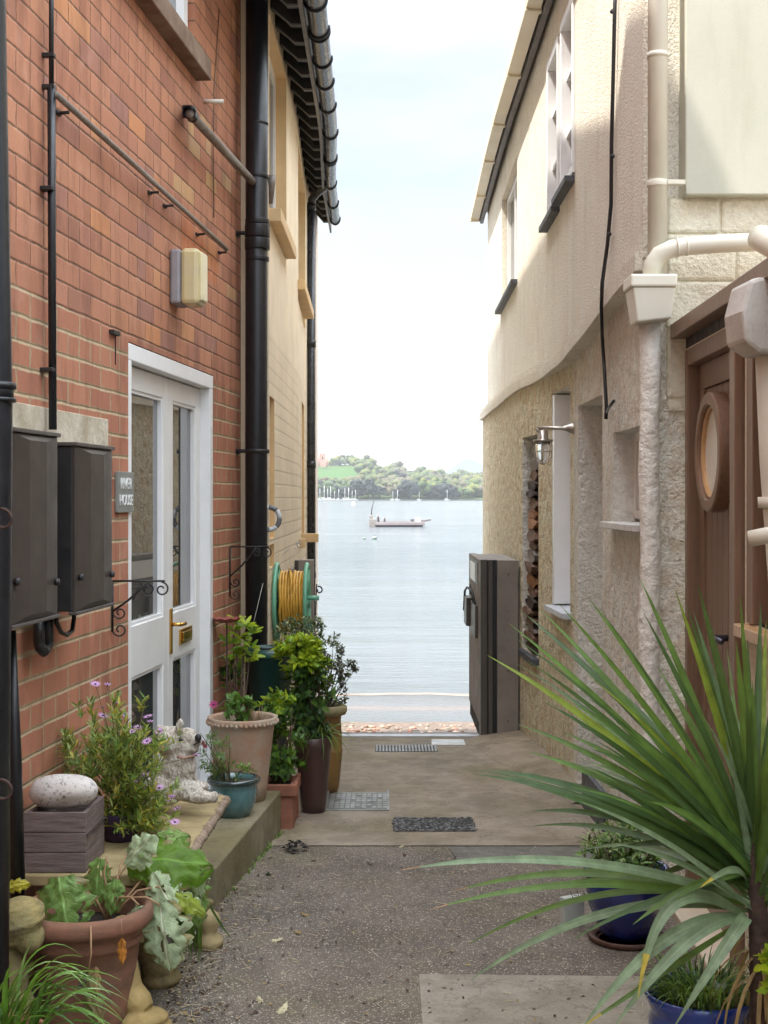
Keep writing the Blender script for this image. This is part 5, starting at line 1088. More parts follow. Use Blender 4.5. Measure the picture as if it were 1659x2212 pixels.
for k in range(620): x = random.uniform(.045, .455); y = random.uniform(6.6, 6.93); s_ = random.uniform(.003, .0075); mb.blob((x, y, gz(y)+.008), (s_*1.3, s_, s_*.7), 1, .4, 2, random.randrange(3), k)
mb.build('stones', [M('gravel_bed', c(70, 68, 66), .9, .2), M('gravel_grey', c(128, 128, 126), .8, .3, 50), M('gravel_dark', c(84, 84, 86), .8, .3, 50)], t)
# ------------------------------------------------------------------ leaf tools
def path_leaf(mb, pts, width, mat=0, fold=.3, n=12, up=(0, 0, 1), prof=None, tipmat=None, tipfrac=.88):
    """blade along a curve through base, mid, tip"""
    p0, p1, p2 = [Vector(p) for p in pts]; cpt = p1*2-(p0+p2)*.5; vs = []; fs = []; cur = []
    for i in range(n+1):
        t_ = i/n; cur.append(p0*(1-t_)**2+cpt*2*t_*(1-t_)+p2*t_*t_)
    prev = None
    for i in range(n+1):
        t_ = i/n; d = (cur[min(n, i+1)]-cur[max(0, i-1)]).normalized(); sd = d.cross(Vector(up))
        sd = sd.normalized() if sd.length > .05 else (prev or Vector((1, 0, 0)))
        if prev and sd.dot(prev) < 0: sd = -sd
        prev = sd; u = sd.cross(d); w = width*.5*(prof(t_) if prof else min(1, .45+t_*2.2)*max(.03, (1-t_**3.2)))
        vs += [cur[i]-sd*w+u*fold*w, cur[i]-sd*w*.5+u*fold*w*.45, cur[i], cur[i]+sd*w*.5+u*fold*w*.45, cur[i]+sd*w+u*fold*w]
    k0 = len(mb.v); mb.v += vs; vv = (0, .25, .5, .75, 1)
    for i in range(n):
        a = k0+i*5
        for j in range(4):
            if mb.uv is not None: mb.uv.append([(i/n, vv[j]), (i/n, vv[j+1]), ((i+1)/n, vv[j+1]), ((i+1)/n, vv[j])])
            mb.f.append([a+j, a+j+1, a+j+6, a+j+5]); mb.m.append(tipmat if tipmat is not None and i/n >= tipfrac else mat); mb.sm.append(True)
G1 = LEAFM('leaf_bright_green', c(134, 170, 44), .4); G2 = LEAFM('leaf_mid_green', c(86, 122, 50), .35); G3 = LEAFM('leaf_dark_green', c(44, 76, 34), .3)
G4 = LEAFM('leaf_yellow_green', c(176, 196, 48), .45); G5 = LEAFM('leaf_grey_green', c(112, 130, 100), .3); G6 = LEAFM('leaf_purple', c(88, 66, 80), .25)
G7 = LEAFM('leaf_soft_green', c(124, 148, 72), .35); G8 = LEAFM('leaf_dead', c(150, 126, 84), .2, .8); G9 = LEAFM('leaf_variegated', c(206, 208, 160), .3)
STEM = M('green_brown_stem', c(96, 92, 56), .7, .2, 40, .2); TWIG = M('woody_stem', c(84, 66, 52), .8, .3, 40, .4); SOIL = M('dark_potting_soil', c(48, 38, 32), .95, .4, 40, 1, 60, .01)
def bush(mbs, ctr, rad, n, ln, wd, seed=0, clumps=None, shell=.45, upb=.4):
    """leaves scattered in sprays through an uneven volume. mbs = (mb, [material indices])"""
    mb, mats = mbs; rnd = random.Random(seed); ctr = Vector(ctr); rad = Vector(rad) if not isinstance(rad, (int, float)) else Vector((rad,)*3)
    ks = clumps or max(6, n//14)
    for k in range(ks):
        v = Vector((rnd.gauss(0, 1), rnd.gauss(0, 1), rnd.gauss(0, 1))).normalized(); q = shell+(1-shell)*rnd.random()**.7
        q *= 1+.22*noise.noise(v*2+Vector((seed, 0, 0)))
        cp = ctr+Vector((v.x*rad.x, v.y*rad.y, v.z*rad.z))*q; ax = (v+Vector((0, 0, upb))+Vector((rnd.uniform(-.3, .3),)*3)).normalized()
        for j in range(max(3, n//ks)):
            a = rnd.uniform(0, 2*PI); s_ = ax.orthogonal().normalized(); s_ = s_*math.cos(a)+ax.cross(s_)*math.sin(a)
            d = (ax*rnd.uniform(.1, .9)+s_*rnd.uniform(.5, 1)).normalized()
            mb.leaf(cp-ax*ln*rnd.uniform(0, .9)+s_*ln*.1, d, ln*rnd.uniform(.65, 1.2), wd*rnd.uniform(.75, 1.15), rnd.choice(mats), .3, ax+Vector((rnd.uniform(-.4, .4), rnd.uniform(-.4, .4), .2)))
def pot(t, prof, o, mat, rim=None, soil=None, soil_z=None, wob=0, name='pot', sub=None):
    mb = MB(); mb.lathe(prof, o, 48, 0, wob=wob); p = mb.build(name, mat, t)
    if soil: m2 = MB(); m2.lathe([(soil, soil_z-.004), (soil*.5, soil_z+.006), (.001, soil_z+.008)], o, 24, 0, wob=.04); m2.build('soil', SOIL, t)
    return p
def stems(mb, o, tips, r0=.004, r1=.0015, mat=0, jit=.02, seed=1):
    rnd = random.Random(seed)
    for tp in tips:
        o_ = Vector(o)+Vector((rnd.uniform(-jit, jit), rnd.uniform(-jit, jit), 0)); tp = Vector(tp); m_ = (o_+tp)*.5+Vector((rnd.uniform(-jit, jit), rnd.uniform(-jit, jit), .02))
        mb.tube([o_, m_, tp], [r0, (r0+r1)/2, r1], 5, mat)
# ------------------------------------------------------------------ stone bench with its load
bz = .425
m_bench = M('weathered_bench_stone', c(168, 150, 108), .85, .25, 7, .6, 45, .005, col2=c(128, 112, 78)); m_bedge = M('flaked_stone_edge', c(150, 132, 112), .9, .25, 30, 1, 40, .01, col2=c(116, 96, 80))
t = thing('stone_bench', 'low weathered stone bench slab on curved legs beside the brick wall', 'bench', (-.85, 4.8, 0))
sx = lambda y: -.612-.0*y+.1*(y-5.3)*.45
mb = MB(); P4 = [(-1.02, 5.30), (-.618, 5.30), (-.648, 4.18), (-1.13, 4.18)]
vs = [(x, y, bz-.035) for x, y in P4]+[(x, y, bz) for x, y in P4]; mb.add(vs, [(0, 1, 2, 3), (7, 6, 5, 4), (0, 4, 5, 1), (1, 5, 6, 2), (2, 6, 7, 3), (3, 7, 4, 0)]); mb.build('slab', m_bench, t, bevel=.005)
mb = MB(); n = 26
for i in range(n):
    y = 4.18+1.12*(i+.5)/n; x = -.648+.030*(i+.5)/n; mb.blob((x, y, bz-.012), (.02, .026, .020), 1, .5, 2, 0, i)
for i in range(8): mb.blob((-.65-.045*i, 5.305, bz-.014), (.026, .016, .02), 1, .5, 2, 0, i+40)
mb.build('rope_edge', m_bedge, t)
for y in (5.02, 4.42):
    mb = MB()
    for (x, z, rx, ry, rz) in ((-.68, .37, .06, .05, .06), (-.665, .30, .05, .05, .06), (-.69, .22, .05, .05, .07), (-.70, .13, .06, .055, .06), (-.665, .06, .075, .06, .055), (-.66, .02, .085, .065, .035), (-.86, .2, .12, .045, .19), (-.98, .04, .1, .06, .05), (-.98, .36, .09, .05, .05)):
        mb.blob((x-.075, y, z*.96), (rx*.85, ry, rz), 2, .12, 2)
    mb.build('leg', M('mossy_leg_stone', c(160, 138, 98), .85, .25, 14, .6, 50, .006, col2=c(104, 92, 58)), t, remesh=.009)
# boulder on a timber planter box
t = thing('planter_box', 'weathered grey timber planter box with a pale boulder on top', 'planter box', (-1.02, 4.33, bz)); m_tim = M('weathered_grey_timber', c(124, 108, 104), .85, .2, 9, .7, 35, .004, col2=c(92, 78, 74), sc=(1, 1, 9))
bx = [(-1.128, 4.20), (-.932, 4.20), (-.925, 4.44), (-1.09, 4.44)]
for nm, (a, b_), sh in (('front_board', (0, 1), 0), ('side_board', (1, 2), 0), ('back_board', (2, 3), 0), ('left_board', (3, 0), 0)):
    A_, B_ = Vector((*bx[a], 0)), Vector((*bx[b_], 0)); d = (B_-A_).normalized(); nn = Vector((d.y, -d.x, 0)); mb = MB()
    for k in range(3): mb.obox((A_.x, A_.y, bz), d, -nn, (.0 if a % 2 == 0 else .016, .0, .002+k*.063), ((B_-A_).length-(0 if a % 2 == 0 else .016), .015, .063+k*.063))
    mb.build(nm, m_tim, t, bevel=.002)
mb = MB(); mb.add([(x*.99, y, bz+.12) for x, y in bx], [(0, 1, 2, 3)]); mb.build('soil', SOIL, t)
def granite():
    m, nt, b = nodes('speckled_granite'); o = tco(nt); base = rmp(nt, nse(nt, o, 4, 4), [(.35, c(206, 200, 196)), (.65, c(172, 160, 150))])
    s1 = rmp(nt, nse(nt, o, 90, 3, .6), [(.56, (0, 0, 0)), (.64, (1, 1, 1))]); base = mixc(nt, mth(nt, 'MULTIPLY', s1, .8), base, c(120, 110, 108))
    s2 = rmp(nt, nse(nt, o, 9, 3, .6), [(.66, (0, 0, 0)), (.70, (1, 1, 1))]); base = mixc(nt, s2, base, c(58, 56, 56))
    nt.links.new(base, b.inputs['Base Color']); b.inputs['Roughness'].default_value = .7; bmp(nt, b, nse(nt, o, 80, 4), .5, .003); return m
mb = MB(); q = W(137, 1728, 4.28); mb.blob((q.x, q.y, bz+.19+.05), (.106, .075, .056), 4, .12, 1.2, 0, 3)
tag(mb.build('boulder', granite(), origin=tuple(q)), 'smooth pale speckled boulder resting on the timber planter box', 'boulder')
# osteospermum
random.seed(31)
t = thing('daisy_plant', 'bushy pink flowered daisy plant in a purple pot on the stone bench', 'potted plant', (-.90, 4.62, bz)); PO = Vector((-.905, 4.62, bz))
pot(t, [(.055, 0), (.075, .09), (.078, .095), (.070, .095), (.066, .08)], PO, M('purple_glazed_pot', c(74, 54, 92), .35, .2, 8, .1), soil=.066, soil_z=.082)
fol = MB(); sm_ = MB()
for k in range(430):
    px = 258+random.gauss(0, 58); py = random.uniform(1575, 1790) if random.random() < .93 else random.uniform(1500, 1600)
    if py < 1575: px = 240+random.gauss(0, 34)
    if py > 1690: px = 290+random.gauss(0, 36)
    Y = 4.62+random.uniform(-.17, .17); q = W(max(138, min(390, px)), py, Y)
    if k % 9 == 0: sm_.tube([PO+Vector((random.uniform(-.05, .05), random.uniform(-.05, .05), .085)), (PO+q)*.5+Vector((0, 0, .05)), q], [.003, .0025, .0015], 5)
    ax = (q-PO-Vector((0, 0, .0))).normalized()
    for j in range(11):
        a = random.uniform(0, 2*PI); s_ = ax.orthogonal().normalized(); s_ = s_*math.cos(a)+ax.cross(s_)*math.sin(a); d = (ax*.7+s_*random.uniform(.5, 1.1)+Vector((0, 0, .1))).normalized()
        fol.leaf(q-ax*random.uniform(0, .055), d, random.uniform(.025, .045), random.uniform(.007, .011), random.choice([0, 0, 1, 2, 2, 3]), .25)
fol.build('foliage', [G7, G2, LEAFM('leaf_pale_olive', c(152, 166, 86), .4), LEAFM('leaf_yellowing', c(190, 178, 76), .4)], t); sm_.build('stems', STEM, t)
m_petal = LEAFM('lilac_petal', c(206, 160, 208), .3, .5); m_petald = LEAFM('dark_petal_back', c(96, 52, 96), .2, .5); m_eye = M('dark_flower_eye', c(40, 24, 48), .6)
def daisy(q, r, nrm, dark):
    mb = MB(); nrm = Vector(nrm).normalized(); u = nrm.orthogonal().normalized(); w = nrm.cross(u); n = 13
    for k in range(n):
        a = 2*PI*k/n; d = u*math.cos(a)+w*math.sin(a); s_ = nrm.cross(d); lift = nrm*(.25 if not dark else .7)
        p = Vector(q); mb.add([p, p+d*r*.5-s_*r*.14+lift*r*.3, p+d*r*.5+s_*r*.14+lift*r*.3, p+d*r+lift*r*.45], [(0, 2, 3, 1)], 1 if dark and k % 2 else 0)
    mb.blob(q, (r*.24, r*.24, r*.2), 1, .1, 2, 2)
    return mb
fl = [(206, 1478, 0), (232, 1480, 1), (222, 1528, 1), (257, 1556, 0), (222, 1546, 0), (252, 1520, 1), (320, 1548, 0), (298, 1572, 0), (285, 1580, 0), (345, 1580, 0), (318, 1601, 0), (304, 1684, 0), (314, 1676, 0), (344, 1702, 0), (371, 1722, 1), (368, 1730, 0), (384, 1748, 1), (378, 1776, 0), (425, 1632, 1), (270, 1545, 1), (325, 1560, 1), (290, 1690, 1)]
for k, (px, py, dk_) in enumerate(fl):
    q = W(px, py, 4.56+random.uniform(-.12, .1)); d_ = daisy(q, .021 if not dk_ else .015, (random.uniform(-.3, .5), random.uniform(-.6, .1), 1), dk_); d_.build('flower', [m_petal, m_petald, m_eye], t)
    if py < 1600 or True:
        s2 = MB(); s2.tube([PO+Vector((0, 0, .12)), (PO+Vector((0, 0, .2))+q)*.5+Vector((0, 0, .01)), q], [.0015, .0014, .001], 5); s2.build('flower_stem', STEM, t)
# westie statue
def dogm():
    m, nt, b = nodes('off_white_cast_stone'); o = tco(nt); base = rmp(nt, nse(nt, o, 12, 5), [(.35, c(226, 218, 206)), (.68, c(176, 164, 148))])
    v = nse(nt, tco(nt, 'Object', (1.6, 1, 1)), 75, 4, .65); base = mixc(nt, .75, base, rmp(nt, v, [(.38, (.42, .38, .34)), (.56, (1, 1, 1))]), 'MULTIPLY')
    nt.links.new(base, b.inputs['Base Color']); b.inputs['Roughness'].default_value = .9; bmp(nt, b, mth(nt, 'ADD', v, nse(nt, o, 32, 3)), 1, .012); return m
t = thing('dog_statue', 'off white stone statue of a seated terrier looking up to the right', 'statue', (-.74, 5.0, bz)); dgY = 5.0
D_ = lambda px, py, dy=0: W(px, py, dgY+dy); s5 = dgY/FPX
mb = MB()
def bl(px, py, rx, ry, rz, dy=0, rot=None): mb.blob(D_(px, py, dy), (rx*s5, ry*s5, rz*s5), 3, .05, 2, 0, px, rot)
bl(360, 1700, 40, 40, 42); bl(375, 1668, 34, 34, 40); bl(388, 1640, 31, 32, 30); bl(400, 1655, 24, 28, 36)      # haunch, chest
bl(372, 1603, 36, 36, 34); bl(392, 1610, 33, 30, 26); bl(403, 1592, 24, 24, 20)        # head, cheeks
bl(356, 1598, 26, 32, 30)
R1 = Matrix.Rotation(-.5, 3, 'Y'); bl(420, 1600, 17, 15, 14, -.01); bl(414, 1616, 17, 16, 13, -.01)     # muzzle, jaw
bl(388, 1570, 9, 7, 18, -.04, Matrix.Rotation(.15, 3, 'Y')); bl(344, 1578, 9, 7, 14, .05)              # ears
bl(430, 1722, 38, 17, 15, -.05, Matrix.Rotation(.05, 3, 'Y')); bl(405, 1708, 34, 20, 24, -.03); bl(432, 1698, 20, 14, 12, .07); bl(462, 1722, 10, 15, 12, -.05); bl(345, 1722, 42, 36, 16)
bl(412, 1690, 15, 16, 30, .04)
mb.build('body', dogm(), t, remesh=.0055, disp=(.006, .02))
m_dk = M('dark_stone_paint', c(38, 36, 38), .5)
for px, py, r_, dy, nm in ((390, 1599, 4.5, -.062, 'eye'), (428, 1594, 7.5, -.045, 'nose')):
    e = MB(); e.blob(D_(px, py, dy), (r_*s5, r_*s5, r_*s5*1.25), 2, .0); e.build(nm, m_dk, t)
e = MB(); e.tube([D_(418, 1609, -.052), D_(425, 1606, -.052), D_(433, 1603, -.04)], .0025, 6); e.build('mouth', m_dk, t)
e = MB(); e.tube([D_(382, 1634, -.065), D_(398, 1638, -.062), D_(415, 1634, -.045), D_(424, 1630, -.01)], .005, 8); e.build('collar', M('faded_brown_collar', c(150, 112, 96), .8), t)
# two pots on the step
random.seed(5); sz = .158
def potted(name, label, o, prof, mat, soil, soil_z, wob=0, group=None, nm='pot'):
    t = thing(name, label, 'potted plant', o, group); pot(t, prof, o, mat, soil=soil, soil_z=soil_z, wob=wob, name=nm); return t
def glaze(name, ca, cb, rough=.12):
    m, nt, b = nodes(name); o = tco(nt); f = nse(nt, tco(nt, 'Object', (1, 1, .5)), 9, 5, .6); nt.links.new(rmp(nt, f, [(.38, ca), (.68, cb)]), b.inputs['Base Color'])
    b.inputs['Roughness'].default_value = rough+.08; b.inputs['Coat Weight'].default_value = .8; b.inputs['Coat Roughness'].default_value = .05; bmp(nt, b, nse(nt, o, 30, 3), .1, .003); return m
o = Vector(((505-CX)*6.1/FPX, 6.1, sz)); t = potted('teal_pot_plant', 'small green shrub in a squat teal glazed pot on the concrete step', o, [(.075, 0), (.10, .06), (.108, .12), (.104, .135), (.115, .15), (.119, .165), (.112, .172), (.10, .165), (.097, .14)], glaze('teal_glaze', c(44, 82, 86), c(92, 128, 128)), .098, .142)
mb = MB(); mb.lathe([(.116, .150), (.121, .158), (.121, .167), (.114, .174), (.104, .170), (.102, .160)], o, 48); mb.build('rim', glaze('dark_teal_rim', c(34, 50, 50), c(48, 66, 64)), t)
f = MB(); bush((f, [0, 1, 2]), o+Vector((-.085, 0, .27)), (.09, .09, .13), 420, .028, .008, 41, 46); bush((f, [0, 2]), o+Vector((.045, -.02, .20)), (.05, .05, .05), 90, .026, .008, 42, 12); f.build('foliage', [G2, G5, G7], t)
s2 = MB(); stems(s2, o+Vector((-.03, 0, .14)), [o+Vector((-.085+random.uniform(-.07, .07), random.uniform(-.06, .06), random.uniform(.25, .38))) for _ in range(10)]); stems(s2, o+Vector((.0, 0, .14)), [o+Vector((.06, -.02, .22))]); s2.build('stems', STEM, t)
for px, py in ((437, 1605), (443, 1612)):
    s2 = daisy(W(px, py, 6.0), .014, (.2, -.8, .4), True); s2.build('flower', [LEAFM('crimson_petal', c(160, 46, 76), .3), LEAFM('crimson_petal_dark', c(110, 30, 60), .3), m_eye], t)
o = Vector(((524-CX)*6.42/FPX, 6.42, sz)); tcf = M('limewashed_terracotta', c(168, 126, 98), .9, .2, 6, .5, 50, .004, col2=c(172, 160, 142), patch=.5)
t = potted('faded_pot_plant', 'tall faded terracotta pot with crimped rim and a small green geranium on the step', o, [(.108, 0), (.120, .08), (.150, .34), (.156, .365), (.166, .372), (.168, .395), (.158, .398), (.148, .385), (.144, .35)], tcf, .146, .352)
mb = MB()
for k in range(46): a = 2*PI*k/46; mb.blob(o+Vector((.166*math.cos(a), .166*math.sin(a), .372+.003*(k % 2))), (.010, .010, .011), 1, .2)
mb.build('crimped_rim', tcf, t)
f = MB(); bush((f, [0, 1]), o+Vector((-.02, 0, .44)), (.085, .08, .075), 300, .03, .026, 51, 34); f.build('foliage', [LEAFM('geranium_green', c(104, 148, 66), .35), G2], t)
f = MB(); rnd = random.Random(4)
for k in range(50): a = rnd.uniform(0, 2*PI); r_ = rnd.uniform(.02, .13); p = o+Vector((.05+r_*math.cos(a)*.6, r_*math.sin(a), .36)); f.tube([p, p+Vector((rnd.uniform(-.03, .03), rnd.uniform(-.03, .03), rnd.uniform(.02, .09)))], [.0012, .0008], 4)
f.build('dry_stalks', G8, t)
s2 = MB(); stems(s2, o+Vector((0, 0, .35)), [o+Vector((random.uniform(-.07, .04), random.uniform(-.06, .06), .45)) for _ in range(9)]); s2.build('stems', STEM, t)
s2 = daisy(W(461, 1522, 6.3), .026, (-.1, -.7, .6), False); s2.build('flower', [LEAFM('magenta_petal', c(170, 40, 110), .3), m_petald, m_eye], t)
# square terracotta trough with a leafy green shrub past the end of the step
t = thing('trough_plant', 'glossy green shrub in a square orange terracotta pot at the end of the step', 'potted plant', (-.52, 6.85, gz(6.85))); tcn = M('orange_terracotta', c(150, 98, 76), .9, .3, 8, .3)
gg = gz(6.7); mb = MB()
for a, b_ in (((-.60, 6.66), (-.455, 6.68)), ((-.60, 6.92), (-.44, 6.94)), ((-.60, 6.68), (-.58, 6.92)), ((-.47, 6.68), (-.45, 6.92))): mb.box((a[0], a[1], gg), (b_[0], b_[1], gg+.215))
mb.build('pot', tcn, t, bevel=.004)
for a, b_ in (((-.61, 6.645), (-.435, 6.665)), ((-.452, 6.665), (-.43, 6.94))): mb = MB(); mb.box((a[0], a[1], gg+.17), (b_[0], b_[1], gg+.228)); mb.build('rim', tcn, t, bevel=.004)
mb = MB(); mb.box((-.58, 6.68, gg+.05), (-.47, 6.92, gg+.19)); mb.build('soil', SOIL, t)
f = MB(); c0 = W(606, 1600, 6.8); bush((f, [0, 1, 1, 2]), c0, (.13, .12, .23), 850, .045, .024, 61, 60, .35); bush((f, [2, 3]), W(590, 1512, 6.8), (.12, .1, .06), 130, .04, .02, 62, 16); f.build('foliage', [G3, G2, LEAFM('leaf_fresh_green', c(116, 158, 56), .4), G4], t)
s2 = MB(); stems(s2, (-.53, 6.8, gg+.18), [c0+Vector((random.uniform(-.09, .09), random.uniform(-.08, .08), random.uniform(-.1, .2))) for _ in range(12)], .006, .002); s2.build('stems', TWIG, t)
# tall brown pot with upright shrub
o = Vector(((677-CX)*7.1/FPX, 7.1, gz(7.1))); m_bp = M('dark_brown_glazed_pot', c(78, 54, 48), .35, .15, 5, .1, col2=c(62, 44, 42))
t = potted('tall_brown_pot_plant', 'dark brown tapered pot with tall shrub, lime green at the top', o, [(.062, 0), (.068, .05), (.092, .33), (.097, .34), (.099, .40), (.093, .405), (.088, .39)], m_bp, .088, .385)
f = MB(); bush((f, [0, 0, 1]), W(660, 1490, 7.1), (.15, .13, .28), 1000, .055, .026, 71, 70, .3); bush((f, [2, 3, 3]), W(650, 1408, 7.05), (.14, .11, .10), 700, .05, .024, 72, 46, .5, 1.0); bush((f, [2, 0]), W(690, 1440, 7.05), (.075, .09, .07), 160, .04, .018, 73, 20, .5, 1); bush((f, [0]), W(690, 1575, 7.1), (.1, .09, .05), 120, .035, .012, 74, 20)
f.build('foliage', [G3, G2, G1, G4], t)
s2 = MB(); stems(s2, o+Vector((0, 0, .38)), [W(668+random.uniform(-30, 30), random.uniform(1400, 1520), 7.1+random.uniform(-.08, .08)) for _ in range(14)], .008, .002); s2.build('stems', TWIG, t)
f = MB(); rnd = random.Random(8)
for k in range(46):
    a = rnd.uniform(-PI, PI*.4); r_ = rnd.uniform(.10, .2); p = o+Vector((.05, -.02, .40)); tp = p+Vector((r_*math.cos(a)+.02, r_*math.sin(a)*.6, rnd.uniform(-.14, .06))); path_leaf(f, (p+Vector((rnd.uniform(-.03, .03), 0, 0)), (p+tp)*.5+Vector((0, 0, .05)), tp), .008, rnd.choice([0, 1]), n=6)
f.build('drooping_grass', [G7, G2], t)
# ochre pot behind with dark fine-leaved shrub
o = Vector(((706-CX)*7.65/FPX, 7.65, gz(7.65))); m_och = M('ochre_glazed_pot', c(150, 112, 62), .45, .25, 6, .2, col2=c(112, 84, 46))
t = potted('ochre_pot_plant', 'tall ochre pot with thick rolled rim and a dark purplish shrub by the manhole cover', o, [(.058, 0), (.07, .04), (.088, .22), (.088, .235), (.093, .245), (.088, .255), (.085, .34), (.080, .42), (.086, .46)], m_och, .082, .44)
mb = MB(); mb.lathe([(.083, .445), (.108, .452), (.118, .472), (.115, .495), (.098, .505), (.082, .495), (.08, .47)], o, 40, wob=.01); mb.build('rolled_rim', M('lichened_rim', c(150, 138, 100), .8, .3, 14, .6), t)
f = MB(); bush((f, [0, 1, 3]), W(708, 1470, 7.7), (.13, .12, .22), 1100, .026, .012, 81, 70, .3)
for px, py, r_ in ((742, 1440, .05), (760, 1432, .03), (735, 1405, .04), (722, 1385, .05), (738, 1470, .05), (765, 1445, .02), (725, 1510, .06)): bush((f, [0, 3, 2]), W(px, py, 7.65), (r_, r_, r_*1.1), 90, .022, .010, px, 14, .2)
f.build('foliage', [G6, G3, G5, LEAFM('leaf_olive_grey', c(98, 104, 78), .3)], t)
s2 = MB(); stems(s2, o+Vector((0, 0, .46)), [W(px, py, 7.68) for px, py in ((700, 1480), (740, 1438), (765, 1432), (772, 1440), (735, 1400), (720, 1380), (745, 1475), (755, 1500), (730, 1395))], .005, .001); s2.build('stems', TWIG, t)
# large dark green tub with variegated shrub
o = Vector(((582-CX)*7.36/FPX, 7.36, .43)); m_tub = M('dark_green_plastic_tub', c(28, 62, 58), .35, .15, 4, .05)
t = potted('green_tub_plant', 'big dark green tub with grey green variegated shrub in front of the soil pipe', o, [(.10, 0), (.105, .02), (.128, .30), (.134, .305), (.136, .345), (.128, .35), (.122, .33)], m_tub, .122, .325)
mb = MB(); mb.lathe([(.137, .30), (.141, .303), (.142, .335), (.137, .34)], o, 48); mb.build('rim_band', M('dark_green_rim', c(42, 80, 74), .3, .1, 4, .05), t)
f = MB(); bush((f, [0, 1, 2, 3]), W(668, 1372, 7.5), (.13, .12, .12), 820, .024, .012, 91, 100, .25); bush((f, [0, 1, 2]), W(625, 1368, 7.42), (.09, .08, .07), 240, .022, .011, 92, 40, .25); bush((f, [0, 1]), W(645, 1345, 7.5), (.1, .08, .05), 200, .022, .011, 93, 30, .25); bush((f, [0, 3]), W(690, 1350, 7.5), (.03, .03, .05), 60, .022, .011, 94, 12, .25)
f.build('foliage', [G5, G3, G9, LEAFM('leaf_grey_teal', c(88, 112, 92), .3)], t)
s2 = MB(); stems(s2, o+Vector((.05, 0, .32)), [W(640+random.uniform(-20, 60), random.uniform(1340, 1400), 7.45) for _ in range(10)], .006, .002); s2.build('stems', TWIG, t)
mb = MB(); mb.lathe([(.085, -.51), (.10, -.5), (.095, .0), (.0, .0)], o, 36); tag(mb.build('black_bin', m_blackdull, origin=tuple(o-Vector((0, 0, .5)))), 'black round bin under the dark green tub', 'bin')
# bright broad-leaved shrub by the brick corner, rusty dish on a stake
t = thing('laurel_plant', 'bright lime leaved shrub standing between the door frame and the green tub', 'plant', (-.76, 7.12, .0))
f = MB(); rnd = random.Random(12)
for px, py, n_ in ((505, 1362, 9), (530, 1352, 10), (545, 1368, 9), (498, 1390, 9), (525, 1398, 9), (543, 1400, 8), (510, 1415, 9), (532, 1430, 9), (545, 1418, 7), (485, 1385, 7), (520, 1380, 9), (512, 1345, 6)):
    q = W(px, py, 7.1+rnd.uniform(-.07, .07))
    for k in range(n_): a = rnd.uniform(0, 2*PI); f.leaf(q, (math.cos(a), math.sin(a)*.6-.25, rnd.uniform(-.3, 1.1)), rnd.uniform(.05, .078), rnd.uniform(.024, .032), rnd.choice([0, 0, 1, 2]), .35, Vector((rnd.uniform(-.4, .4), -.7, .8)))
bush((f, [2, 3]), W(500, 1455, 7.15), (.06, .06, .09), 120, .05, .025, 101, 14, .3); f.build('foliage', [G4, G1, LEAFM('laurel_mid', c(112, 146, 48), .35), G3], t)
s2 = MB(); stems(s2, (-.8, 7.12, gz(7)), [W(px, py, 7.1) for px, py in ((505, 1370), (530, 1360), (540, 1410), (512, 1400), (495, 1440), (525, 1395))], .007, .003); s2.build('stems', TWIG, t)
mb = MB(); o = W(490, 1340, 7.0); vs = []; fs = []; seg = 40
for i, (r_, z_) in enumerate(((.0, -.012), (.04, -.010), (.062, .0), (.076, .012))):
    for k in range(seg): a = 2*PI*k/seg; rr = r_*(1+.07*math.sin(a*9)*(i/3)); vs.append(o+Vector((rr*math.cos(a), rr*math.sin(a), z_+.004*math.sin(a*9)*(i/3))))
for i in range(3):
    for k in range(seg): k2 = (k+1) % seg; fs.append((i*seg+k, i*seg+k2, (i+1)*seg+k2, (i+1)*seg+k))
mb.add(vs, fs, 0, True); t = thing('rusty_dish', 'rust red scalloped metal bird dish on a stake beside the door frame', 'bird dish', tuple(o))
mb.build('dish', M('rust_red_metal', c(150, 74, 62), .7, .3, 30, .5, col2=c(110, 56, 48)), t); mb = MB(); mb.tube([o, o-Vector((0, 0, .95))], .005, 6); mb.build('stake', m_rust, t)
# hose reel
t = thing('hose_reel', 'green hose reel wound with yellow hose mounted on the cream wall', 'hose reel', (-.55, 8.05, .9)); hz = W(0, 1300, 8.05).z; m_hg = M('pale_green_plastic', c(112, 176, 146), .4, .1, 6, .05); m_hy = M('yellow_hose', c(206, 156, 62), .4, .15, 20, .1)
HC = Vector((-.555, 8.06, hz))
for x, nm in ((-.642, 'back_disc'), (-.462, 'front_disc')):
    mb = MB(); seg = 40; R_ = .225
    for rr, th in ((R_, .013), (R_*.55, .009)): mb.tube([Vector((x, HC.y+rr*math.cos(2*PI*i/seg), HC.z+rr*math.sin(2*PI*i/seg))) for i in range(seg+1)], th, 8)
    for k in range(6): a = PI*k/3; mb.tube([Vector((x, HC.y, HC.z)), Vector((x, HC.y+R_*math.cos(a), HC.z+R_*math.sin(a)))], .012, 6)
    mb.build(nm, m_hg, t)
mb = MB(); mb.tube([Vector((-.66, HC.y, HC.z)), Vector((-.44, HC.y, HC.z))], .035, 16); mb.build('drum', m_hg, t)
mb = MB(); q = Vector((-.46, HC.y-.1, HC.z+.03)); mb.tube([q, q+Vector((.075, 0, 0))], .014, 12); mb.build('crank_handle', m_hg, t)
rnd = random.Random(2); mb = MB(); pts = []
for lay, R_ in enumerate((.13, .155, .178)):
    for w_ in range(9):
        x = -.628+(w_+.5)*(.15/9)
        if lay % 2: x = -1.09-x
        for k in range(24): a = 2*PI*k/24; rr = R_+rnd.uniform(-.004, .006); pts.append(Vector((x+.0166*k/24*(1 if lay % 2 == 0 else -1)+rnd.uniform(-.003, .003), HC.y+rr*math.cos(a), HC.z+rr*math.sin(a))))
mb.tube(pts, .0088, 7); mb.build('wound_hose', m_hy, t)
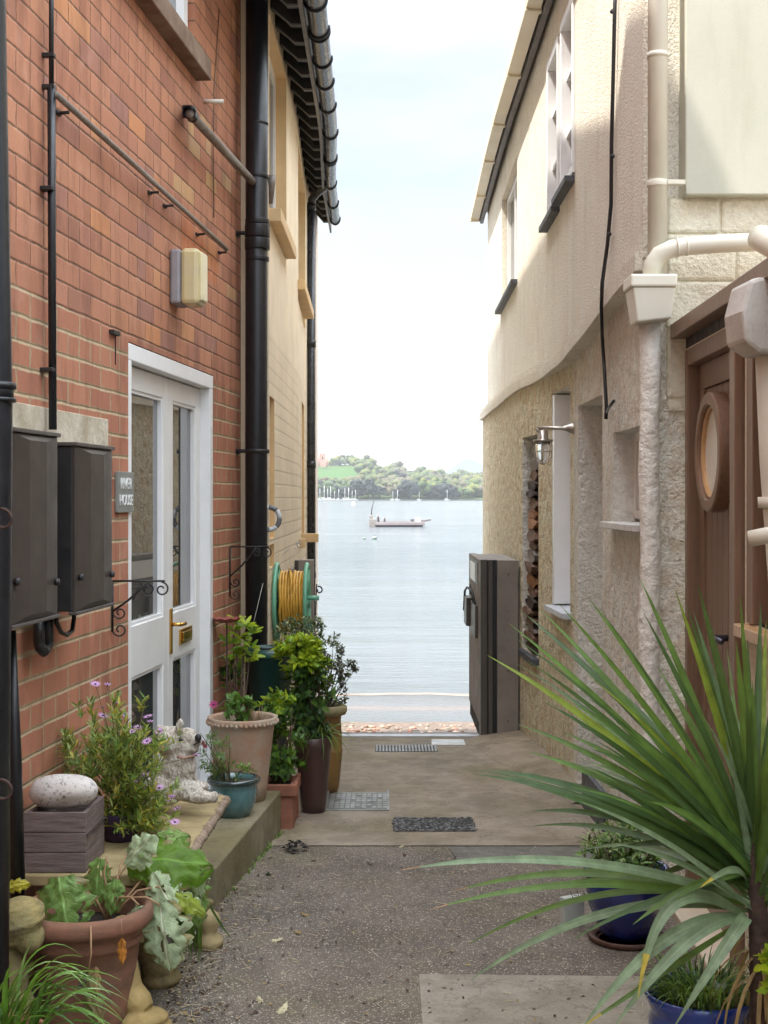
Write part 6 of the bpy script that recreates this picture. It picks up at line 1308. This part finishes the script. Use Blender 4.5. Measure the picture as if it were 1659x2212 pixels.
mb = MB(); mb.tube([HC+Vector((.0, -.17, .05)), HC+Vector((.01, -.15, .13)), HC+Vector((.0, -.1, .19)), HC+Vector((-.01, -.02, .20))], .009, 8); mb.build('hose_end', m_hy, t)
mb = MB(); mb.tube([HC+Vector((.0, -.1, .185)), HC+Vector((.01, -.06, .205))], .013, 10); mb.build('hose_connector', m_greypipe, t)
mb = MB(); mb.tube([Vector((-.64, HC.y, HC.z)), Vector((-.635, HC.y+.08, .35)), ], .012, 8); mb.tube([Vector((-.46, HC.y, HC.z)), Vector((-.46, HC.y+.06, .3))], .012, 8); mb.tube([Vector((-.64, HC.y+.08, .35)), Vector((-.46, HC.y+.06, .3))], .012, 8); mb.build('stand', m_hg, t)
# ------------------------------------------------------------------ near left: terracotta pot with wilting leaves
o = Vector(((186-CX)*4.02/FPX, 4.02, 0)); tcb = M('brown_terracotta', c(144, 98, 78), .85, .12, 7, .5, 60, .003, col2=c(104, 78, 60), sc=(1, 1, 2))
t = potted('terracotta_pot_plant', 'large terracotta pot of ragged wilting big leaved plants at the bottom left', o, [(.118, 0), (.128, .04), (.150, .20), (.160, .272), (.166, .276), (.172, .29), (.176, .325), (.192, .33), (.199, .345), (.199, .368), (.190, .385), (.176, .383), (.172, .36), (.168, .30)], tcb, .17, .31)
for v in []: pass
def rag(pos, ax, nrm, size, asp, mats, seed, droop=.3, holes=.05, name='leaf'):
    """a big ragged leaf: lobed outline, crumpled surface, real holes"""
    rnd = random.Random(seed); ax = Vector(ax).normalized(); nrm = Vector(nrm); UV = []; sd = ax.cross(nrm).normalized(); nrm = sd.cross(ax); mb = MB(); nu, nv = 22, 18; vs = []; ok = {}
    for i in range(nu+1):
        u = i/nu; w = (math.sin(PI*min(1, u*.92+.08))**.7)*asp*(1+.16*math.sin(u*23+seed)+.1*math.sin(u*47))
        for j in range(nv+1):
            v = (j/nv-.5)*2; q = Vector((u*2.3, v*1.9, seed*2.7)); cr_ = noise.noise(q*1.6)*.085+noise.noise(q*4.5)*.02
            h = -.16*abs(v)**1.5+cr_+.02*math.cos(abs(v)*PI*2-u*30)*abs(v)
            p = Vector(pos)+ax*size*(u+.04*noise.noise(q*3))+sd*size*w*.5*v*(1+.1*noise.noise(q*4))+nrm*size*(h-droop*u*u); vs.append(p)
    fs = []
    for i in range(nu):
        for j in range(nv):
            u = i/nu; v = (j/nv-.5)*2; hn = noise.noise(Vector((u*5+seed, v*4, 9.1)))
            if hn > .5-holes*2 and .1 < u < .95: continue
            k = i*(nv+1)+j; edge = abs(v) > .82 or u > .92
            m_ = (2 if edge and noise.noise(Vector((u*6, v*5, seed))) > -.05 else 0)
            mb.f.append([k, k+1, k+nv+2, k+nv+1]); mb.m.append(m_); mb.sm.append(True); v2 = ((j+1)/nv-.5)*2; u2 = (i+1)/nu; UV.append([(u, v), (u, v2), (u2, v2), (u2, v)])
    mb.v = vs; mb.uv = UV; return mb
def VEINM(name, col, trans=.3):
    m = LEAFM(name, col, trans, .5); nt = m.node_tree; b = nt.nodes['Principled BSDF']; src = b.inputs['Base Color'].links[0].from_socket
    sp = nt.nodes.new('ShaderNodeSeparateXYZ'); nt.links.new(tco(nt, 'UV'), sp.inputs[0]); av = mth(nt, 'ABSOLUTE', sp.outputs[1])
    ph = mth(nt, 'FRACT', mth(nt, 'SUBTRACT', mth(nt, 'MULTIPLY', sp.outputs[0], 7), mth(nt, 'MULTIPLY', av, 2.2))); side = mth(nt, 'ABSOLUTE', mth(nt, 'SUBTRACT', ph, .5))
    k1 = rmp(nt, side, [(.0, (1, 1, 1)), (.09, (0, 0, 0))]); k2 = rmp(nt, av, [(.02, (1, 1, 1)), (.07, (0, 0, 0))]); k = mth(nt, 'MAXIMUM', mth(nt, 'MULTIPLY', k1, .6), k2)
    c1 = mixc(nt, mth(nt, 'MULTIPLY', k, .7), src, tuple(min(.8, x*1.9+.05) for x in col)); f = rmp(nt, nse(nt, tco(nt, 'UV', (6, 5, 1)), 1, 5, .7), [(.55, (0, 0, 0)), (.7, (1, 1, 1))]); c1 = mixc(nt, mth(nt, 'MULTIPLY', f, .6), c1, c(160, 150, 104))
    nt.links.new(c1, b.inputs['Base Color']); bmp(nt, b, mth(nt, 'ADD', mth(nt, 'MULTIPLY', k, -1), nse(nt, tco(nt, 'UV', (14, 9, 1)), 1, 4)), .6, .004); return m
LG = VEINM('wilting_leaf_green', c(122, 158, 84), .3); LV = LEAFM('pale_leaf_vein', c(176, 190, 136), .3); LB = VEINM('browned_leaf_edge', c(132, 122, 80), .25); LP = VEINM('pale_leaf_underside', c(168, 186, 146), .25); LL = VEINM('vivid_leaf_green', c(100, 142, 40), .5)  # the biggest leaf has a stronger green of its own
leaves = [((128, 1895), 3.95, (.18, -.1, -1), (0, -1, .15), .175, 1.0, [LG, LV, LB], 3, .15, .04), ((275, 1858), 4.15, (1, -.1, .12), (-.1, -.75, .8), .25, .75, [LL, LV, LB], 7, .25, .01),
    ((270, 1868), 4.1, (.45, -.2, .55), (-.2, -.8, .5), .13, .8, [LP, LV, LP], 9, .1, 0), ((345, 1950), 4.05, (.16, -.15, -1), (0, -1, .1), .21, .72, [LP, LV, LB], 12, .1, .05),
    ((300, 1955), 4.0, (-.2, -.1, -1), (-.2, -1, .2), .13, .55, [LP, LV, LB], 14, .1, .05), ((360, 1815), 4.25, (.8, 0, -.55), (0, -.7, .8), .15, .8, [LG, LV, LB], 17, .5, .06),
    ((405, 1860), 4.2, (.35, -.1, -1), (.1, -1, .3), .13, .7, [LP, LV, LB], 19, .1, .06), ((215, 1855), 4.1, (-.1, -.1, -1), (0, -1, .3), .15, .55, [LG, LV, LB], 23, .2, .05),
    ((10, 1915), 3.95, (.9, 0, .2), (0, -1, .6), .07, .6, [LEAFM('yellow_dying_leaf', c(200, 190, 60), .4)]*2+[LB], 27, .3, .02), ((340, 1800), 4.3, (.9, 0, .1), (0, -.7, .8), .10, .5, [LG, LB, LB], 31, .3, .08),
    ((330, 1885), 4.1, (.55, -.3, -.8), (.1, -1, .4), .15, .7, [LP, LV, LB], 53, .2, .05), ((412, 1890), 4.22, (.15, -.1, -1), (.1, -1, .2), .17, .6, [LG, LV, LB], 57, .15, .06), ((250, 1900), 4.05, (-.15, -.2, -1), (0, -1, .3), .11, .6, [LG, LV, LB], 59, .2, .05),
    ((375, 1925), 4.1, (.9, -.1, -.45), (0, -.7, .8), .12, .55, [LEAFM('yellowish_leaf', c(160, 178, 72), .45), LV, LP], 37, .25, .0)]
for (px, py), Y, ax, nr, sz_, asp, ms, sd_, dr_, ho in leaves: rag(W(px, py, Y), ax, nr, sz_, asp, ms, sd_, dr_, ho).build('leaf', ms, t)
s2 = MB(); rs = M('pinkish_leaf_stalk', c(150, 118, 86), .6, .2, 20, .2)
crn = o+Vector((.05, .05, .32))
for px, py, Y in ((128, 1905, 4.0), (290, 1862, 4.2), (345, 1955, 4.05), (300, 1955, 4.0), (375, 1925, 4.1), (405, 1860, 4.2), (230, 1850, 4.1), (300, 1815, 4.3)): q = W(px, py, Y); s2 = MB(); m2_ = (crn+q)*.5; s2.tube([crn, crn.lerp(m2_, .5)+Vector((.006, 0, .03)), m2_+Vector((-.008, 0, .045)), m2_.lerp(q, .5)+Vector((0, 0, .035)), q], [.0042, .004, .0036, .0032, .0028], 6); s2.build('leaf_stalk', rs, t)
s2 = MB(); s2.tube([W(196, 2000, 3.82), W(197, 2060, 3.80), W(190, 2105, 3.80)], .003, 5); s2.build('leaf_stalk', rs, t); s2 = MB(); s2.tube([W(262, 1985, 3.86), W(264, 2030, 3.85)], .0015, 5); s2.build('leaf_stalk', rs, t)
for (px, py, ax, sz_, m_, sd_) in ((190, 2100, (.25, -.1, -1), .17, LB, 41), (188, 2100, (-.35, -.1, -1), .07, LEAFM('dried_dark_leaf', c(96, 84, 66), .2, .8), 43), (264, 2028, (.05, -.1, -1), .075, LEAFM('orange_dead_leaf', c(190, 124, 50), .3, .8), 47), (205, 2090, (.1, -.1, -1), .09, G8, 49)):
    rag(W(px, py, 3.80), ax, (.3, -1, .1), sz_, .33, [m_]*3, sd_, .05, .02).build('dead_leaf', [m_]*3, t)
# dark strap-leaved clump between the pot and the step
t = thing('strap_leaf_clump', 'dark green strap leaved clump drooping between the terracotta pot and the step', 'plant', (-.66, 4.45, 0)); f = MB(); rnd = random.Random(77)
for k in range(38):
    b_ = W(rnd.uniform(385, 420), 1900, 4.42); tp = W(rnd.uniform(368, 440), rnd.uniform(2010, 2085), 4.42+rnd.uniform(-.12, .08)); path_leaf(f, (b_, (b_+tp)*.5+Vector((rnd.uniform(-.01, .03), -.02, .03)), tp), rnd.uniform(.009, .015), rnd.choice([0, 0, 1]), n=8, up=(0, -1, .2))
path_leaf(f, (W(440, 1930, 4.4), W(470, 1985, 4.4), W(503, 2033, 4.4)), .008, 0, n=8, up=(0, -1, .2)); f.build('leaves', [LEAFM('deep_green_strap', c(44, 88, 32), .3), G2], t)
# stone figure at the far left bottom
t = thing('stone_ornament', 'mossy carved stone garden figure with a swirled head at the left edge', 'statue', (-1.08, 3.82, 0)); Y = 3.82; s_ = Y/FPX
mb = MB()
for px, py, rx, ry, rz, dy in ((30, 1990, 62, 60, 34, 0), (45, 1965, 52, 50, 26, 0), (20, 2020, 56, 55, 24, 0), (62, 2025, 34, 40, 34, -.01), (10, 2110, 52, 50, 80, 0), (25, 2180, 50, 50, 60, 0), (-10, 2200, 70, 70, 70, 0), (0, 2060, 50, 50, 40, 0)):
    mb.blob(W(px, py, Y+dy), (rx*s_, ry*s_, rz*s_), 3, .08, 2, 0, px)
for k in range(7):
    pts = []; z_ = -30+k*11
    for i in range(12): a = PI*1.05+PI*.95*i/11; rr = (62-abs(k-3)*5)*s_; pts.append(W(34, 1985+z_+(i-6)*-2.2, Y)+Vector((rr*math.cos(a), rr*math.sin(a), 0)))
    mb.tube(pts, .007, 6)
mb.box((-1.22, 3.72, -.02), (-.98, 3.92, .05))
mb.build('figure', M('lichened_stone', c(150, 134, 84), .9, .3, 9, .9, 50, .008, col2=c(98, 94, 66)), t, remesh=.006)
# pale stone foot in front
mb = MB()
mb.tube([(-.79, 4.04, .34), (-.775, 4.04, .22), (-.765, 4.03, .13), (-.735, 4.02, .085), (-.71, 4.01, .065)], [.02, .03, .04, .045, .03], 14); mb.lathe([(.085, 0), (.088, .02), (.07, .03), (.078, .045), (.06, .06), (.02, .07), (0, .07)], (-.725, 4.02, 0), 28, wob=.05)
tag(mb.build('stone_pedestal', M('ochre_foot_stone', c(168, 144, 92), .85, .2, 12, .6, col2=c(132, 112, 70)), origin=(-.735, 4.02, 0), remesh=.006), 'ochre stone foot of a pedestal just right of the terracotta pot', 'pedestal')
mb = MB(); 
mb.lathe([(.05, 0), (.052, .03), (.035, .045), (.03, .06), (.042, .085), (.040, .11), (.02, .13), (.0, .135)], (-.625, 4.78, 0), 24, wob=.04)
tag(mb.build('stone_finial', m_bench, origin=(-.63, 4.72, 0), disp=(.006, .03)), 'small buff stone finial on the paving beside the near end of the step', 'ornament')
# grassy leaves bottom left
t = thing('strap_grass', 'arching bright green grassy leaves filling the bottom left corner', 'plant', (-1.0, 3.5, 0)); f = MB(); rnd = random.Random(5)
tips = [(275, 2215), (250, 2225), (300, 2260), (105, 2062), (180, 2068), (210, 2130), (240, 2150), (150, 2105), (130, 2095), (80, 2020), (200, 2190), (60, 2090), (30, 2080), (170, 2235), (120, 2240), (262, 2180)]
for k in range(64):
    px, py = tips[k % len(tips)] if k < 24 else (rnd.uniform(-40, 290), rnd.uniform(2090, 2290)); Y = 3.42+rnd.uniform(-.14, .16)
    b_ = W(rnd.uniform(-60, 60), 2330, 3.45+rnd.uniform(-.05, .05)); tp = W(px, py, Y); arch = .10+.05*rnd.random() if px > 140 else .06
    path_leaf(f, (b_, (b_+tp)*.5+Vector((-.02, 0, arch)), tp), rnd.uniform(.010, .017), rnd.choice([0, 0, 1, 2]), .35, n=12)
f.build('leaves', [LEAFM('agapanthus_green', c(98, 142, 52), .35, .35), LEAFM('agapanthus_dark', c(64, 108, 42), .35, .35), LEAFM('agapanthus_pale', c(138, 172, 104), .35, .35)], t)
mb = MB(); mb.lathe([(.10, 0), (.13, .2), (.14, .22), (.125, .22), (.12, .19)], (-1.0, 3.45, 0), 32); mb.build('pot', tcn, t)
# ------------------------------------------------------------------ right: blue pots and cabbage palm
bg1 = glaze('cobalt_glaze', c(22, 40, 110), c(14, 26, 76), .08)
o = Vector(((1352-CX)*4.86/FPX, 4.86, .012)); t = potted('blue_pot_plant', 'cobalt blue glazed pot of leafy green herbs at the foot of the right wall', o, [(.075, 0), (.10, .03), (.140, .13), (.147, .19), (.143, .215), (.134, .225), (.150, .24), (.156, .252), (.148, .258), (.138, .25), (.13, .22)], bg1, .13, .225, group='blue glazed pots on the right')
mb = MB(); mb.lathe([(.10, -.012), (.13, -.008), (.138, .01), (.13, .012), (.11, .0)], o, 40); mb.build('saucer', M('brown_saucer', c(92, 66, 54), .6, .2, 8, .2), t)
f = MB(); bush((f, [0, 1, 2]), o+Vector((-.01, 0, .32)), (.165, .15, .10), 1300, .034, .010, 111, 150, .2, .9); bush((f, [0, 1]), o+Vector((.03, .05, .40)), (.09, .09, .06), 300, .03, .010, 113, 40, .2, .9); f.build('foliage', [LEAFM('herb_green', c(106, 146, 64), .35), LEAFM('herb_pale', c(156, 180, 120), .35), G3], t)
f = MB(); rnd = random.Random(3)
for k in range(60): a = rnd.uniform(0, 2*PI); p = o+Vector((.08*math.cos(a), .08*math.sin(a), .23)); tp = o+Vector((.22*math.cos(a)*rnd.uniform(.5, 1), .2*math.sin(a), rnd.uniform(.2, .45))); f.tube([p, (p+tp)*.5+Vector((0, 0, .05)), tp], [.0016, .0012, .0008], 4)
f.build('stems', STEM, t)
o = Vector(((1512-CX)*3.62/FPX, 3.62, 0)); t = potted('blue_pot_grass', 'bright blue glazed pot of fine green grass at the bottom right corner', o, [(.10, 0), (.115, .04), (.137, .14), (.138, .20), (.132, .215), (.134, .225), (.146, .25), (.150, .268), (.142, .272), (.132, .26), (.125, .23)], glaze('bright_cobalt_glaze', c(28, 62, 150), c(18, 44, 122), .08), .125, .235, group='blue glazed pots on the right')
f = MB(); rnd = random.Random(9)
for k in range(520):
    a = rnd.uniform(0, 2*PI); r_ = .11*rnd.random()**.5; p = o+Vector((r_*math.cos(a), r_*math.sin(a), .24)); dd = Vector((math.cos(a), math.sin(a), 0)); L_ = rnd.uniform(.06, .17); tp = p+dd*L_*rnd.uniform(.2, .9)+Vector((rnd.uniform(-.03, .03), 0, L_*rnd.uniform(.1, .7)))
    path_leaf(f, (p, (p+tp)*.5+Vector((0, 0, .03)), tp), rnd.uniform(.003, .007), rnd.choice([0, 1, 2]), n=5)
bush((f, [3]), o+Vector((.07, -.06, .24)), (.09, .06, .06), 90, .03, .022, 121, 14); f.build('foliage', [G2, LEAFM('grass_fresh', c(120, 160, 72), .35), G3, G5], t)
# pale tile leaning on the blue pot
t = thing('garden_tile', 'pale grey tile on edge to the left of the cobalt blue pot', 'tile', (.70, 4.98, 0)); mb = MB(); mb.box((.655, 4.99, .0), (.745, 5.02, .115), rot=.5); tl = mb.build('tile', M('pale_tile_glaze', c(176, 180, 172), .4, .1, 9, .1), t, bevel=.002)
mb = MB()
for k in range(5): mb.tube([W(1232+k*7, 1925+8*(k % 2), 4.93), W(1240+k*7, 1945-10*(k % 2), 4.93)], .0012, 4)
mb.build('tile_sprig', m_iron, t)
# cabbage palm
t = thing('cabbage_palm', 'large spiky cabbage palm with long green blades fanning across the right side', 'palm', (.95, 3.4, 0)); PY = 3.4
tr = MB(); rnd = random.Random(17)
pts = [Vector((.955, PY, -.02)), Vector((.96, PY, .25)), W(1642, 2060, PY), W(1634, 1900, PY), W(1630, 1820, PY)]; tr.tube(pts, [.032, .03, .027, .022, .014], 14)
for k in range(70): z_ = rnd.uniform(.15, .5); a = rnd.uniform(0, 2*PI); p = Vector((.957+.027*math.cos(a), PY+.027*math.sin(a), z_)); tr.add([p, p+Vector((.012*math.sin(a), -.012*math.cos(a), .0)), p+Vector((.014*math.cos(a), .014*math.sin(a), .04))], [(0, 1, 2)], 0)
tr.build('trunk', M('palm_trunk_fibre', c(70, 54, 46), .9, .4, 30, .9, 50, .006), t)
mp_ = [STRIPM('palm_green', c(94, 128, 60)), STRIPM('palm_deep_green', c(66, 98, 54)), STRIPM('palm_blue_green', c(124, 148, 116), .25), STRIPM('palm_lime', c(142, 164, 64), .4), LEAFM('palm_yellow_tip', c(188, 170, 70), .3, .5), LEAFM('palm_brown_tip', c(150, 116, 86), .2, .7)]
tips = [(1380, 1245, 1), (1266, 1285, 1), (1289, 1308, 0), (1205, 1302, 1), (1163, 1312, 1), (1130, 1323, 1), (1098, 1346, 1), (1096, 1365, 0), (1052, 1415, 1), (1140, 1427, 1), (1109, 1430, 0), (1174, 1516, 1), (1117, 1564, 1), (1212, 1580, 1), (1277, 1618, 1), (1144, 1625, 1), (1048, 1663, 1), (1020, 1672, 1), (1388, 1320, 1), (1457, 1270, 1), (1484, 1308, 1), (1497, 1320, 1), (1506, 1259, 1), (1598, 1285, 1), (1615, 1381, 1), (1644, 1301, 1), (1590, 1385, 1), (1570, 1400, 0), (1655, 1340, 1),
 (1010, 1662, 0), (1147, 1752, 1), (1149, 1785, 1), (1251, 1838, 1), (862, 1880, 3), (975, 1926, 3), (925, 1966, 3), (1008, 2042, 1), (1012, 2120, 2), (1396, 1731, 4), (1230, 1700, 0), (1180, 1700, 1), (1300, 1700, 1), (1330, 1560, 1), (1350, 1480, 1), (1420, 1440, 1), (1260, 1450, 0), (1240, 1520, 1)]
fb = MB(); fb.uv = []
for i, (px, py, kd) in enumerate(tips):
    Y = PY+rnd.uniform(-.22, .38); tp = W(px, py, Y); el = (1900-py)/max(60, math.hypot(px-1630, py-1900)); b_ = W(1628+rnd.uniform(-10, 10), 1975-115*max(-.3, el)-rnd.uniform(0, 50), PY+rnd.uniform(-.015, .015))
    sag = .02+.05*(1-el) if kd != 3 else .06; mid = (b_+tp)*.5+Vector((0, 0, sag)); ml = rnd.choice([0, 0, 1, 1, 0, 3] if el > .3 else [0, 2, 2, 1])
    path_leaf(fb, (b_, mid, tp), rnd.uniform(.021, .029) if kd else .012, ml, .22, 18, (0, -.75, .65), None, 5 if kd == 3 else 4, .92 if kd == 3 else .955)
for px, py, w_, tm, mx_, my_ in ((1378, 2158, .036, 4, 1440, 1960), (1255, 2225, .036, None, 1420, 2040), (1452, 2225, .036, None, 1560, 2035), (1322, 2225, .036, None, 1470, 2040), (1240, 2230, .016, 4, 1400, 2120), (1512, 1918, .022, 4, 1560, 1890)):
    tp = W(px, py, 3.22); b_ = W(1612, 1985 if py > 2000 else 1905, PY-.01); path_leaf(fb, (b_, W(mx_+20, my_-10, 3.30), tp), w_, 2 if w_ > .02 else 0, .25, 18, (0, -.8, .6), None, tm, .8)
for k in range(64):       # the dense inner fan
    a = rnd.uniform(-.15, PI*1.02); L_ = rnd.uniform(.38, .72)*(1 if a > .4 else .8); yy = rnd.uniform(-1, 1)
    d = Vector((-math.cos(a-.0)*1.0 if a < PI/2 else -math.cos(a), yy*.75, math.sin(a))); d.normalize()
    b_ = W(1630+rnd.uniform(-8, 8), rnd.uniform(1840, 2000)-40*math.sin(a), PY); tp = b_+d*L_-Vector((0, 0, .10*(1-math.sin(max(0, a))))); path_leaf(fb, (b_, (b_+tp)*.5+Vector((0, 0, .03)), tp), rnd.uniform(.018, .026), rnd.choice([0, 1, 1, 2, 1, 0]), .25, 12, (0, -.7, .7), None, 4 if k % 5 == 0 else None, .93)
fb.build('blades', mp_, t)
fb = MB()
for k in range(26): a = rnd.uniform(0, 2*PI); b_ = Vector((.957, PY, rnd.uniform(.38, .52))); tp = b_+Vector((.13*math.cos(a), .13*math.sin(a), rnd.uniform(-.3, -.1))); path_leaf(fb, (b_, (b_+tp)*.5+Vector((.03*math.cos(a), .03*math.sin(a), .04)), tp), .012, 0, .3, 6)
fb.build('dead_skirt', G8, t)
t = thing('spurge_sprig', 'small lime green leafy sprig at the right edge beside the palm trunk', 'plant', tuple(W(1668, 2212, 3.25))); f = MB(); bush((f, [0, 1]), W(1665, 2075, 3.25), (.03, .03, .04), 60, .03, .02, 131, 8); bush((f, [0, 1]), W(1668, 2130, 3.25), (.025, .03, .025), 40, .03, .02, 133, 6); f.build('foliage', [G4, G1], t); s2 = MB(); s2.tube([W(1675, 2400, 3.25), W(1670, 2150, 3.25), W(1664, 2060, 3.25)], .004, 6); s2.build('stem', STEM, t)
# ------------------------------------------------------------------ litter
random.seed(40)
mb = MB(); q = Vector(((636-CX)*6.25/FPX, 6.2, 0)); q.z = gz(6.2)+.01
for k in range(26): a = random.uniform(0, 2*PI); r_ = random.uniform(0, .04); mb.leaf(q+Vector((r_*math.cos(a), r_*math.sin(a), random.uniform(0, .03))), (math.cos(a), math.sin(a), random.uniform(-.2, .4)), .035, .025, 0, .6)
tag(mb.build('dead_leaf_clump', LEAFM('blackened_leaf', c(44, 36, 38), .1, .7), origin=tuple(q)), 'clump of blackened dead leaves on the paving in front of the step', 'dead leaves')
mb = MB(); gp = lambda px, py: (lambda Y: Vector(((px-CX)*Y/FPX, Y, gz(Y))))(EYE*FPX/(py-HY) if py > 1950 else 1.4155/((py-HY)/FPX-.035))
for k in range(900):
    if random.random() < .6: px = 470+abs(random.gauss(0, 90)); py = random.uniform(1850, 2230); px -= (py-1850)*.35
    else: px = random.uniform(380, 1400); py = random.uniform(1840, 2230)
    q = gp(px, py)+Vector((0, 0, .004)); a = random.uniform(0, 2*PI); d = (math.cos(a), math.sin(a), random.uniform(0, .3))
    if random.random() < .45: mb.tube([q, q+Vector(d)*random.uniform(.01, .05)], .0009, 4, 3)
    else: mb.leaf(q, d, random.uniform(.008, .024), random.uniform(.005, .013), random.choice([0, 1, 2, 2]), .5)
for k in range(260):      # grit and crumbs gathered along the edges
    px = 500+random.gauss(0, 30); py = random.uniform(1830, 2150); px -= (py-1850)*.42; q = gp(px, py)+Vector((0, 0, .003)); s_ = random.uniform(.002, .006); mb.blob(q, (s_, s_, s_*.7), 1, .3, 2, random.randrange(4), k)
tag(mb.build('leaf_litter', [G8, LEAFM('litter_brown', c(100, 70, 54), .1, .8), LEAFM('litter_dark', c(62, 48, 44), .1, .8), M('pale_straw', c(190, 172, 140), .8)]), 'scattered dry leaf scraps and twigs along the paving', 'leaf litter', kind='stuff')
mb = MB(); rnd = random.Random(66)
def tuft(x, y, z, n, L_):
    for _ in range(n):
        a = rnd.uniform(0, 2*PI); p = Vector((x+rnd.uniform(-.012, .012), y+rnd.uniform(-.012, .012), z)); tp = p+Vector((math.cos(a)*L_*rnd.uniform(.2, .9), math.sin(a)*L_*rnd.uniform(.2, .9), L_*rnd.uniform(.4, 1.1))); path_leaf(mb, (p, (p+tp)*.5+Vector((0, 0, .006)), tp), rnd.uniform(.002, .005), rnd.choice([0, 1]), n=4)
for k in range(26): t_ = rnd.random()**.8; x = -.655+.148*t_+.004; y = 5.22+1.39*t_; tuft(x+.006, y, gz(y), rnd.randint(3, 9), rnd.uniform(.012, .035))
for k in range(30): y = rnd.uniform(5.5, 9.6); q = RL.P(y, 0, .006); tuft(q.x, q.y, gz(y)+(.04 if y > 7.4 else 0), rnd.randint(2, 7), rnd.uniform(.01, .03))
tag(mb.build('weeds', [G2, G7]), 'tiny weeds sprouting along the step and the foot of the right wall', 'weeds', kind='stuff')
def dead(px, py, s_, m_, lab, sd_):
    q = gp(px, py)+Vector((0, 0, .006)); mb = rag(q, (math.cos(sd_), math.sin(sd_), .05), (0, 0, 1), s_, .55, [m_]*3, sd_, -.25, 0); tag(mb.build('fallen_leaf', [m_]*3, origin=tuple(q)), lab, 'leaf', 'fallen leaves on the paving')
LT = LEAFM('pale_fallen_leaf', c(206, 196, 160), .2, .8)
for a in ((598, 2190, .055, LT, 'large cream coloured fallen leaf at the bottom of the picture', 1), (565, 2168, .035, LT, 'small pale yellow fallen leaf left of the cream one at the bottom', 2), (668, 1979, .035, G8, 'curled tan fallen leaf in the middle of the paving', 3), (650, 2015, .035, G8, 'light brown fallen leaf just below the curled tan one', 4), (577, 1888, .04, LEAFM('green_fallen_leaf', c(62, 76, 50), .2, .7), 'dark green fallen leaf near the corner of the step', 5), (588, 2033, .04, LT, 'slim pinkish pale fallen leaf on the paving left of centre', 6), (862, 1832, .03, LT, 'pale fallen leaf on the path edge below the gravel rectangle', 7), (875, 1851, .03, LEAFM('brown_fallen_leaf', c(90, 62, 52), .1, .8), 'small dark brown fallen leaf under the tip of a palm blade', 8), (805, 1870, .025, LEAFM('brown_fallen_leaf', (0, 0, 0)), 'small dark fallen leaf in the centre of the paving', 9), (680, 1860, .025, LEAFM('brown_fallen_leaf', (0, 0, 0)), 'tiny brown fallen leaf right of the black leaf clump', 10)): dead(*a)
# ------------------------------------------------------------------ haze
hz_ = MB(); hz_.box((-6000, -30, -13), (6000, 9600, 330)); hm = bpy.data.materials.new('haze'); hm.use_nodes = True; hn = hm.node_tree; hn.nodes.clear(); pv = hn.nodes.new('ShaderNodeVolumePrincipled'); pv.inputs['Color'].default_value = (.9, .95, 1, 1); pv.inputs['Density'].default_value = .00010; oo = hn.nodes.new('ShaderNodeOutputMaterial'); hn.links.new(pv.outputs[0], oo.inputs['Volume'])
hob = hz_.build('haze', hm); tag(hob, 'thin pale haze over the river', 'haze', kind='stuff')
for ob in bpy.data.objects:
    if '_w' in ob.keys(): del ob['_w']
for ob in bpy.data.objects:
    if ob.name.startswith('stones') or ob.name.startswith('drooping_grass'): ob['kind'] = 'stuff'
